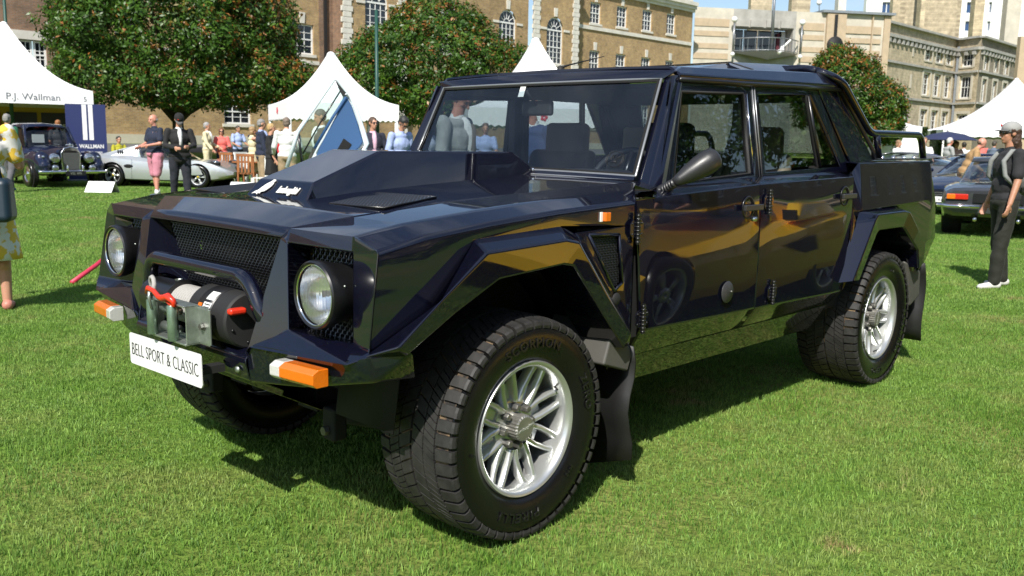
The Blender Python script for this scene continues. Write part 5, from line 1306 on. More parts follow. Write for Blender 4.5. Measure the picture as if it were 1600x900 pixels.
V.part('curtain', pu(1147), pu(1154), zz_(85), zz_(47), -1.3, -1.2, 'canvas_shade'); V.part('curtain', pu(1226), pu(1232), zz_(85), zz_(47), -1.3, -1.2, 'canvas_shade')
V.part('banner', pu(1219), pu(1224), zz_(84), zz_(50), -1.3, -1.25, mat('maroon', (.08, .01, .02), .7))
# curved balcony slab, posts and rail
b = MB(); n = 12; top_ = []; bot_ = []
for i in range(n+1):
    t = i/n; u = pu(1140)+(pu(1240)-pu(1140))*t; o = .35+1.9*math.sin(math.pi*t); top_.append(V.P(u, zz_(84.5), o)); bot_.append(V.P(u, zz_(96)+.6*abs(2*t-1), .2+o*.35))
b.grid([top_, bot_]); b.add(top_+[V.P(pu(1240), zz_(84.5), 0), V.P(pu(1140), zz_(84.5), 0)], [tuple(range(n+3))]); b.build('balcony_slab', 'steel_grey', sb)
b = MB(); b.tube([p+Vector((0, 0, 1.15)) for p in top_], .05, 6); b.tube([p+Vector((0, 0, .08)) for p in top_], .04, 6)
b.build('balcony_rail', 'steel_grey', sb)
for p in top_: MB().tube([p, p+Vector((0, 0, 1.15))], .03, 6).build('baluster', 'steel_grey', sb)
for px in (1139, 1242):
    b = MB(); b.tube([V.P(pu(px), zz_(86), .7), V.P(pu(px), zz_(40), .7)], .09, 10); o_ = b.build('lamp_column', 'steel_grey', sb, smooth=True)
    MB().ball(V.P(pu(px), zz_(35.5), .7), .26).build('globe', 'white_paint', o_, smooth=True); MB().ball(V.P(pu(px)-.05, zz_(89), .75), .2).build('foot_globe', 'white_paint', o_, smooth=True)
MB().tube([V.P(pu(1199), zz_(84), 1.9), V.P(pu(1216), zz_(66), 1.9)], .09, 8).build('balcony_strut', 'white_paint', sb); MB().ball(V.P(pu(1199), zz_(85), 2.0), .22).build('strut_globe', 'white_paint', sb, smooth=True)
MB().tube([V.P(pu(1191), zz_(84), 1.5), V.P(pu(1191), zz_(-40), 1.5)], [.14, .10], 10).build('flagpole', 'steel_grey', sb, smooth=True)
V.part('roof_edge', pu(1276), Lw+.3, zz_(17), zz_(13), -3, .4, 'lead_roof')
V.part('side_joint', -1.2, 0, .9, zz_(22), -.8, -.5, 'slate')

# ---- old ragstone building
rb = thing('ragstone_building', 'old battlemented ragstone building with tall white framed windows', 'building')
C0 = Vector((90.0, 34.4, 0)); C1 = Vector((109.2, 34.0, 0)); C2 = spot(1529, 103, 0, 10); C3 = spot(1585, 113, 0, 10); Cm = Vector((87.5, 37.5, 0))
def rag(O, E_, wins, m, lintels=True, ztop=13.7, lancets=()):
    Wl = Wall(O, E_-O, rb); L = (E_-O).length
    hs = [w_[:4] for w_ in wins]
    Wl.sheet('wall', 0, L, 1.0, ztop, hs, m, depth=.4)
    for (a, b_, z0_, z1_, nx, ny) in wins:
        Wl.sash(a, b_, z0_, z1_, nx=nx, ny=ny, rec=.22, key=False, sill='pale_stone', fw=.16, glass='window_dark')
        Wl.part('window_surround', a-.3, a-.002, z0_-.1, z1_+.3, .003, .05, 'pale_stone'); Wl.part('window_surround', b_+.002, b_+.3, z0_-.1, z1_+.3, .003, .05, 'pale_stone'); Wl.part('window_surround', a, b_, z1_+.002, z1_+.32, .003, .05, 'pale_stone')
    for z in (6.55, 10.0): Wl.part('string_course', 0, L, z, z+.22, .055, .22, 'grey_stone')
    Wl.part('corbel_course', 0, L, ztop-1.25, ztop-.95, .003, .35, 'grey_stone'); Wl.part('coping', -.1, L+.1, ztop, ztop+.22, -.4, .4, 'grey_stone')
    k = int(L/1.1)
    for i in range(k): Wl.part('corbel', .3+i*1.1, .75+i*1.1, ztop-1.75, ztop-1.27, .003, .28, 'grey_stone')
    return Wl
rag(Cm, C0, [], 'ragstone_warm')
ww = []
for a in (100.3, 103.4, 106.5): 
    a -= 90.0; ww += [(a, a+1.9, 11.0, 12.3, 2, 3) if False else (a, a+1.85, 10.9, 12.25, 2, 3), (a, a+1.9, 7.25, 9.65, 2, 4), (a, a+1.9, 3.5, 5.75, 2, 4)]
Wr = rag(C0, C1, ww, 'ragstone')
Wr.part('drain_pipe', 18.9, 19.15, 1, 13, .2, .45, 'lead_roof')
for z0_, z1_ in ((11, 12.2), (7.8, 9.2)): Wr.part('lancet', 6.8, 7.15, z0_, z1_, .003, .06, 'pale_stone')
b = MB(); Wr.block(b, 5.5, 7.2, 3.6, 5.2, .003, .08); lan = b.build('arched_window', 'pale_stone', rb); b = MB(); Wr.block(b, 5.9, 6.8, 3.7, 4.9, .083, .10); b.build('glass', 'window_dark', lan)
L12 = (C2-C1).length; rag(C1, C2, [(L12*.25, L12*.72, 10.7, 12.2, 3, 2), (L12*.25, L12*.72, 7.2, 9.7, 3, 2), (L12*.25, L12*.72, 4.3, 5.5, 3, 2)], 'ragstone')
L23 = (C3-C2).length; rag(C2, C3, [(L23*t, L23*(t+.11), z0_, z1_, 1, 2) for t in (.12, .40, .68) for z0_, z1_ in ((10.4, 12.1), (6.9, 9.4))], 'brick_shaded')  # right face: shade of a side turned from the sun put into wall colour
Wr.part('porch_roof', 1.5, 9.5, 3.15, 3.5, .0, 3.5, 'slate'); Wr.part('porch_wall', 1.8, 9.2, 1.0, 3.15, .0, 3.2, 'ragstone_warm')
# ---- towers and the white block behind
def tower(name, label, px0, px1, d, zt, m, wins=(), cat='building', group=None, dep=1.2, zb=0.8):
    O = spot(px0, d, zr=zt*.7); E_ = spot(px1, d, zr=zt*.7); O.z = E_.z = 0; t = thing(name, label, cat, (0, 0, 0), 0, group)
    Wl = Wall(O, E_-O, t); L = (E_-O).length
    Wl.sheet('wall', 0, L, zb, zt, [w_ for w_ in wins], m, depth=.5)
    b = MB(); Wl.block(b, 0, .01, zb, zt, -dep, -.01); Wl.block(b, L-.01, L, zb, zt, -dep, -.01); Wl.block(b, 0, L, zt-.02, zt, -dep, -.01); b.build('side_wall', m, t)
    for w_ in wins:
        g = Wl.part('window', w_[0], w_[1], w_[2], w_[3], -.45, -.40, 'window_blue'); x = MB(); Wl.block(x, (w_[0]+w_[1])/2-.06, (w_[0]+w_[1])/2+.06, w_[2], w_[3], -.39, -.3); x.build('mullion', 'white_paint', g)
    return Wl, L
tower('stone_chimney', 'left stone chimney stack rising above the striped building roof', 1170, 1203, 100, zpy(-14, 1190, 100), 'ragstone', cat='chimney')
tower('stone_chimney', 'right stone chimney stack above the striped building by its roof lamp', 1233, 1262, 100, zpy(-10, 1245, 100), 'ragstone', cat='chimney')
tower('stone_turret', 'slim pale stone turret left of the tall ragstone tower', 1306, 1318, 104, zpy(-20, 1310, 104), 'portland', cat='tower')
def wn(px0, a, b_, y0, y1, d): k = d/FPX; return ((a-px0)*k, (b_-px0)*k, zpy(y1, a, d), zpy(y0, a, d))
tower('white_office_block', 'white office block with blue windows rising behind the stone towers', 1352, 1610, 150, zpy(-60, 1450, 150), 'white_render', [wn(1352, a, b_, y0, y1, 150) for a, b_ in ((1376, 1391), (1420, 1431), (1503, 1521), (1536, 1541), (1562, 1570), (1594, 1600)) for y0, y1 in ((-26, -6), (3-(a > 1500)*0, 20), (33, 48))])
tower('ragstone_tower', 'broad ragstone tower standing behind the battlemented building', 1393, 1500, 118, zpy(-60, 1450, 118), 'ragstone', cat='tower', dep=1)
tower('stone_pilaster', 'narrow ragstone pier in front of the white block', 1521, 1536, 120, zpy(-60, 1530, 120), 'ragstone_warm', cat='pier')
tower('stone_pilaster', 'narrow ragstone pier between two blue windows beside the broad tower', 1437, 1444, 115, zpy(-60, 1440, 115), 'ragstone_warm', cat='pier')
tower('stone_stair_turret', 'pale stone stair turret at the right end of the ragstone building', 1570, 1592, 116, zpy(-40, 1580, 116), 'pale_stone', cat='tower')
tower('brick_tower', 'tan brick tower at the right edge of the picture', 1589, 1640, 75, zpy(57, 1600, 75), 'buff_stone', cat='tower', dep=.5)
MB().tube([spot(1280, 90, zpy(18, 1280, 90)), spot(1280, 90, zpy(8, 1280, 90))], .05, 6).build('roof_lamp', 'steel_grey', sb); MB().ball(spot(1280, 90, zpy(4, 1280, 90)), .25).build('roof_globe', 'white_paint', sb, smooth=True)

# ================================================================ trees
def leaf_mat(name, ramp):
    m = bpy.data.materials.new(name); m.use_nodes = True; MATS[name] = m; n = m.node_tree; n.nodes.clear()
    o = n.nodes.new('ShaderNodeOutputMaterial'); d = n.nodes.new('ShaderNodeBsdfPrincipled'); d.inputs['Roughness'].default_value = .42; d.inputs['Specular IOR Level'].default_value = .4
    tr = n.nodes.new('ShaderNodeBsdfTranslucent'); mx_ = n.nodes.new('ShaderNodeMixShader'); mx_.inputs[0].default_value = .22
    at = n.nodes.new('ShaderNodeAttribute'); at.attribute_name = 'tone'; r = n.nodes.new('ShaderNodeValToRGB'); e = r.color_ramp.elements
    e[0].position = 0; e[0].color = (*ramp[0][1], 1); e[1].position = 1; e[1].color = (*ramp[-1][1], 1)
    for p_, c_ in ramp[1:-1]: x = e.new(p_); x.color = (*c_, 1)
    n.links.new(at.outputs['Fac'], r.inputs[0]); n.links.new(r.outputs[0], d.inputs['Base Color']); n.links.new(r.outputs[0], tr.inputs[0])
    n.links.new(d.outputs[0], mx_.inputs[1]); n.links.new(tr.outputs[0], mx_.inputs[2]); n.links.new(mx_.outputs[0], o.inputs[0])
leaf_mat('leaves', [(0, (.022, .055, .007)), (.35, (.05, .12, .012)), (.62, (.10, .19, .018)), (.74, (.14, .13, .02)), (.86, (.24, .085, .016)), (1, (.36, .15, .04))])
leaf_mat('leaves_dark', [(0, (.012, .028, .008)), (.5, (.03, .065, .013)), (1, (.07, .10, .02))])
mat('bark', (.05, .04, .03), .9, bump=.8, bscale=20, var=.3)
def tree(name, label, base, blobs, n, leaf, seed, red=(0, 0), trunk_r=.22, group=None, m='leaves', limbs=7, tz=None, gap=.19):
    """blobs: list of (centre, radii); leaves fill their outer shells in little clusters"""
    g = np.random.default_rng(seed); t = thing(name, label, 'tree', base, 0, group)
    B = [(np.array(c, float), np.array(r, float)) for c, r in blobs]
    for _ in range(16):      # boughs that break the outline
        c, r = B[g.integers(len(blobs))]; d = g.normal(size=3); d /= np.linalg.norm(d); d[2] = abs(d[2])*.9-.25; q = g.uniform(.20, .34)*np.mean(r); B.append((c+r*d*.93, np.array([q, q, q*.8])))
    vol = np.array([r[0]*r[1]+r[1]*r[2]+r[0]*r[2] for c, r in B]); vol = vol/vol.sum()
    V_ = []; T_ = []
    per = 9; nc = n//per
    # clusters
    gapc = []
    for c, r in B:
        for _ in range(7):
            d = g.normal(size=3); d /= np.linalg.norm(d); gapc.append(c+r*d*.95)
    gapc = np.array(gapc); cnt = 0
    allC = np.array([c for c, r in B]); allR = np.array([r for c, r in B])
    xs = np.array([c[0] for c, r in B]); x0, x1 = (xs-allR[:, 0]).min(), (xs+allR[:, 0]).max()
    while cnt < nc:
        i = g.choice(len(B), p=vol); c, r = B[i]; d = g.normal(size=3); d /= np.linalg.norm(d)
        if d[2] < -.75: continue
        rad = 1-abs(g.normal(0, .13)); lump = 1+.10*math.sin(d[0]*9+i)*math.sin(d[1]*8+2*i)+.07*math.sin(d[2]*14+d[0]*11)
        p_ = c+r*d*rad*lump
        q = ((p_-allC)/allR); 
        if (np.sum(q*q, 1) < .55).any(): continue
        dist = np.sqrt((((gapc-p_)/np.mean(allR))**2).sum(1)).min()
        if dist < gap and g.random() < .85: continue
        out_ = d/r; out_ /= np.linalg.norm(out_)
        ctone = min(1, max(0, .5+1.1*noise.noise(Vector(p_)*1.5+Vector((seed, 0, 0)))+g.normal(0, .15))); redness = red[0]+red[1]*((p_[0]-x0)/(x1-x0))
        cred = g.random() < redness*(.6+.8*max(0, d[2]))
        for _ in range(per):
            q_ = p_+g.normal(0, leaf*1.15, 3); nrm_ = out_*.9+g.normal(0, .75, 3)+np.array([0, 0, .25]); nrm_ /= np.linalg.norm(nrm_)
            a = np.cross(nrm_, g.normal(size=3)); a /= np.linalg.norm(a); b_ = np.cross(nrm_, a); L = leaf*g.uniform(.7, 1.3); Wd = L*.42
            V_ += [q_-a*L, q_+b_*Wd+nrm_*L*.12, q_+a*L, q_-b_*Wd+nrm_*L*.12]
            T_.append(.68+.32*g.random() if (cred and g.random() < .75) else min(.66, .05+.5*ctone*g.random()+.25*g.random()))
        cnt += 1
    V_ = np.array(V_); nf = len(V_)//4
    me = bpy.data.meshes.new('crown'); me.vertices.add(len(V_)); me.vertices.foreach_set('co', V_.ravel()); me.loops.add(len(V_)); me.loops.foreach_set('vertex_index', np.arange(len(V_)))
    me.polygons.add(nf); me.polygons.foreach_set('loop_start', np.arange(nf)*4); me.polygons.foreach_set('loop_total', np.full(nf, 4)); me.update(calc_edges=True)
    at = me.attributes.new('tone', 'FLOAT', 'FACE'); at.data.foreach_set('value', T_)
    link('crown', me, m, t, kind='stuff')
    # trunk and limbs
    zc = tz or min(c[2]-r[2]*.55 for c, r in B); b = MB(); b.tube([(0, 0, -.1), (.03, .02, zc*.5), (.0, .0, zc), (.05, 0, zc+.8)], [trunk_r*1.35, trunk_r, trunk_r*.85, trunk_r*.6], 12)
    b.build('trunk', 'bark', t, smooth=True)
    for k in range(limbs):
        c, r = B[k % len(B)]; a = g.uniform(0, 2*math.pi); e = c+r*np.array([math.cos(a)*.55, math.sin(a)*.55, g.uniform(-.2, .4)])
        s_ = Vector((0, 0, zc*g.uniform(.75, 1))); e = Vector(e); mid_ = s_.lerp(e, .5)+Vector((0, 0, .3)); MB().tube([s_, mid_, e], [trunk_r*.5, trunk_r*.3, trunk_r*.1], 8).build('limb', 'bark', t, smooth=True)
    return t
p1 = spot(276, 35.5, .35, 3)
tr1 = tree('leafy_tree', 'largest broad tree with dense glossy green and rusty leaves behind the silver coupe', p1,
     [((0, 0, 4.3), (3.5, 3.3, 2.1)), ((-1.6, .8, 4.6), (2.1, 2.2, 2.2)), ((1.9, -.8, 4.4), (2.1, 2.2, 2.3)), ((0, 0, 6.1), (3.1, 3.1, 2.1)), ((-1.3, .2, 2.9), (2.5, 2.3, 1.15)), ((1.5, -1.6, 2.85), (2.4, 2.2, 1.15)), ((.2, -1.6, 2.7), (2.4, 1.8, 1.0))], 90000, .075, 3, red=(.08, .42), tz=1.7, trunk_r=.2, limbs=9)
p2 = spot(680, 36.5, .4, 3)
tr2 = tree('leafy_tree', 'round green tree with rusty top left of the pickup roof in front of arched windows', p2,
     [((0, 0, 3.6), (2.7, 2.8, 1.8)), ((-1.3, .9, 3.2), (1.9, 2.0, 1.7)), ((1.4, -.9, 3.2), (1.9, 2.0, 1.6)), ((.0, 0, 4.8), (1.7, 1.7, 1.2)), ((-2.2, .9, 3.1), (1.1, 1.3, 1.2)), ((0, -1, 2.3), (2.3, 1.9, 1.0)), ((1.3, -1.4, 2.4), (1.6, 1.6, 1.0))], 60000, .07, 5, red=(.15, .25), tz=1.4, trunk_r=.16)
tr1.scale = (1.14,)*3; tr2.scale = (1.10,)*3; tr1.location.z = .2; tr2.location.z = .3
p3 = spot(1318, 40, 0, 3)
tree('leafy_tree', 'rusty green tree between the pickup cab and the ragstone building', p3,
     [((0, 0, 3.7), (1.7, 1.7, 1.8)), ((.9, -.9, 3.0), (1.4, 1.4, 1.4)), ((-.2, .2, 4.6), (1.1, 1.1, 1.1)), ((.9, -.9, 2.3), (1.3, 1.3, 1.0)), ((-.6, .5, 3.3), (1.4, 1.4, 1.5))], 40000, .075, 8, red=(.35, .1), tz=1.5, trunk_r=.16)

# hedges
def hedge(label, px0, px1, d, z0_, z1_):
    O = spot(px0, d, z0_); E_ = spot(px1, d, z0_); g = np.random.default_rng(int(px0)); D = (E_-O).normalized(); N_ = Vector((D.y, -D.x, 0)); L = (E_-O).length
    t = thing('hedge', label, 'hedge'); b = MB(); b.add([O, E_, E_-N_*-1.2, O+N_*1.2], [(0, 1, 2, 3)]) if False else None
    V_ = []; T_ = []
    for _ in range(int(9000*L/4)):
        f = g.random(); u = g.random()*L; z = z0_+g.random()*(z1_-z0_); o = g.random()*1.2
        if f < .6: o = 0+abs(g.normal(0, .05))
        elif f < .85: z = z1_-abs(g.normal(0, .05))
        else: u = 0 if g.random() < .5 else L
        p_ = O+D*u+N_*(-o)*(1 if N_.dot(Vector(CAM)-O) > 0 else -1); p_ = np.array((p_.x, p_.y, z)); nrm_ = g.normal(size=3); nrm_ /= np.linalg.norm(nrm_); a = np.cross(nrm_, g.normal(size=3)); a /= np.linalg.norm(a); b_ = np.cross(nrm_, a)
        V_ += [p_-a*.06, p_+b_*.03, p_+a*.06, p_-b_*.03]; T_.append(g.random())
    me = bpy.data.meshes.new('foliage'); me.from_pydata([tuple(v) for v in V_], [], [(4*i, 4*i+1, 4*i+2, 4*i+3) for i in range(len(V_)//4)]); at = me.attributes.new('tone', 'FLOAT', 'FACE'); at.data.foreach_set('value', T_)
    link('foliage', me, 'leaves_dark', t, kind='stuff')
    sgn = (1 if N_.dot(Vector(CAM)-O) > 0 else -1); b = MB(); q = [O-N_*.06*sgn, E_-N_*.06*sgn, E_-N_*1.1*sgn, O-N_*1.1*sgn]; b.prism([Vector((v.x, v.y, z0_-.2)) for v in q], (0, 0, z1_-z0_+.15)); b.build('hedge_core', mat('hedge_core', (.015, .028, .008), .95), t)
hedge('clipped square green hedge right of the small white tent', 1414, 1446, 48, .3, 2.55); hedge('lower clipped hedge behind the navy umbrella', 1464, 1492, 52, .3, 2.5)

# ================================================================ tents
def tent(label, c, half, eave, peak, rz_, val=.38, posts=True, logo=None, inside=True, scallop=True, curve=2.3):
    t = thing('pagoda_tent', label, 'tent', c, rz_)
    b = MB(); n = 14; m_ = 12; rows = []
    for i in range(n+1):
        s_ = i/n; hw = half*(1-s_)+.10*s_; z = eave+val+(peak-eave-val)*(s_**curve*.75+s_*.25); row = []
        for k in range(4):
            a0 = [(-1, -1), (1, -1), (1, 1), (-1, 1)][k]; a1 = [(-1, -1), (1, -1), (1, 1), (-1, 1)][(k+1) % 4]
            for j in range(m_):
                f = j/m_; sag = -.10*math.sin(math.pi*f)*(1-s_)*.6
                row.append(((a0[0]+(a1[0]-a0[0])*f)*hw*(1+sag*.2), (a0[1]+(a1[1]-a0[1])*f)*hw*(1+sag*.2), z+sag))
        row.append(row[0]); rows.append(row)
    b.grid(rows); b.build('canopy', 'canvas', t, smooth=True, angle=40)
    MB().ball((0, 0, peak), (.12, .12, .10)).build('finial_cap', 'canvas', t, smooth=True)
    for k in range(4):
        x = MB(); P = []; nn = 40
        for j in range(nn+1):
            f = -1+2*j/nn; lo = eave-(.05*abs(math.sin(f*math.pi*10)) if scallop else 0); P.append([(half*f, -half-.004, eave+val), (half*f, -half-.004, lo)])
        x.grid(P); v = x.build('valance', 'canvas', t, solid=.006); v.rotation_euler = (0, 0, k*math.pi/2)
        if posts:
            sx_, sy_ = [(-1, -1), (1, -1), (1, 1), (-1, 1)][k]; MB().tube([(sx_*(half-.05), sy_*(half-.05), -.3), (sx_*(half-.05), sy_*(half-.05), eave+val)], .05, 8).build('tent_post', 'white_paint', t, smooth=True)
    return t
gzp = lambda v: Vector((v.x, v.y, gz(v.x, v.y)))
T1 = tent('white pagoda tent at the left edge with dealer name on its valance', gzp(spot(14, 31, 0, 2.5)), 2.42, 2.18, 4.80, R(-18), val=.46, scallop=False)
text_on('tent_lettering', 'P.J. Wallman', frame_M((.70, -2.433, 2.30), (1, 0, 0), (0, 0, 1)), .29, mat('grey_ink', (.16, .17, .20), .6), T1, extrude=.002, sx=1.05).rotation_euler = (0, 0, 0)
text_on('tent_lettering', '5', frame_M((2.18, -2.433, 2.30), (1, 0, 0), (0, 0, 1)), .22, 'grey_ink', T1, extrude=.002)
T2 = tent('white pagoda tent behind the raised car door with rippled valance', gzp(spot(518, 26, 0, 2.5)), 1.5, 1.90, 3.68, R(-22), val=.42)
T3 = tent('white pagoda tent whose spire stands above the pickup windscreen', gzp(spot(835, 25, 0, 2.5)), 1.9, 1.80, 4.05, R(-40), val=.42)
T4 = tent('large white marquee with a sharp spire behind the woman in the cap', gzp(spot(1580, 54, 0, 2.5)), 4.6, 2.15, 5.5, R(-60), val=.35, curve=2.6)
T5 = tent('small white tent beside the hedge seen past the load bed rail', gzp(spot(1398, 42, 0, 2.5)), .9, 2.1, 2.75, R(-50), val=.3)
for k in range(2): 
    x = MB(); x.box((-.9, -.9-.01, 0), (.9, -.89, 2.1)); o_ = x.build('side_wall', 'canvas', T5); o_.rotation_euler = (0, 0, k*math.pi/2*3)
mat('logo_red', (.6, .03, .06), .5)
for T_, hx in ((T2, 1.5), (T3, 1.9), (T4, 4.6)):
    for k in range(4):
        x = MB(); 
        for a in range(5): x.ball((.06*math.cos(a*1.257), 0, .06*math.sin(a*1.257)), (.04, .012, .04), 8, 6)
        e = x.build('rose_emblem', 'logo_red', T_); e.location = Matrix.Rotation(k*math.pi/2, 3, 'Z') @ Vector((0, -hx-.012, (2.12 if T_ is T2 else 2.0 if T_ is T3 else 2.32))); e.rotation_euler = (0, 0, k*math.pi/2)
# stand inside the left tent: mustard wall with dark posters
mat('mustard', (.36, .22, .02), .7); mat('poster_black', (.012, .012, .016), .4); mat('poster_red', (.25, .02, .015), .5); mat('navy_print', (.02, .03, .11), .5)
st = thing('display_wall', 'mustard display wall hung with dark posters inside the left tent', 'display stand', T1.location, R(-18))
MB().box((-2.4, 1.0, .0), (1.75, 1.06, 2.15)).build('panel', 'mustard', st)
MB().box((-1.55, .95, .75), (-.30, .998, 1.98)).build('poster', 'poster_red', st); q_ = MB().box((-.12, .95, .75), (.82, .998, 1.98)).build('poster', 'poster_black', st); MB().box((.95, .95, .75), (1.85, .998, 1.98)).build('poster', 'poster_black', st)
MB().box((-.12, .95, .1), (.82, .998, .65)).build('poster', 'canvas_shade', st)
text_on('poster_lettering', 'THUNDER', frame_M((1.40, .948, 1.45), (1, 0, 0), (0, 0, 1)), .2, 'canvas_shade', st, extrude=.001, sx=.9)
text_on('poster_lettering', 'LONDON', frame_M((.35, .948, 1.2), (1, 0, 0), (0, 0, 1)), .12, 'canvas_shade', st, extrude=.001)
tb = thing('red_table', 'long red topped table in front of the mustard display wall', 'table', gzp(spot(88, 27.4)), R(-18)); MB().box((-1.2, -.3, .72), (1.2, .3, .76)).build('tabletop', 'poster_red', tb, bevel=.01)
for x in (-1.1, 1.1):
    for y in (-.24, .24): MB().box((x-.03, y-.03, 0), (x+.03, y+.03, .72)).build('leg', 'bark', tb)
# navy banner
bn = thing('roll_up_banner', 'navy roll up banner with two white stripes beside the left tent', 'banner', gzp(spot(138, 27.2)), R(-20))
MB().box((-.56, -.01, .06), (.52, .0, 2.26)).build('banner_cloth', 'navy_print', bn); MB().box((-.6, -.08, 0), (.56, .08, .06)).build('banner_base', 'steel_grey', bn, bevel=.01)
for x in (-.12, .05): MB().box((x, -.014, 1.22), (x+.12, -.011, 2.25)).build('stripe', 'plate_white', bn)
text_on('banner_lettering', 'P.J. WALLMAN', frame_M((0, -.013, .98), (1, 0, 0), (0, 0, 1)), .16, 'plate_white', bn, extrude=.002, bold=.004, sx=.85)
text_on('banner_lettering', 'MOTOR CARS', frame_M((.1, -.013, .82), (1, 0, 0), (0, 0, 1)), .09, 'plate_white', bn, extrude=.002, bold=.002)
# poles
for lab, px, d, y0, y1 in (('dark green flagpole rising from the left tent', 22, 31, -60, 150), ('green pole standing in front of the round tree', 590, 26, 15, 225)):
    b = MB(); v = spot(px, d); b.tube([(0, 0, 0), (.02, .05, zpy(y0, px, d))], [.07, .045], 10); o_ = b.build('pole', mat('pole_green', (.01, .06, .045), .5), None, smooth=True); o_.location = v; tag(o_, lab, 'pole')
# low rail, white signs, bag, strap
def asign(label, v, rz_, w_=.55):
    t = thing('fold_sign', label, 'sign', v, rz_); MB().prism([(0, -w_, .02), (.015, -w_, .02), (-.20, -w_, .27), (-.21, -w_, .26)], (0, 2*w_, 0)).build('front_board', 'plate_white', t); MB().prism([(-.42, -w_, .0), (-.405, -w_, 0), (-.21, -w_, .26), (-.20, -w_, .275)], (0, 2*w_, 0)).build('back_board', 'canvas_shade', t)
    return t
asign('white folded information board on the grass before the vintage saloon', spot(150, 21.6), R(220), .33)
asign('white folded board on the grass at the front of the silver coupe', spot(372, 22.5), R(215), .3)
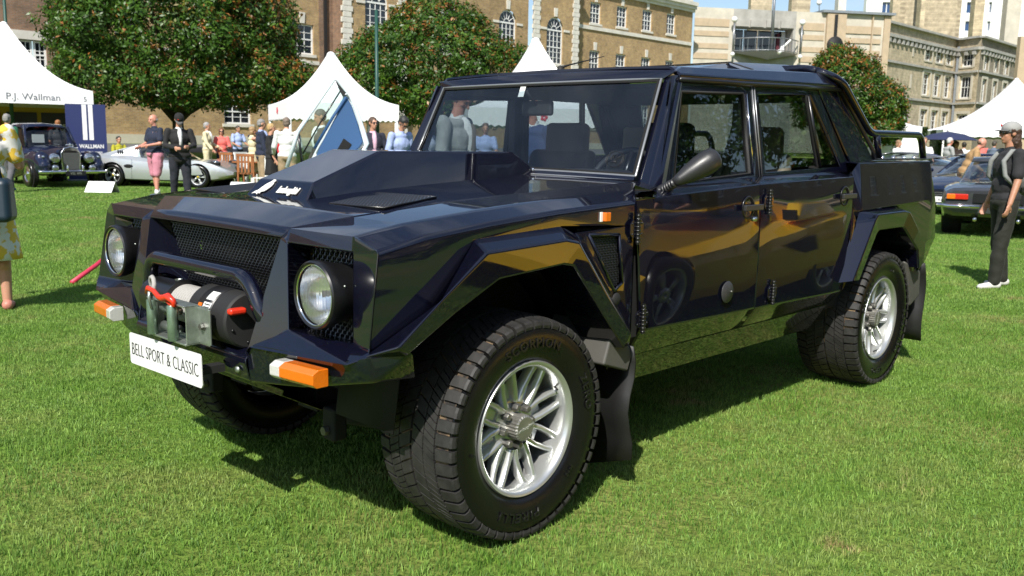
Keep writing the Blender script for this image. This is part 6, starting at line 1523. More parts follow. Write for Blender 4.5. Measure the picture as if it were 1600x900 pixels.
# ================================================================ people
SK = {'fair': (.52, .27, .18), 'tan': (.42, .21, .13), 'red': (.55, .25, .18)}
for k_s, v_s in SK.items():
    m_ = mat('skin_'+k_s, v_s, .5, var=.06, vscale=12); m_.node_tree.nodes['Principled BSDF'].inputs['Subsurface Weight'].default_value = .1
def cloth(name, c, rough=.85, **k): return name if name in MATS else (mat(name, c, rough, bump=.7, bscale=9, bdist=.02, sheen=.03, var=.06, **k), name)[1]
def polar(base, pitch, yaw_, L):  # pitch 0 = hanging down, 90 = forward ; yaw_ outwards
    return base+Vector((math.sin(pitch)*math.cos(yaw_), math.sin(pitch)*math.sin(yaw_), -math.cos(pitch)))*L
def person(label, v, rz_, H=1.75, skin='fair', top=None, sleeve='short', bottom=None, legs='long', hair=(.06, .04, .03), hair_style='short', shoes=(.02, .02, .02),
           la=(8, 12, 15, 0), ra=(8, -12, 15, 0), lean=0, head=(0, 0), stride=0, fat=1.0, jacket=None, skirt=None, cap=None, glasses=False, sock=None, tie=None, vox=.013, seated=False, z=None, cat='person', group=None, turn=0):
    """faces local +x; arms: (shoulder pitch, outward, elbow bend, inward)"""
    s = H/1.75; K = lambda *a: Vector(a)*s
    ln = R(lean); M = Matrix.Rotation(ln, 3, 'Y')
    hipz = .92 if not seated else .50
    pel = K(0, 0, hipz)
    def T(x, y, z_): return pel+M @ K(x, y, z_-.92)     # torso frame pivots on the pelvis
    sh = {1: T(-.01, .185*max(1, fat*.97), 1.425), -1: T(-.01, -.185*max(1, fat*.97), 1.425)}
    b = MB(); f = fat
    # trunk
    b.ball(T(.0, 0, .95), K(.12*f, .165*f, .12)); b.ball(T(.01, 0, 1.10), K(.115*f, .145*f, .15)); b.ball(T(.005, 0, 1.28), K(.115*f, .165, .17)); b.ball(T(-.01, 0, 1.40), K(.085, .165, .075))
    b.cap(T(-.015, 0, 1.43), T(.01, 0, 1.56), .060*s, .052*s)
    # head
    hd = Matrix.Rotation(R(head[0]), 3, 'Z') @ Matrix.Rotation(R(head[1]), 3, 'Y'); hc = T(.022, 0, 1.645)
    def Hd(x, y, z_): return hc+M @ hd @ K(x, y, z_)
    MH = M @ hd
    b.ball(Hd(-.012, 0, .025), K(.092, .074, .090), 20, 14, MH); b.ball(Hd(.022, 0, -.035), K(.060, .054, .075), 16, 12, MH)
    b.ball(Hd(.055, 0, -.085), K(.022, .026, .020), 10, 8, MH)
    b.cap(Hd(.080, 0, .010), Hd(.103, 0, -.024), .009*s, .013*s, 8); b.ball(Hd(.078, 0, .030), K(.012, .045, .010), 10, 8, MH)
    b.ball(Hd(.080, 0, -.055), K(.010, .020, .009), 10, 8, MH); b.ball(Hd(.045, .035, -.025), K(.03, .018, .022), 10, 8, MH); b.ball(Hd(.045, -.035, -.025), K(.03, .018, .022), 10, 8, MH)
    for sg in (1, -1): b.ball(Hd(-.008, sg*.074, -.002), K(.018, .010, .030), 10, 8, MH)
    arms = {}
    for sg, a in ((1, la), (-1, ra)):
        p0 = sh[sg]; ya = R(a[1]); d = M @ Vector((math.sin(R(a[0])), sg*math.sin(abs(ya)) if a[1]*sg >= 0 else -sg*math.sin(abs(ya)), -math.cos(R(a[0]))*math.cos(ya))).normalized()
        e = p0+d*(.285*s); d2 = Vector(d); ax = Vector((0, -1, 0)) if True else None
        d2 = (Matrix.Rotation(R(-a[2]), 3, 'Y') @ d); d2 = Matrix.Rotation(R(-sg*a[3]), 3, 'Z') @ d2; d2.normalize()
        wv = e+d2*(.25*s); arms[sg] = (p0, e, wv, d2)
        b.cap(p0, e, .050*s*(.9+.1*f), .038*s); b.cap(e, wv, .038*s, .026*s)
        # hand: palm, four bent fingers of different length, a thumb from the side of the palm
        side = d2.cross(Vector((0, 0, 1))); side = side.normalized() if side.length > .1 else Vector((1, 0, 0)); flat = d2.cross(side).normalized()
        if abs(side.y) > abs(side.x): side, flat = flat, side
        pc = wv+d2*.045*s; b.ball(pc, K(.045, .014, .036), 12, 8, Matrix((d2, flat, side)).transposed().to_3x3() if False else Matrix(((d2.x, flat.x, side.x), (d2.y, flat.y, side.y), (d2.z, flat.z, side.z))))
        for q, fl_ in ((-.027, .060), (-.009, .072), (.009, .076), (.027, .068)):
            r0 = pc+d2*.036*s+side*q*s; r1 = r0+d2*fl_*.5*s+flat*.006*s*sg; r2 = r1+(d2*.7+flat*.7*sg).normalized()*fl_*.5*s
            b.cap(r0, r1, .0088*s, .0082*s, 6); b.cap(r1, r2, .0082*s, .0070*s, 6)
        t0 = wv+d2*.02*s+side*.026*s; t1 = t0+(d2*.7+side*.8).normalized()*.034*s; t2 = t1+(d2*.95+side*.25).normalized()*.03*s; b.cap(t0, t1, .0125*s, .0105*s, 8); b.cap(t1, t2, .0105*s, .009*s, 8)
    lg = {}
    for sg in (1, -1):
        hp = pel+K(0, sg*.088*f, -.03); st_ = stride*sg
        if seated: kn = hp+K(.42, sg*.05, .02); an = kn+K(.03, 0, -.40)
        else:
            kn = hp+K(.30*math.sin(R(st_))+.015, sg*.012, -.40*math.cos(R(st_*.9))); bk = max(0, -st_)*.9
            an = kn+K(.42*math.sin(R(st_*.5-bk)), sg*.006, -.42*math.cos(R(st_*.5-bk))); an.z = max(an.z, .075*s)
        lg[sg] = (hp, kn, an)
        b.cap(hp, kn, .083*s*f, .056*s); b.cap(kn, an, .055*s, .037*s); b.ball(kn.lerp(an, .28)+K(-.02, 0, 0), .050*s, 12, 8)
        b.cap(an+K(-.02, 0, -.035), an+K(.13, sg*.015, -.055), .036*s, .026*s)
    me = remesh(b, 'person', 'skin_'+skin, vox, None, 1)
    me.location = v if z is None else Vector((v.x, v.y, z)); me.rotation_euler = (0, 0, rz_); tag(me, label, cat, group)
    ce = .016
    def torso(bb, e, low=.93, wide=1.0):
        bb.ball(T(.0, 0, max(low, .97)), K(.125*f+e, .168*f*wide+e, .10)); bb.ball(T(.012, 0, 1.10), K(.12*f+e, .148*f*wide+e, .15)); bb.ball(T(.005, 0, 1.28), K(.118*f+e, .168+e, .165)); bb.ball(T(-.012, 0, 1.415), K(.086+e, .160+e*.6, .062+e*.5))
    def sleeves(bb, e, kind):
        for sg in (1, -1):
            p0, el, wv, d2 = arms[sg]
            if kind == 'short': bb.cap(p0, p0.lerp(el, .72), .056*s+e*.8, .054*s+e)
            elif kind == 'long': bb.cap(p0, el, .055*s+e, .043*s+e); bb.cap(el, el.lerp(wv, .93), .043*s+e, .034*s+e)
            elif kind == 'half': bb.cap(p0, el, .055*s+e, .045*s+e); bb.cap(el, el.lerp(wv, .35), .045*s+e, .043*s+e)
    if top:
        bb = MB(); torso(bb, ce if not jacket else .002)
        if not jacket: sleeves(bb, ce*.8, sleeve)
        if not jacket or True: bb.cap(T(-.015, 0, 1.44), T(-.002, 0, 1.485), .066*s, .064*s)
        rumple(remesh(bb, 'shirt', cloth(*top), vox*1.1, me, 2), _tx, .030)
    if jacket:
        bb = MB(); torso(bb, ce+.008, .90, 1.02); bb.ball(T(.0, 0, .90), K(.135*f, .178*f, .12)); sleeves(bb, .012, 'long')
        jk = rumple(remesh(bb, 'jacket', cloth(*jacket), vox*1.2, me, 2), _tx, .034)
        # open front showing the shirt: a tapering shirt panel and lapels in front
        if top:
            xf = .118+ce+.016+.012
            pp = [T(.118*f+ce+.022, 0, 1.02), T(.132+ce, .030, 1.20), T(.118+ce, .062, 1.42), T(.06, .05, 1.50), T(.06, -.05, 1.50), T(.118+ce, -.062, 1.42), T(.132+ce, -.030, 1.20)]
            x = MB(); x.ball(T(.055+ce, 0, 1.30), K(.094*f+.004, .055, .20), 16, 10); x.build('shirt_front', cloth(*top), me, smooth=True)
        if tie:
            x = MB(); x.tube([T(.135+ce, 0, 1.44), T(.155+ce, 0, 1.40), T(.162+ce, 0, 1.25), T(.155+ce, 0, 1.12)], [.016, .018, .026, .030], 8); x.build('tie', cloth(*tie), me, smooth=True)
    if bottom:
        bb = MB(); bb.ball(T(0, 0, .93), K(.125*f+ce, .168*f+ce, .10))
        for sg in (1, -1):
            hp, kn, an = lg[sg]
            if legs == 'long': bb.cap(hp, kn, .090*s*f+.012, .066*s+.012); bb.cap(kn, an+K(0, 0, .01), .066*s+.012, .050*s+.012)
            else: bb.cap(hp, kn.lerp(hp, .05), .095*s*f+.014, .078*s+.016)
        rumple(remesh(bb, 'trousers' if legs == 'long' else 'shorts', cloth(*bottom), vox*1.2, me, 2), _tx, .028)
    if skirt:
        ln_ = skirt[1]; bb = MB(); z1 = 1.0; n_ = 24; rows = []
        for i in range(9):
            t_ = i/8; zz = 1.02-(ln_)*t_; rw = (.135+.06*t_)*f; row = []
            for k in range(n_+1):
                a = 2*math.pi*k/n_; w_ = 1+.05*t_*math.sin(a*7); row.append(pel*1.0+K(rw*.85*w_*math.cos(a), rw*1.18*w_*math.sin(a), zz-.92))
            rows.append(row)
        bb.grid(rows); bb.build('skirt', cloth(*skirt[0]), me, smooth=True, solid=.004)
    for sg in (1, -1):
        hp, kn, an = lg[sg]; bb = MB(); bb.cap(an+K(-.035, 0, -.030), an+K(.02, 0, -.03), .045*s, .045*s); bb.cap(an+K(.02, 0, -.035), an+K(.155, sg*.018, -.052), .042*s, .032*s)
        remesh(bb, 'shoe', cloth('shoe_%02d%02d%02d' % tuple(int(c*99) for c in shoes), shoes, .5), .012, me, 1)
        if sock: x = MB(); x.cap(an+K(0, 0, .0), an+K(0, 0, .07), .046*s, .045*s); x.build('sock', cloth(*sock), me, smooth=True)
    # hair
    hm = cloth('hair_%02d%02d%02d' % tuple(int(c*99) for c in hair), hair, .6)
    bb = MB()
    if hair_style == 'short': bb.ball(Hd(-.020, 0, .040), K(.094, .081, .086), 18, 12, MH); bb.ball(Hd(-.045, 0, .0), K(.065, .078, .075), 16, 10, MH)
    elif hair_style == 'bald': bb.ball(Hd(-.040, 0, -.005), K(.070, .079, .050), 18, 12, MH)
    elif hair_style == 'bob': bb.ball(Hd(-.020, 0, .035), K(.098, .088, .090), 18, 12, MH); bb.ball(Hd(-.040, 0, -.05), K(.075, .092, .085), 16, 10, MH)
    elif hair_style == 'long': bb.ball(Hd(-.020, 0, .035), K(.098, .086, .090), 18, 12, MH); bb.ball(Hd(-.055, 0, -.06), K(.062, .085, .12), 16, 10, MH); bb.ball(Hd(-.085, 0, -.15), K(.045, .07, .10), 16, 10, MH)
    if hair_style != 'none': rumple(remesh(bb, 'hair', hm, vox, me, 1), _th, .022)
    if cap:
        bb = MB(); bb.ball(Hd(-.012, 0, .055), K(.103, .088, .078), 18, 12, MH); x = remesh(bb, 'cap', cloth(*cap), .01, me, 1)
        y_ = MB(); P = []
        for i in range(7):
            a = R(-68+i*136/6); P.append([Hd(.078*math.cos(a), .078*math.sin(a), .045), Hd(.078*math.cos(a)+.085*math.cos(a)**1.0, .082*math.sin(a), .034-.012*(1-math.cos(a)))])
        y_.grid(P).build('cap_peak', cloth('peak_grey', (.10, .10, .10)), x, smooth=True, solid=.004)
        MB().ball(Hd(.082, -.03, .085), K(.006, .018, .016), 10, 8, MH).build('cap_badge', 'red_plastic', x, smooth=True)
    if glasses:
        x = MB(); x.ball(Hd(.088, .033, .010), K(.007, .026, .019), 12, 8, MH); x.ball(Hd(.088, -.033, .010), K(.007, .026, .019), 12, 8, MH); x.tube([Hd(.092, .01, .014), Hd(.092, -.01, .014)], .003, 6)
        for sg in (1, -1): x.tube([Hd(.082, sg*.058, .014), Hd(-.01, sg*.079, .012)], .003, 6)
        x.build('sunglasses', 'handle_black', me, smooth=True)
    else:
        x = MB()
        for sg in (1, -1): x.ball(Hd(.074, sg*.031, .008), K(.009, .013, .007), 10, 8, MH)
        x.build('eyes', cloth('eye_dark', (.05, .035, .03), .3), me, smooth=True)
    return me, arms, lg
hdg = lambda px, off=0: R(off)+math.atan2(-(_f.y+(px-800)/FPX*_r0.y), -(_f.x+(px-800)/FPX*_r0.x))    # 0 = faces the camera, 180 = back to it
V_ = lambda px, d: gzp(spot(px, d))
navy = ('cloth_navy', (.012, .018, .04)); black = ('cloth_black', (.010, .010, .011)); white = ('cloth_white', (.70, .70, .70)); pink = ('cloth_pink', (.50, .20, .26)); green = ('cloth_green', (.012, .11, .055)); charcoal = ('cloth_charcoal', (.055, .055, .062))
grey_t = ('trouser_grey', (.10, .10, .11)); khaki = ('cloth_khaki', (.30, .22, .13)); cream = ('cloth_cream', (.62, .56, .36)); coral = ('cloth_coral', (.70, .14, .12)); blueshirt = ('cloth_pale_blue', (.34, .42, .68)); suitgrey = ('suit_grey', (.34, .35, .34)); blazer = ('blazer_blue', (.035, .06, .15)); olive = ('cloth_olive', (.013, .0145, .009)); camel = ('cloth_camel', (.36, .22, .10)); red = ('cloth_red', (.5, .02, .03)); lilac = ('cloth_lilac', (.42, .40, .60))
# yellow flower print
def floral():
    m, n, b = nodes_of('cloth_floral'); t = n.nodes.new('ShaderNodeTexCoord'); v = n.nodes.new('ShaderNodeTexNoise'); v.inputs['Scale'].default_value = 14; v.inputs['Detail'].default_value = 2; n.links.new(t.outputs['Object'], v.inputs[0])
    r = n.nodes.new('ShaderNodeValToRGB'); r.color_ramp.interpolation = 'LINEAR'; e = r.color_ramp.elements; e[0].position = .47; e[0].color = (.75, .50, .06, 1); e[1].position = .53; e[1].color = (.75, .74, .72, 1)
    n.links.new(v.outputs['Fac'], r.inputs[0]); n.links.new(r.outputs[0], b.inputs['Base Color']); b.inputs['Roughness'].default_value = .8
floral()
person('person at the left edge in a yellow and white flowered dress carrying a dark bag', spot(-24, 6.9), R(70), 1.68, top=('cloth_floral', (1, 1, 1)), sleeve='short', skirt=(('cloth_floral', (1, 1, 1)), .60), hair=(.2, .1, .05), hair_style='bob', ra=(18, -14, 95, 20), la=(5, 10, 20, 0), shoes=(.5, .2, .15), vox=.010)
person('person seen from behind in a dark green sweatshirt and grey trousers beside the vintage saloon', V_(14, 21.4), hdg(14, 150), 1.80, top=green, sleeve='half', bottom=grey_t, hair=(.22, .21, .20), stride=22, la=(20, 8, 25, 0), ra=(-15, -8, 30, 0), shoes=(.05, .12, .25))
person('person with ginger hair in a grey T-shirt standing at the left tent', V_(93, 27.3), hdg(93, 178), 1.78, top=charcoal, sleeve='short', bottom=navy, hair=(.25, .10, .03), la=(5, 10, 55, 20), ra=(5, -10, 55, 20))
person('person sitting in deep shade under the largest tree wearing a yellow vest', V_(186, 31), hdg(186, 20), 1.75, top=('vest_yellow', (.35, .33, .02)), sleeve='short', bottom=navy, seated=True, hair=(.02, .02, .02), la=(30, 10, 60, 10), ra=(30, -10, 60, 10))
person('balding person in a navy T-shirt and pink shorts with white socks', V_(243, 20.6), hdg(243, -60), 1.83, skin='red', top=navy, sleeve='short', bottom=pink, legs='short', hair=(.35, .33, .31), hair_style='bald', sock=white, shoes=(.08, .10, .14), la=(10, 12, 70, 35), ra=(10, -12, 60, 30), fat=1.2, stride=7, head=(0, 6))
person('person in a black jacket over a white shirt looking down at their hands', V_(281, 18.2), hdg(281, 8), 1.80, top=white, jacket=black, bottom=('trouser_navy', (.012, .014, .022)), hair=(.008, .008, .008), hair_style='short', cap=('cap_black', (.008, .008, .008)), la=(16, 14, 75, 48), ra=(16, -14, 70, 48), head=(0, 42), fat=1.12, stride=9, lean=5)
person('grey haired person in a cream suit standing by the tables', V_(324, 28), hdg(324, 75), 1.80, top=white, jacket=cream, bottom=cream, hair=(.3, .29, .28), la=(12, 10, 50, 10), ra=(12, -10, 30, 10))
person('person in a coral top and sunglasses behind the silver coupe', V_(347, 28.5), hdg(347, 0), 1.64, top=coral, sleeve='half', bottom=navy, hair=(.14, .06, .03), hair_style='bob', glasses=True, la=(12, 14, 75, 25), ra=(12, -14, 75, 25))
person('fair haired person in a cream sleeveless dress raising an arm to the face', V_(395, 25), hdg(395, 100), 1.66, top=cream, sleeve='none', skirt=(cream, .55), hair=(.30, .19, .09), hair_style='bob', la=(95, 25, 120, 20), ra=(85, -20, 110, 20))
person('person with grey hair and a navy jacket over the shoulder in beige trousers', V_(409, 22), hdg(409, 100), 1.80, top=blueshirt, jacket=navy, bottom=khaki, hair=(.24, .23, .22), la=(5, 8, 10, 0), ra=(5, -8, 10, 0))
person('blonde person in a loose black dress seen from the side', V_(424, 20.5), hdg(424, 80), 1.68, top=black, sleeve='half', skirt=(black, .45), hair=(.42, .28, .12), hair_style='short', la=(6, 10, 18, 0), ra=(6, -10, 22, 0))
person('person in a bright red cardigan half hidden behind the person in black', V_(437, 22.6), hdg(437, 160), 1.60, top=red, sleeve='long', bottom=khaki, hair=(.3, .2, .1), hair_style='bob')
person('person in a loose white shirt and khaki trousers with back to the camera', V_(449, 20), hdg(449, 172), 1.80, top=white, sleeve='long', bottom=khaki, hair=(.16, .12, .09), la=(8, 16, 45, 10), ra=(8, -16, 45, 10), fat=1.1)
person('bearded person in a dark jacket seen through the raised door glass', V_(503, 15.5), hdg(503, -75), 1.84, skin='tan', top=white, jacket=('jacket_olive', (.04, .042, .035)), bottom=black, hair=(.05, .045, .04), head=(0, 14))
person('person in dark suit, pink shirt and sunglasses right of the raised door', V_(583, 17.5), hdg(583, 18), 1.78, skin='fair', top=('shirt_pink', (.62, .40, .50)), jacket=('suit_navy', (.018, .02, .035)), bottom=black, hair=(.07, .04, .025), glasses=True, head=(12, 0))
person('dark haired person in a pale blue shirt bowing the head', V_(619, 16.5), hdg(619, 40), 1.80, skin='tan', top=blueshirt, sleeve='long', bottom=navy, hair=(.02, .016, .012), head=(0, 30), lean=14, glasses=True, fat=1.1)
person('elderly person in a light grey suit and patterned tie seen through the windscreen', spot(704, 8.3), hdg(704, 62), 1.86, skin='red', top=white, jacket=suitgrey, bottom=suitgrey, tie=('tie_gold', (.14, .12, .10)), hair=(.35, .34, .33), hair_style='bald', head=(0, 34), lean=6, fat=1.12, vox=.010)
person('person in a blue blazer looking in at the far side of the pickup', spot(832, 7.5), hdg(832, -38), 1.78, skin='red', top=white, jacket=blazer, bottom=navy, hair=(.40, .39, .37), head=(0, 8), lean=4, vox=.010)
person('person with glasses and pale check shirt left of the grey suit', V_(668, 17.5), hdg(668, 60), 1.74, skin='red', top=('shirt_check', (.42, .46, .60)), sleeve='long', bottom=navy, hair=(.1, .07, .05), fat=1.2, glasses=True)
# the woman in the cap
w_, wa, wl = person('person in a grey baseball cap black T-shirt and olive trousers walking on the right', spot(1571, 9.05), hdg(1571, -62), 1.63, skin='tan', top=('tshirt_black', (.016, .016, .018)), sleeve='short', bottom=olive, hair=(.05, .025, .015), hair_style='long', cap=('cap_grey', (.28, .28, .27)), glasses=True, shoes=(.62, .61, .58), la=(6, 12, 14, 0), ra=(-2, -12, 16, 0), stride=8, vox=.009, fat=.98)
# her rucksack straps
for sg in (1, -1):
    x = MB(); x.tube([w_.location*0+wa[sg][0]+Vector((-.06, -sg*.05, .03)), wa[sg][0]+Vector((.055, -sg*.055, .035)), wa[sg][0]+Vector((.125, -sg*.05, -.06)), wa[sg][0]+Vector((.12, -sg*.01, -.20)), wa[sg][0]+Vector((.03, -sg*.0, -.30))], [.02, .024, .024, .022, .015], 8)
    x.build('rucksack_strap', cloth('strap_grey', (.22, .23, .22)), w_, smooth=True)
rk = MB(); rk.ball(Vector((-.20, 0, 1.14)), Vector((.11, .15, .22))); rk = remesh(rk, 'rucksack', 'strap_grey', .012, None, 2); rk.location = w_.location; rk.rotation_euler = w_.rotation_euler; tag(rk, 'grey rucksack worn by the walker in the baseball cap', 'rucksack')
# right hand crowd by the marquee
crowd = [(1441, 27, 1.72, white, None, (.2, .12, .05), 'short', 10, 'person in a white shirt standing left of the navy umbrella', 'fair'),
 (1479, 28, 1.74, suitgrey, suitgrey, (.55, .54, .52), 'short', 120, 'white haired person in a pale grey jacket under the navy umbrella', 'red'),
 (1491, 30, 1.66, ('cloth_rose', (.62, .36, .36)), None, (.1, .06, .04), 'short', 30, 'person in a rose shirt and navy cap beside the navy umbrella', 'tan'),
 (1504, 31, 1.64, white, None, (.02, .015, .01), 'short', 200, 'dark haired person just right of the rose shirt', 'tan'),
 (1506, 20, 1.70, camel, camel, (.12, .08, .05), 'bald', 100, 'person in a camel jacket bending over a parked car', 'red'),
 (1533, 36, 1.76, coral, None, (.04, .03, .02), 'short', 40, 'person in a dark red top inside the marquee shade', 'tan'),
 (1550, 33, 1.72, ('cloth_steel_blue', (.10, .13, .18)), None, (.05, .04, .03), 'short', 150, 'person in a steel blue shirt in front of the marquee', 'fair'),
 (1400, 30, 1.66, white, None, (.25, .15, .08), 'bob', 60, 'person in a white top by the small white tent', 'fair'),
 (983, 21, 1.66, white, None, (.2, .1, .05), 'bob', 20, 'person in white seen through the back of the cab', 'red'),
 (1007, 22.5, 1.70, ('cloth_rose', (.62, .36, .36)), None, (.3, .28, .26), 'short', 40, 'person in rose seen through the rear cab window', 'red'),
 (372, 33, 1.78, blueshirt, None, (.05, .04, .03), 'short', 30, 'person in blue standing in the tree shade by the road', 'tan'),
 (394, 34, 1.74, navy, None, (.05, .04, .03), 'short', 60, 'person in dark blue under the right side of the largest tree', 'tan'),
 (758, 20, 1.76, blueshirt, None, (.1, .06, .03), 'short', 0, 'person in blue behind the elderly person in grey', 'fair')]
for px, d, H, tp, jk, hr, hs, off, lb, sk in crowd:
    person(lb, V_(px, d), hdg(px, off), H, skin=sk, top=tp, jacket=jk, sleeve='short', bottom=navy if px != 1506 else khaki, hair=hr, hair_style=hs, vox=.018, lean=24 if px == 1506 else 2, la=(20, 10, 50, 10), ra=(14, -10, 60, 20))

# things they carry or have put down
bag = MB(); bag.prism([(-.13, -.20, -.30), (.13, -.20, -.30), (.09, -.19, .02), (-.09, -.19, .02)], (0, .40, 0)); bo = bag.build('handbag', mat('bag_blue', (.008, .022, .035), .45, bump=.3, bscale=8), None, bevel=.05, seg=4)
bo.location = Vector(spot(-26, 6.6))+Vector((0, 0, 1.02)); bo.rotation_euler = (0, 0, R(60)); tag(bo, 'soft dark teal handbag hanging at the side of the person in the flowered dress', 'handbag')
MB().tube([(-.02, -.13, 0), (-.01, -.10, .22), (0, 0, .34), (.01, .10, .22), (.02, .13, 0)], .010, 8).build('strap', 'bag_blue', bo, smooth=True)
pb = thing('paper_bag', 'brown paper bag standing on the grass in front of the black jacket', 'bag', spot(258, 14.4), R(-35))
x = MB(); Pp = [[(xx*(1-.1*t), yy*(1-.25*t), t*.34+.02*math.sin(7*xx+5*t)) for xx, yy in ((-.14, -.09), (.14, -.09), (.14, .09), (-.14, .09), (-.14, -.09))] for t in (0, .25, .5, .75, 1.0)]
x.grid(Pp); x.build('paper_wall', mat('kraft_paper', (.50, .33, .22), .85, bump=.6, bscale=10), pb, solid=.003)
stp = MB(); a = spot(103, 8.2, .02); b2 = spot(178, 8.9, .26); stp.tube([a, a.lerp(b2, .5)-Vector((0, 0, .01)), b2], .022, 10); so = stp.build('barrier_strap', mat('strap_pink', (.50, .03, .07), .5, var=.2, vscale=14), None, smooth=True); so.scale = (1, 1, 1)
tag(so, 'pinkish red pole sloping down to the grass left of the pickup headlight', 'pole')

# ---- wooden garden tables and chairs, white chairs
mat('teak', (.28, .10, .03), .55, var=.2, vscale=8)
def garden_table(label, v, rz_):
    t = thing('garden_table', label, 'table', v, rz_, 'garden furniture by the trees')
    for k in range(7): MB().box((-.7, -.40+k*.115, .70), (.7, -.40+k*.115+.10, .73)).build('slat', 'teak', t)
    for sx_ in (-.55, .55):
        x = MB(); x.tube([(sx_, -.32, 0), (sx_, .32, .70)], .03, 6); x.tube([(sx_, .32, 0), (sx_, -.32, .70)], .03, 6); x.build('leg', 'teak', t)
    return t
def garden_chair(label, v, rz_, m='teak'):
    t = thing('garden_chair', label, 'chair', v, rz_, 'garden furniture by the trees')
    for k in range(5): MB().box((-.22+.09*k, -.22, .42), (-.22+.09*k+.075, .22, .445)).build('seat_slat', m, t)
    for k in range(5): MB().box((-.25, -.20+.09*k, .46), (-.235, -.20+.09*k+.05, .90)).build('back_slat', m, t)
    MB().box((-.26, -.24, .88), (-.225, .24, .95)).build('top_rail', m, t)
    for sx_ in (-.22, .21):
        for sy_ in (-.21, .21): MB().box((sx_-.02, sy_-.02, 0), (sx_+.02, sy_+.02, .44 if sx_ > 0 else .90)).build('leg', m, t)
    return t
garden_table('slatted teak garden table left of the person in the navy jacket', V_(404, 25), R(-30)); garden_table('second teak garden table nearer the silver coupe', V_(378, 27.5), R(-25))
for i, (px, d, rz_, m, lb) in enumerate(((388, 24.2, 40, 'teak', 'teak garden chair in front of the nearer teak table'), (418, 24.4, 150, 'teak', 'teak garden chair right of the teak table'), (362, 26, 20, 'teak', 'teak garden chair by the cream suit'), (433, 23.6, 200, 'white_paint', 'white garden chair behind the person in black'), (364, 26.6, -60, 'white_paint', 'white garden chair left of the teak tables'), (384, 26.8, -80, 'white_paint', 'white garden chair behind the teak table'), (402, 25.2, -110, 'white_paint', 'white garden chair right of the cream dress'), (416, 21.6, 100, 'white_paint', 'white garden chair nearest the person in black'))): garden_chair(lb, V_(px, d), R(rz_), m)
for px, d, lb in ((355, 29, 'left low white bollard of the row along the road edge'), (383, 29.2, 'middle low white bollard of the row along the road edge'), (412, 29.4, 'right low white bollard of the row along the road edge')):
    o_ = MB().lathe([(.08, 0), (.08, .75), (.05, .82), (.0005, .84)], 12, 'z').build('bollard', 'white_paint', None, smooth=True, loc=V_(px, d)); tag(o_, lb, 'bollard', 'white bollards along the road')
# navy umbrella
um = thing('parasol', 'navy parasol open above people in front of the hedge', 'umbrella', V_(1476, 30))
x = MB(); P = []
for i in range(9):
    a = 2*math.pi*i/8; P.append([(0, 0, 1.98), (.55*math.cos(a), .55*math.sin(a), 1.88), (.95*math.cos(a), .95*math.sin(a), 1.70)])
x.grid(P).build('canopy', cloth('parasol_navy', (.015, .022, .07)), um, solid=.004); MB().tube([(0, 0, 0), (0, 0, 2.02)], .02, 8).build('pole', 'steel_grey', um)
for i in range(8): a = 2*math.pi*i/8; MB().tube([(0, 0, 1.5), (.55*math.cos(a), .55*math.sin(a), 1.86)], .008, 4).build('rib', 'steel_grey', um)

for i, (x_, y_, tp, bt, lb) in enumerate(((.5, -5.6, blueshirt, navy, 'person in pale blue behind the photographer nearest the yellow car'), (-.5, -6.3, ('tshirt_teal', (.02, .16, .30)), khaki, 'person in a teal T-shirt behind the photographer'), (-1.6, -7.6, charcoal, black, 'person in charcoal farthest left behind the photographer'), (7.6, -5.6, navy, khaki, 'person in a navy shirt standing at the tail of the yellow car'))):
    person(lb, Vector((x_, y_, 0)), R(60+40*i), 1.76, top=tp, bottom=bt, vox=.02, la=(10, 10, 30, 10), ra=(10, -10, 60, 20))
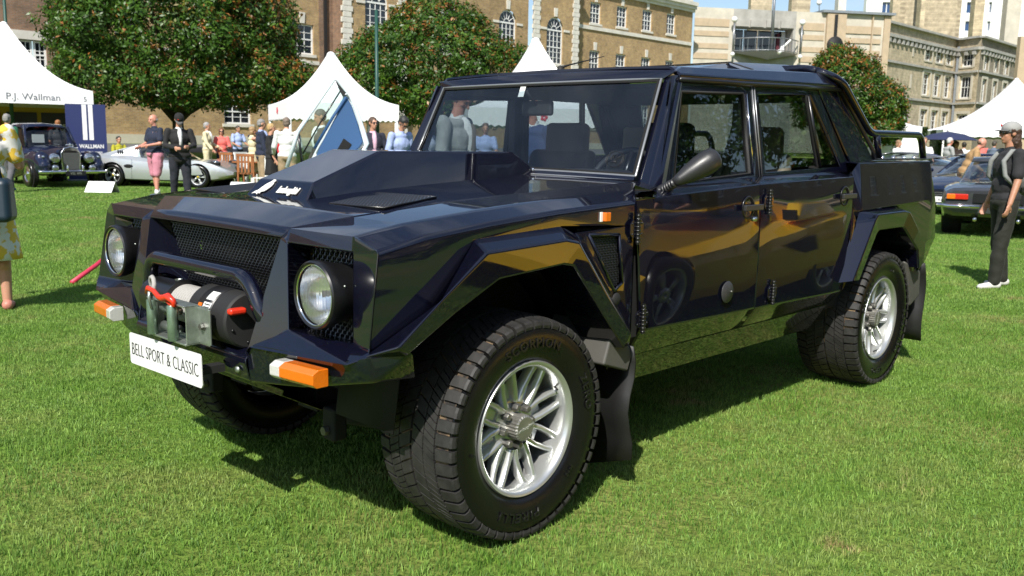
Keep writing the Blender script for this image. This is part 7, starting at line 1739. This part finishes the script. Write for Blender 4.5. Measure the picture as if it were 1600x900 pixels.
# ================================================================ other cars
def evaluated_cut(o, cutters):
    for c in cutters:
        md = o.modifiers.new('cut', 'BOOLEAN'); md.object = c; md.operation = 'DIFFERENCE'; md.solver = 'EXACT'
    dg = bpy.context.evaluated_depsgraph_get(); nm = bpy.data.meshes.new_from_object(o.evaluated_get(dg)); old = o.data; o.modifiers.clear(); o.data = nm
    for c in cutters: bpy.data.objects.remove(c)
    return o
def ss(x, pts, col_):      # smooth interpolation through stations
    xs = [p[0] for p in pts]; ys = [p[col_] for p in pts]
    return float(np.interp(x, xs, ys))
def body(parent, st, paint_, wheels, wr, n=46, arch=.06, name='body', round_=.5):
    """st: stations (x, half width, z bottom, z shoulder, z top, half width of top)"""
    x0, x1 = st[0][0], st[-1][0]; rows = []
    xs = sorted(set([x0+(x1-x0)*i/(n-1) for i in range(n)]+[p[0] for p in st]))
    def sm(x, c): h = .04*(x1-x0); return (ss(max(x0, x-h), st, c)+2*ss(x, st, c)+ss(min(x1, x+h), st, c))/4 if x0+1e-6 < x < x1-1e-6 else ss(x, st, c)
    for x in xs:
        w_, zb, zs, zt, wt = [sm(x, c) for c in (1, 2, 3, 4, 5)]
        half = [(0, zb), (w_*.80, zb), (w_*.95, zb+.04), (w_, zb+(zs-zb)*.35), (w_*.995, zb+(zs-zb)*.75), (w_*.965, zs), (wt+(w_-wt)*.45, zs+(zt-zs)*.55), (wt, zs+(zt-zs)*.86), (wt*.6, zt), (0, zt+.008)]
        row = [(x, y, z) for y, z in half]+[(x, -y, z) for y, z in half[-2:0:-1]]
        rows.append(row)
    m_ = len(rows[0]); b = MB(); b.add([q for r_ in rows for q in r_], [(i*m_+j, i*m_+(j+1) % m_, (i+1)*m_+(j+1) % m_, (i+1)*m_+j) for i in range(len(rows)-1) for j in range(m_)]+[tuple(range(m_-1, -1, -1)), tuple(range((len(rows)-1)*m_, len(rows)*m_))])
    o = b.build(name, paint_, parent, smooth=True)
    cut = []
    for wx_, wy_ in wheels:
        for s in (-1, 1):
            c = MB(); c.lathe([(.0005, 0), (wr+arch, 0), (wr+arch, .36), (.0005, .36)], 32, 'y'); c = c.build('cut', None, None); c.location = (wx_, (wy_-.25) if s > 0 else -(wy_+.11), wr); cut.append(c)
    par = o.parent; o.parent = None; bpy.context.view_layer.update(); evaluated_cut(o, cut); o.parent = par
    o.data.polygons.foreach_set('use_smooth', [True]*len(o.data.polygons)); o.data.set_sharp_from_angle(angle=R(38))
    # dark wheel tubs
    for wx_, wy_ in wheels:
        for s in (-1, 1): t_ = MB().lathe([(.0005, 0), (wr+arch-.004, 0), (wr+arch-.004, .24)], 28, 'y').build('wheel_tub', 'pure_dark', parent, smooth=True, loc=(wx_, s*(wy_-.24), wr)); t_.scale = (1, s, 1)
    return o
def cabin(parent, st, glass='side_glass', roof=None, hw_drop=.12, pillars=(), name='glasshouse', pm='black_satin'):
    """st stations (x, z base, z top, half width base, half width top)"""
    b = MB(); rows = []
    for x, zb, zt, wb, wt in st: rows.append([(x, wb, zb), (x, (wb+wt)/2+.015, (zb+zt)/2), (x, wt, zt-.012), (x, wt*.6, zt+.008), (x, 0, zt+.014), (x, -wt*.6, zt+.008), (x, -wt, zt-.012), (x, -(wb+wt)/2-.015, (zb+zt)/2), (x, -wb, zb)])
    b.grid(rows); o = b.build(name, glass, parent, smooth=True, fixn=True)
    return o
def simple_wheel(parent, x, y, r_, wid, rim, kind='spoke', cap=None, rr_=.68, white=False):
    s = 1 if y > 0 else -1; t = MB(); t.lathe([(r_*rr_, -.01), (r_*rr_, .02), (r_*.80, .035), (r_*.93, .03), (r_, .0), (r_, -wid+.02), (r_*.95, -wid), (r_*.6, -wid)], 36, 'y'); w_ = t.build('wheel', 'tyre_side', parent, smooth=True, angle=50, loc=(x, y, r_)); w_.scale = (1, s, 1)
    b = MB(); b.lathe([(r_*rr_, -.06), (r_*rr_, .022), (r_*(rr_-.04), .018), (r_*(rr_-.08), -.02), (r_*(rr_-.1), -.06)], 36, 'y'); b.build('rim', rim, w_, smooth=True, angle=40)
    b = MB()
    if kind == 'spoke':
        for k in range(5):
            for q in (-.10, .10):
                a = 2*math.pi*k/5; a1 = a+q; b.add([(r_*.12*math.cos(a-.4), -.002, r_*.12*math.sin(a-.4)), (r_*.12*math.cos(a+.4), -.002, r_*.12*math.sin(a+.4)), (r_*(rr_-.05)*math.cos(a1+.07), -.018, r_*(rr_-.05)*math.sin(a1+.07)), (r_*(rr_-.05)*math.cos(a1-.07), -.018, r_*(rr_-.05)*math.sin(a1-.07))], [(0, 1, 2, 3)])
        b.lathe([(r_*.20, -.02), (r_*.18, .004), (.0005, .006)], 20, 'y')
    else: b.lathe([(r_*(rr_-.03), -.012), (r_*.45, .012), (r_*.25, .0), (r_*.2, .03), (.0005, .038)], 30, 'y')
    b.build('wheel_disc', rim, w_, smooth=True, solid=.006 if kind == 'spoke' else 0)
    MB().lathe([(r_*(rr_-.02), -.07), (.0005, -.07)], 24, 'y').build('brake_disc', 'pure_dark', w_)
    if cap: MB().lathe([(.028, .0), (.026, .022), (.0005, .026)], 14, 'y').build('centre_cap', cap, w_, smooth=True)
    return w_
def ell(parent, name, c, r_, m, rot=None): return MB().ball(c, r_, 18, 12, rot).build(name, m, parent, smooth=True)
mat('cap_yellow', (.7, .5, .02), .3); mat('lamp_clear', (.45, .47, .47), .06, metal=.9, coat=1)

# ---- silver mid engined coupe, front towards local +x
dn = thing('silver_coupe', 'low silver classic sports coupe parked side on behind the pink shorts', 'car', spot(262, 25.3), R(-52))
st = [(-2.05, .70, .34, .68, .80, .50), (-1.8, .82, .24, .72, .88, .58), (-1.25, .85, .20, .78, .90, .55), (-.7, .85, .18, .72, .92, .55), (-.2, .84, .17, .68, .80, .60), (.55, .84, .17, .66, .74, .62), (1.15, .86, .18, .76, .76, .55), (1.6, .84, .20, .66, .66, .50), (1.95, .76, .26, .52, .54, .50), (2.12, .60, .34, .44, .46, .40)]
body(dn, st, 'silver_paint', [(-1.17, .74), (1.22, .74)], .31, arch=.045)
cabin(dn, [(.75, .70, .73, .62, .58), (.35, .72, .98, .66, .48), (.05, .74, 1.12, .68, .46), (-.45, .78, 1.13, .68, .46), (-.75, .80, 1.08, .66, .44)])
x = MB(); x.grid([[(xx, -w_, z) , (xx, -w_*.5, z+.02), (xx, w_*.5, z+.02), (xx, w_, z)] for xx, w_, z in ((.02, .46, 1.125), (-.3, .46, 1.14), (-.6, .45, 1.12), (-1.0, .50, 1.00), (-1.5, .55, .90))]); x.build('roof', 'silver_paint', dn, smooth=True, solid=.01)
for s in (-1, 1):
    x = MB(); x.prism([(-.42, s*.68, .76), (-.60, s*.49, 1.12), (-1.15, s*.55, .98), (-1.55, s*.60, .86), (-1.3, s*.74, .80)], (0, -s*.02, 0)); x.build('buttress', 'silver_paint', dn, smooth=False)
    for k in range(3): MB().box((-.95-.06*k, min(s*.66, s*.70), .88), (-.93-.06*k, max(s*.66, s*.70), .98)).build('vent_slot', 'pure_dark', dn)
    ell(dn, 'side_scoop', (-.70, s*.85, .56), (.13, .02, .05), 'pure_dark')
    h_ = ell(dn, 'headlight_bowl', (1.62, s*.60, .66), (.15, .10, .085), 'pure_dark'); ell(dn, 'headlight', (1.63, s*.605, .675), (.12, .085, .082), 'lamp_clear')
    ell(dn, 'indicator', (2.0, s*.58, .46), (.06, .08, .03), 'amber'); x = MB(); x.tube([(-.38, s*.69, .76), (-.55, s*.50, 1.11)], .012, 6); x.build('window_trim', 'chrome', dn)
    x = MB(); x.tube([(.10, s*.845, .22), (.10, s*.85, .70)], .003, 4); x.tube([(-.62, s*.85, .22), (-.60, s*.85, .74)], .003, 4); x.build('door_gap', 'pure_dark', dn)
MB().box((2.02, -.42, .33), (2.14, .42, .41)).build('front_grille', 'pure_dark', dn, bevel=.01)
MB().ball((1.95, 0, .53), (.03, .03, .01)).build('bonnet_badge', 'cap_yellow', dn)
x = MB(); x.tube([(.45, .1, .85), (.20, .1, .90)], .01, 6); x.ball((-.35, -.3, .72), (.16, .22, .3)); x.ball((-.35, .3, .72), (.16, .22, .3)); x.build('seats', 'leather_beige', dn, smooth=True)
for wx_, wy_ in ((-1.17, .80), (1.22, .80)):
    for s in (-1, 1): simple_wheel(dn, wx_, s*wy_, .31, .20, 'alloy', 'spoke', 'cap_yellow')

# ---- vintage navy saloon, front towards +x
vs = thing('vintage_saloon', 'dark blue vintage saloon with upright chrome grille and round lamps at the left', 'car', spot(66, 25.0), R(-90))
b = MB()
st = [(-2.1, .66, .34, .70, .95, .45), (-1.2, .76, .30, .92, 1.08, .60), (-.2, .76, .30, .95, 1.10, .60), (.6, .72, .30, .92, 1.08, .50), (1.0, .50, .35, .90, 1.07, .30), (1.75, .36, .38, .88, 1.03, .20), (1.86, .34, .40, .86, 1.01, .20)]
body(vs, st, 'dark_blue_paint', [(-1.35, .9)], .36, name='body')
cabin(vs, [(.72, 1.02, 1.04, .62, .60), (.50, 1.04, 1.42, .64, .54), (.20, 1.06, 1.60, .66, .52), (-.6, 1.06, 1.62, .66, .52), (-1.2, 1.04, 1.50, .62, .48), (-1.6, 1.0, 1.2, .55, .40)])
x = MB(); x.grid([[(xx, -w_, z-.08), (xx, -w_*.85, z), (xx, 0, z+.03), (xx, w_*.85, z), (xx, w_, z-.08)] for xx, w_, z in ((.42, .54, 1.56), (.1, .58, 1.63), (-.6, .58, 1.645), (-1.2, .56, 1.53), (-1.7, .55, 1.22), (-2.0, .50, .95))]); x.build('roof', 'dark_blue_paint', vs, smooth=True, solid=.02)
for s in (-1, 1):
    x = MB(); x.tube([(.70, s*.63, 1.04), (.38, s*.54, 1.57)], .035, 8); x.build('pillar', 'dark_blue_paint', vs, smooth=True); x = MB(); x.tube([(-.25, s*.67, 1.06), (-.28, s*.56, 1.6)], .03, 8); x.build('pillar', 'dark_blue_paint', vs, smooth=True)
    # sweeping front wing
    x = MB(); pr = [(2.08, .55, .10), (2.0, .74, .17), (1.75, .90, .20), (1.4, .95, .21), (1.0, .90, .20), (.6, .76, .19), (.2, .60, .17), (-.3, .45, .14), (-.8, .36, .10)]
    for i in range(len(pr)-1): x.cap((pr[i][0], s*.66, pr[i][1]-pr[i][2]), (pr[i+1][0], s*.66, pr[i+1][1]-pr[i+1][2]), pr[i][2], pr[i+1][2], 14)
    x.cap((1.86, s*.66, .5), (1.80, s*.66, .75), .19, .19); wg = remesh(x, 'front_wing', 'dark_blue_paint', .03, vs, 5)
    x = MB(); x.ball((-1.35, s*.70, .58), (.58, .20, .34), 20, 12); remesh(x, 'rear_wing', 'dark_blue_paint', .035, vs, 4)
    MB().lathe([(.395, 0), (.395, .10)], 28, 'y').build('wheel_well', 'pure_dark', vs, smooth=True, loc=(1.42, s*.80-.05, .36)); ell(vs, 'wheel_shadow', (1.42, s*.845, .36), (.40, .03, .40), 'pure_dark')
    hl_ = ell(vs, 'headlight', (2.0, s*.43, .76), (.15, .135, .135), 'chrome'); ell(vs, 'headlight_glass', (2.12, s*.43, .76), (.04, .115, .115), 'lamp_clear'); ell(vs, 'fog_lamp', (2.14, s*.46, .52), (.08, .09, .09), 'chrome'); ell(vs, 'fog_glass', (2.20, s*.46, .52), (.03, .075, .075), 'lamp_clear')
    ell(vs, 'side_lamp', (1.98, s*.68, .80), (.06, .04, .04), 'chrome'); x = MB(); x.ball((2.24, s*.19, .50), (.03, .03, .09)); x.build('overrider', 'chrome', vs, smooth=True)
    simple_wheel(vs, 1.42, s*.875, .355, .16, 'chrome', 'disc', rr_=.62); simple_wheel(vs, -1.35, s*.80, .355, .16, 'chrome', 'disc', rr_=.62)
g_ = MB(); g_.prism([(1.90, -.24, .42), (1.90, .24, .42), (1.90, .25, .90), (1.90, .16, 1.03), (1.90, 0, 1.07), (1.90, -.16, 1.03), (1.90, -.25, .90)], (.10, 0, 0)); gr_ = g_.build('radiator_shell', 'chrome', vs, bevel=.02)
MB().prism([(2.003, -.195, .46), (2.003, .195, .46), (2.003, .205, .88), (2.003, .13, .96), (2.003, -.13, .96), (2.003, -.205, .88)], (.004, 0, 0)).build('grille_back', 'pure_dark', gr_)
for k in range(15): MB().box((2.008, -.19+.0262*k, .47), (2.018, -.178+.0262*k, .90)).build('grille_bar', 'seal_grey', gr_)
x = MB(); x.ball((1.95, 0, 1.11), (.05, .02, .05)); x.tube([(1.93, -.10, 1.10), (1.95, 0, 1.12), (1.93, .10, 1.10)], .012, 6); x.build('mascot', 'chrome', gr_, smooth=True)
x = MB(); P = [[(2.22-.10*(yy/.85)**4, yy, .375), (2.26-.10*(yy/.85)**4, yy, .42), (2.22-.10*(yy/.85)**4, yy, .47)] for yy in np.linspace(-.86, .86, 25)]; x.grid(P).build('bumper', 'chrome', vs, smooth=True, solid=.01)
pl_ = MB().box((2.26, -.25, .33), (2.27, .25, .44)).build('number_plate', 'ink', vs); text_on('plate_lettering', 'VEL 495', frame_M((2.272, 0, .355), (0, 1, 0), (0, 0, 1)), .085, 'alloy', vs, extrude=.001)
x = MB(); x.box((.47, -.40, 1.14), (.50, -.10, 1.36), Matrix()); x.build('screen_card', 'plate_white', vs)
x = MB(); x.tube([(1.95, 0, 1.06), (.75, 0, 1.125)], .006, 6); x.build('bonnet_hinge', 'chrome', vs)

# ---- wedge sports car builder (far white one with its door up, yellow one mirrored in the doors)
def wedge(label, v, rz_, paint_, nm):
    t = thing(nm, label, 'car', v, rz_)
    st = [(-2.05, .90, .30, .82, .88, .70), (-1.7, .98, .22, .84, .90, .72), (-1.0, .98, .18, .82, .92, .66), (-.3, .95, .16, .72, .84, .62), (.5, .92, .16, .64, .72, .60), (1.2, .93, .17, .62, .62, .60), (1.75, .88, .20, .46, .47, .62), (2.08, .80, .26, .33, .34, .60)]
    body(t, st, paint_, [(-1.22, .84), (1.25, .84)], .33, arch=.05)
    cabin(t, [(1.15, .62, .63, .60, .58), (.45, .72, .98, .62, .50), (.15, .76, 1.06, .64, .50), (-.55, .86, 1.06, .64, .50), (-.85, .88, 1.0, .60, .46)])
    x = MB(); x.grid([[(xx, -w_, z), (xx, w_, z)] for xx, w_, z in ((.12, .49, 1.075), (-.5, .49, 1.085), (-1.1, .50, .98), (-1.9, .60, .90))]); x.build('roof', paint_, t, solid=.02)
    for s in (-1, 1):
        MB().prism([(-.45, s*.62, .86), (-.62, s*.50, 1.06), (-1.7, s*.60, .92), (-1.5, s*.80, .86)], (0, -s*.02, 0)).build('buttress', paint_, t)
        x = MB(); x.prism([(-.55, s*.72, .86), (-.75, s*.66, 1.05), (-1.35, s*.64, 1.03), (-1.55, s*.68, .88)], (0, s*.16, 0)); x.build('engine_scoop', paint_, t, bevel=.03); MB().box((-.58, min(s*.73, s*.86), .88), (-.545, max(s*.73, s*.86), .98)).build('scoop_mouth', 'pure_dark', t)
        MB().prism([(-.2, s*.955, .62), (-.75, s*.985, .70), (-.85, s*.99, .52), (-.6, s*.985, .50)], (0, s*.01, 0)).build('side_intake', 'pure_dark', t)
        for wx_ in (-1.22, 1.25): simple_wheel(t, wx_, s*.93, .33, .24, 'alloy', 'spoke')
    return t
wedge('yellow wedge shaped sports car parked just outside the right of the picture', Vector((3.85, -3.10, 0)), R(180), 'yellow_paint', 'yellow_sports_car')
wedge('red wedge shaped sports car in the row behind the photographer', Vector((1.6, -9.6, 0)), R(160), 'red_paint', 'red_sports_car')
wc = wedge('low white wedge sports car mostly hidden behind the pickup bonnet', spot(560, 12.6), R(195), 'white_blue_paint', 'white_sports_car')
# its raised scissor door: outline measured along the car
door = thing('raised_door', None, None) if False else None
def raised_door():
    O = spot(455, 13.4); D = (spot(575, 13.4)-O).normalized(); k = 13.4/FPX
    def q(px, py, back=0): z_ = zpy(py, px, 13.4); v = spot(px, 13.4, 0, z_); return Vector((v.x, v.y, z_))+Vector((_f.x, _f.y, 0))*back
    inv = wc.matrix_world.inverted() if False else (Matrix.Translation(wc.location) @ Matrix.Rotation(wc.rotation_euler.z, 4, 'Z')).inverted()
    L = lambda *a: inv @ q(*a)
    b = MB(); outer = [(448, 262), (466, 205), (522, 123), (530, 128), (548, 150), (558, 175), (568, 205), (574, 224), (566, 238), (520, 262)]
    x = MB(); x.prism([L(*p_, .06) for p_ in [(546, 146), (555, 168), (564, 196), (570, 224), (560, 234), (520, 262), (478, 262), (536, 148)]], inv.to_3x3() @ Vector((_f.x*.06, _f.y*.06, 0))); dsk = x.build('raised_door', 'white_blue_paint', wc)
    x = MB(); x.tube([L(*p_) for p_ in outer], [.030]*len(outer), 10); x.build('door_frame', 'white_blue_paint', dsk, smooth=True)
    x = MB(); x.prism([L(*p_) for p_ in [(541, 150), (549, 165), (558, 190), (567, 222), (560, 232), (520, 258), (488, 258), (500, 228)]], inv.to_3x3() @ Vector((_f.x*.04, _f.y*.04, 0))); x.build('door_trim', mat('trim_blue', (.02, .075, .19), .6, bump=.2, bscale=60), dsk, bevel=.015)
    x = MB(); x.prism([L(*p_, -.012) for p_ in [(537, 216), (550, 226), (546, 232), (530, 246), (520, 246)]], inv.to_3x3() @ Vector((_f.x*.02, _f.y*.02, 0))); x.build('door_pocket', 'pure_dark', dsk, bevel=.01)
    x = MB(); x.tube([L(541, 152, -.02), L(520, 184, -.02), L(492, 232, -.02)], .022, 8); x.build('arm_rest', 'trim_blue', dsk, smooth=True)
    x = MB(); x.prism([L(*p_, .03) for p_ in [(455, 255), (470, 206), (521, 130), (538, 148), (500, 212), (476, 255)]], inv.to_3x3() @ Vector((_f.x*.005, _f.y*.005, 0))); x.build('door_glass', 'clear_glass', dsk)
    x = MB(); x.tube([L(533, 140, .01), L(500, 192, .01), L(473, 240, .01)], .012, 8); x.tube([L(466, 206), L(472, 256)], .02, 8); x.build('window_bar', 'black_satin', dsk, smooth=True)
    x = MB(); x.prism([L(*p_, -.02) for p_ in [(524, 126), (541, 145), (536, 152), (530, 140)]], inv.to_3x3() @ Vector((_f.x*.02, _f.y*.02, 0))); x.build('corner_plate', 'black_satin', dsk)
raised_door()

# ---- cars on the right
gt = thing('grey_classic_coupe', 'dark grey classic coupe seen from behind with amber and red tail lamp and chrome bumper', 'car', spot(1572, 15.9), R(0))
def rear_coupe():
    # local +x is the front; rear faces the camera
    O = Vector((gt.location.x, gt.location.y, 0)); gt.rotation_euler = (0, 0, math.atan2(O.y-CAM[1], O.x-CAM[0])+R(-2))
    st = [(-2.10, .74, .40, .66, .74, .62), (-2.02, .80, .32, .72, .80, .64), (-1.5, .86, .22, .78, .86, .66), (-.5, .88, .20, .78, .88, .66), (.6, .88, .20, .76, .84, .64), (1.6, .86, .22, .70, .76, .60), (2.1, .76, .32, .58, .62, .55)]
    body(gt, st, 'dark_grey_paint', [(-1.25, .80), (1.3, .80)], .32, arch=.04)
    cabin(gt, [(-1.65, .84, .86, .60, .58), (-1.1, .86, 1.12, .64, .50), (-.5, .88, 1.25, .66, .50), (.2, .88, 1.24, .66, .50), (.95, .84, .86, .64, .60)])
    x = MB(); x.grid([[(xx, -w_, z), (xx, 0, z+.02), (xx, w_, z)] for xx, w_, z in ((-.9, .50, 1.19), (-.5, .50, 1.26), (.1, .50, 1.265), (.3, .49, 1.23))]); x.build('roof', 'dark_grey_paint', gt, smooth=True, solid=.015)
    for s in (-1, 1):
        MB().box((-2.135, min(s*.42, s*.72), .60), (-2.05, max(s*.42, s*.72), .69)).build('tail_lamp', 'tail_red', gt, bevel=.015); MB().box((-2.14, min(s*.60, s*.73), .602), (-2.045, max(s*.60, s*.73), .688)).build('indicator', 'amber', gt, bevel=.015)
        x = MB(); x.tube([(-2.18, s*.25, .50), (-2.18, s*.70, .50), (-2.10, s*.84, .50), (-1.80, s*.89, .50)], .028, 10); x.build('bumper', 'chrome', gt, smooth=True)
        for wx_ in (-1.25, 1.3): simple_wheel(gt, wx_, s*.80, .32, .2, 'alloy', 'spoke')
        x = MB(); x.tube([(-2.2, s*.3, .30), (-1.9, s*.3, .32)], .03, 10); x.build('exhaust', 'chrome', gt, smooth=True)
    MB().box((-2.125, -.35, .56), (-2.10, .35, .70)).build('tail_panel', 'black_satin', gt)
rear_coupe()
def modern(label, nm, px, d, head, paint_, front=True, sc_=1.0):
    v = spot(px, d); t = thing(nm, label, 'car', v, R(head)+math.atan2(v.y-CAM[1], v.x-CAM[0])); t.scale = (sc_,)*3
    st = [(-2.25, .78, .38, .74, .92, .60), (-1.9, .90, .26, .84, .98, .66), (-1.2, .94, .20, .86, 1.0, .66), (-.2, .92, .18, .80, .92, .66), (.7, .92, .18, .76, .86, .62), (1.4, .93, .18, .74, .80, .55), (1.95, .88, .20, .62, .68, .50), (2.25, .72, .24, .50, .56, .45)]
    body(t, st, paint_, [(-1.35, .84), (1.35, .84)], .34, arch=.04)
    cabin(t, [(1.05, .84, .86, .66, .62), (.35, .88, 1.18, .68, .52), (-.1, .90, 1.27, .68, .50), (-.8, .94, 1.25, .66, .48), (-1.7, .97, 1.02, .60, .50)])
    x = MB(); x.grid([[(xx, -w_, z), (xx, 0, z+.02), (xx, w_, z)] for xx, w_, z in ((.12, .51, 1.25), (-.2, .51, 1.29), (-.8, .49, 1.27), (-1.2, .48, 1.17))]); x.build('roof', paint_, t, smooth=True, solid=.015)
    g_ = MB(); g_.prism([(2.27, -.42, .30), (2.27, .42, .30), (2.27, .50, .46), (2.27, .30, .53), (2.27, -.30, .53), (2.27, -.50, .46)], (.02, 0, 0)); g_ = g_.build('front_grille', 'pure_dark', t)
    for k in range(5): MB().box((2.292, -.42, .33+.04*k), (2.30, .42, .338+.04*k)).build('grille_bar', 'seal_grey', g_)
    for s in (-1, 1):
        x = MB(); x.ball((2.0, s*.62, .64), (.26, .11, .055), 18, 10, Matrix.Rotation(R(-s*22), 3, 'Z')); x.build('headlight', 'pure_dark', t, smooth=True)
        for a, b_ in ((1.98, .64), (2.10, .57)): ell(t, 'lamp_lens', (a, s*b_, .672), (.055, .05, .035), 'lamp_clear')
        x = MB(); x.tube([(.95, s*.66, .86), (.30, s*.53, 1.19), (-.15, s*.51, 1.27)], .018, 8); x.build('pillar', paint_, t, smooth=True)
        ell(t, 'door_mirror', (.55, s*1.0, .92), (.08, .10, .06), paint_)
        for wx_ in (-1.35, 1.35): simple_wheel(t, wx_, s*.85, .34, .24, 'alloy', 'spoke')
    MB().box((2.30, -.26, .30), (2.31, .26, .41)).build('number_plate', 'plate_white', t); text_on('plate_lettering', 'K60 LLB', frame_M((2.312, 0, .325), (0, 1, 0), (0, 0, 1)), .075, 'ink', t, extrude=.001)
    return t
modern('dark blue modern coupe facing the camera behind the grey classic coupe', 'blue_coupe', 1538, 20.5, 163, 'dark_blue_paint')
modern('grey fastback half hidden behind the pickup load bed', 'grey_fastback', 1396, 24, 60, 'grey_paint')
modern('silver grey coupe under the navy parasol behind the blue coupe', 'silver_grey_coupe', 1512, 24.5, 120, 'grey_paint')

# ================================================================ what stands behind the photographer: seen only in the paint
rvb = thing('terrace_building', 'tan brick terrace with white windows behind the photographer', 'building')
Wb = Wall((-30, -44, 0), (1, 0, 0), rvb); Wb.N = Vector((0, 1, 0))
hb = [(3+5*i, 4.6+5*i, z_, z_+2.3) for i in range(38) for z_ in (2.2, 6.2)]
Wb.sheet('wall', 0, 195, 0, 10.5, hb, 'brick_yellow')
for h in hb: Wb.sash(*h, nx=3, ny=4, key=False)
Wb.part('cornice', 0, 195, 10.5, 11, -.5, .5, 'portland'); b = MB(); b.prism([(-30, -44, 11), (165, -44, 11), (165, -50, 13.5), (-30, -50, 13.5)], (0, 0, .1)); b.build('roof', 'slate', rvb)
for i, (x_, y_, s_) in enumerate(((5, -20, 1.6), (14, -26, 1.9), (24, -23, 1.8), (38, -28, 2.0), (-10, -18, 1.5), (33, -11, 1.9), (48, -16, 2.1), (66, -22, 2.2), (90, -30, 2.4))):
    tree('street_tree', ('first', 'second', 'third', 'fourth', 'fifth', 'sixth', 'seventh', 'eighth', 'ninth')[i]+' round tree of the row behind the photographer', Vector((x_, y_, 0)), [((0, 0, 4.2*s_), (3*s_, 3*s_, 2.4*s_)), ((.8, .5, 5.4*s_), (2*s_, 2*s_, 1.6*s_))], 14000, .2, 30+i, red=(.02, 0), trunk_r=.22, group='trees behind the photographer', limbs=3)
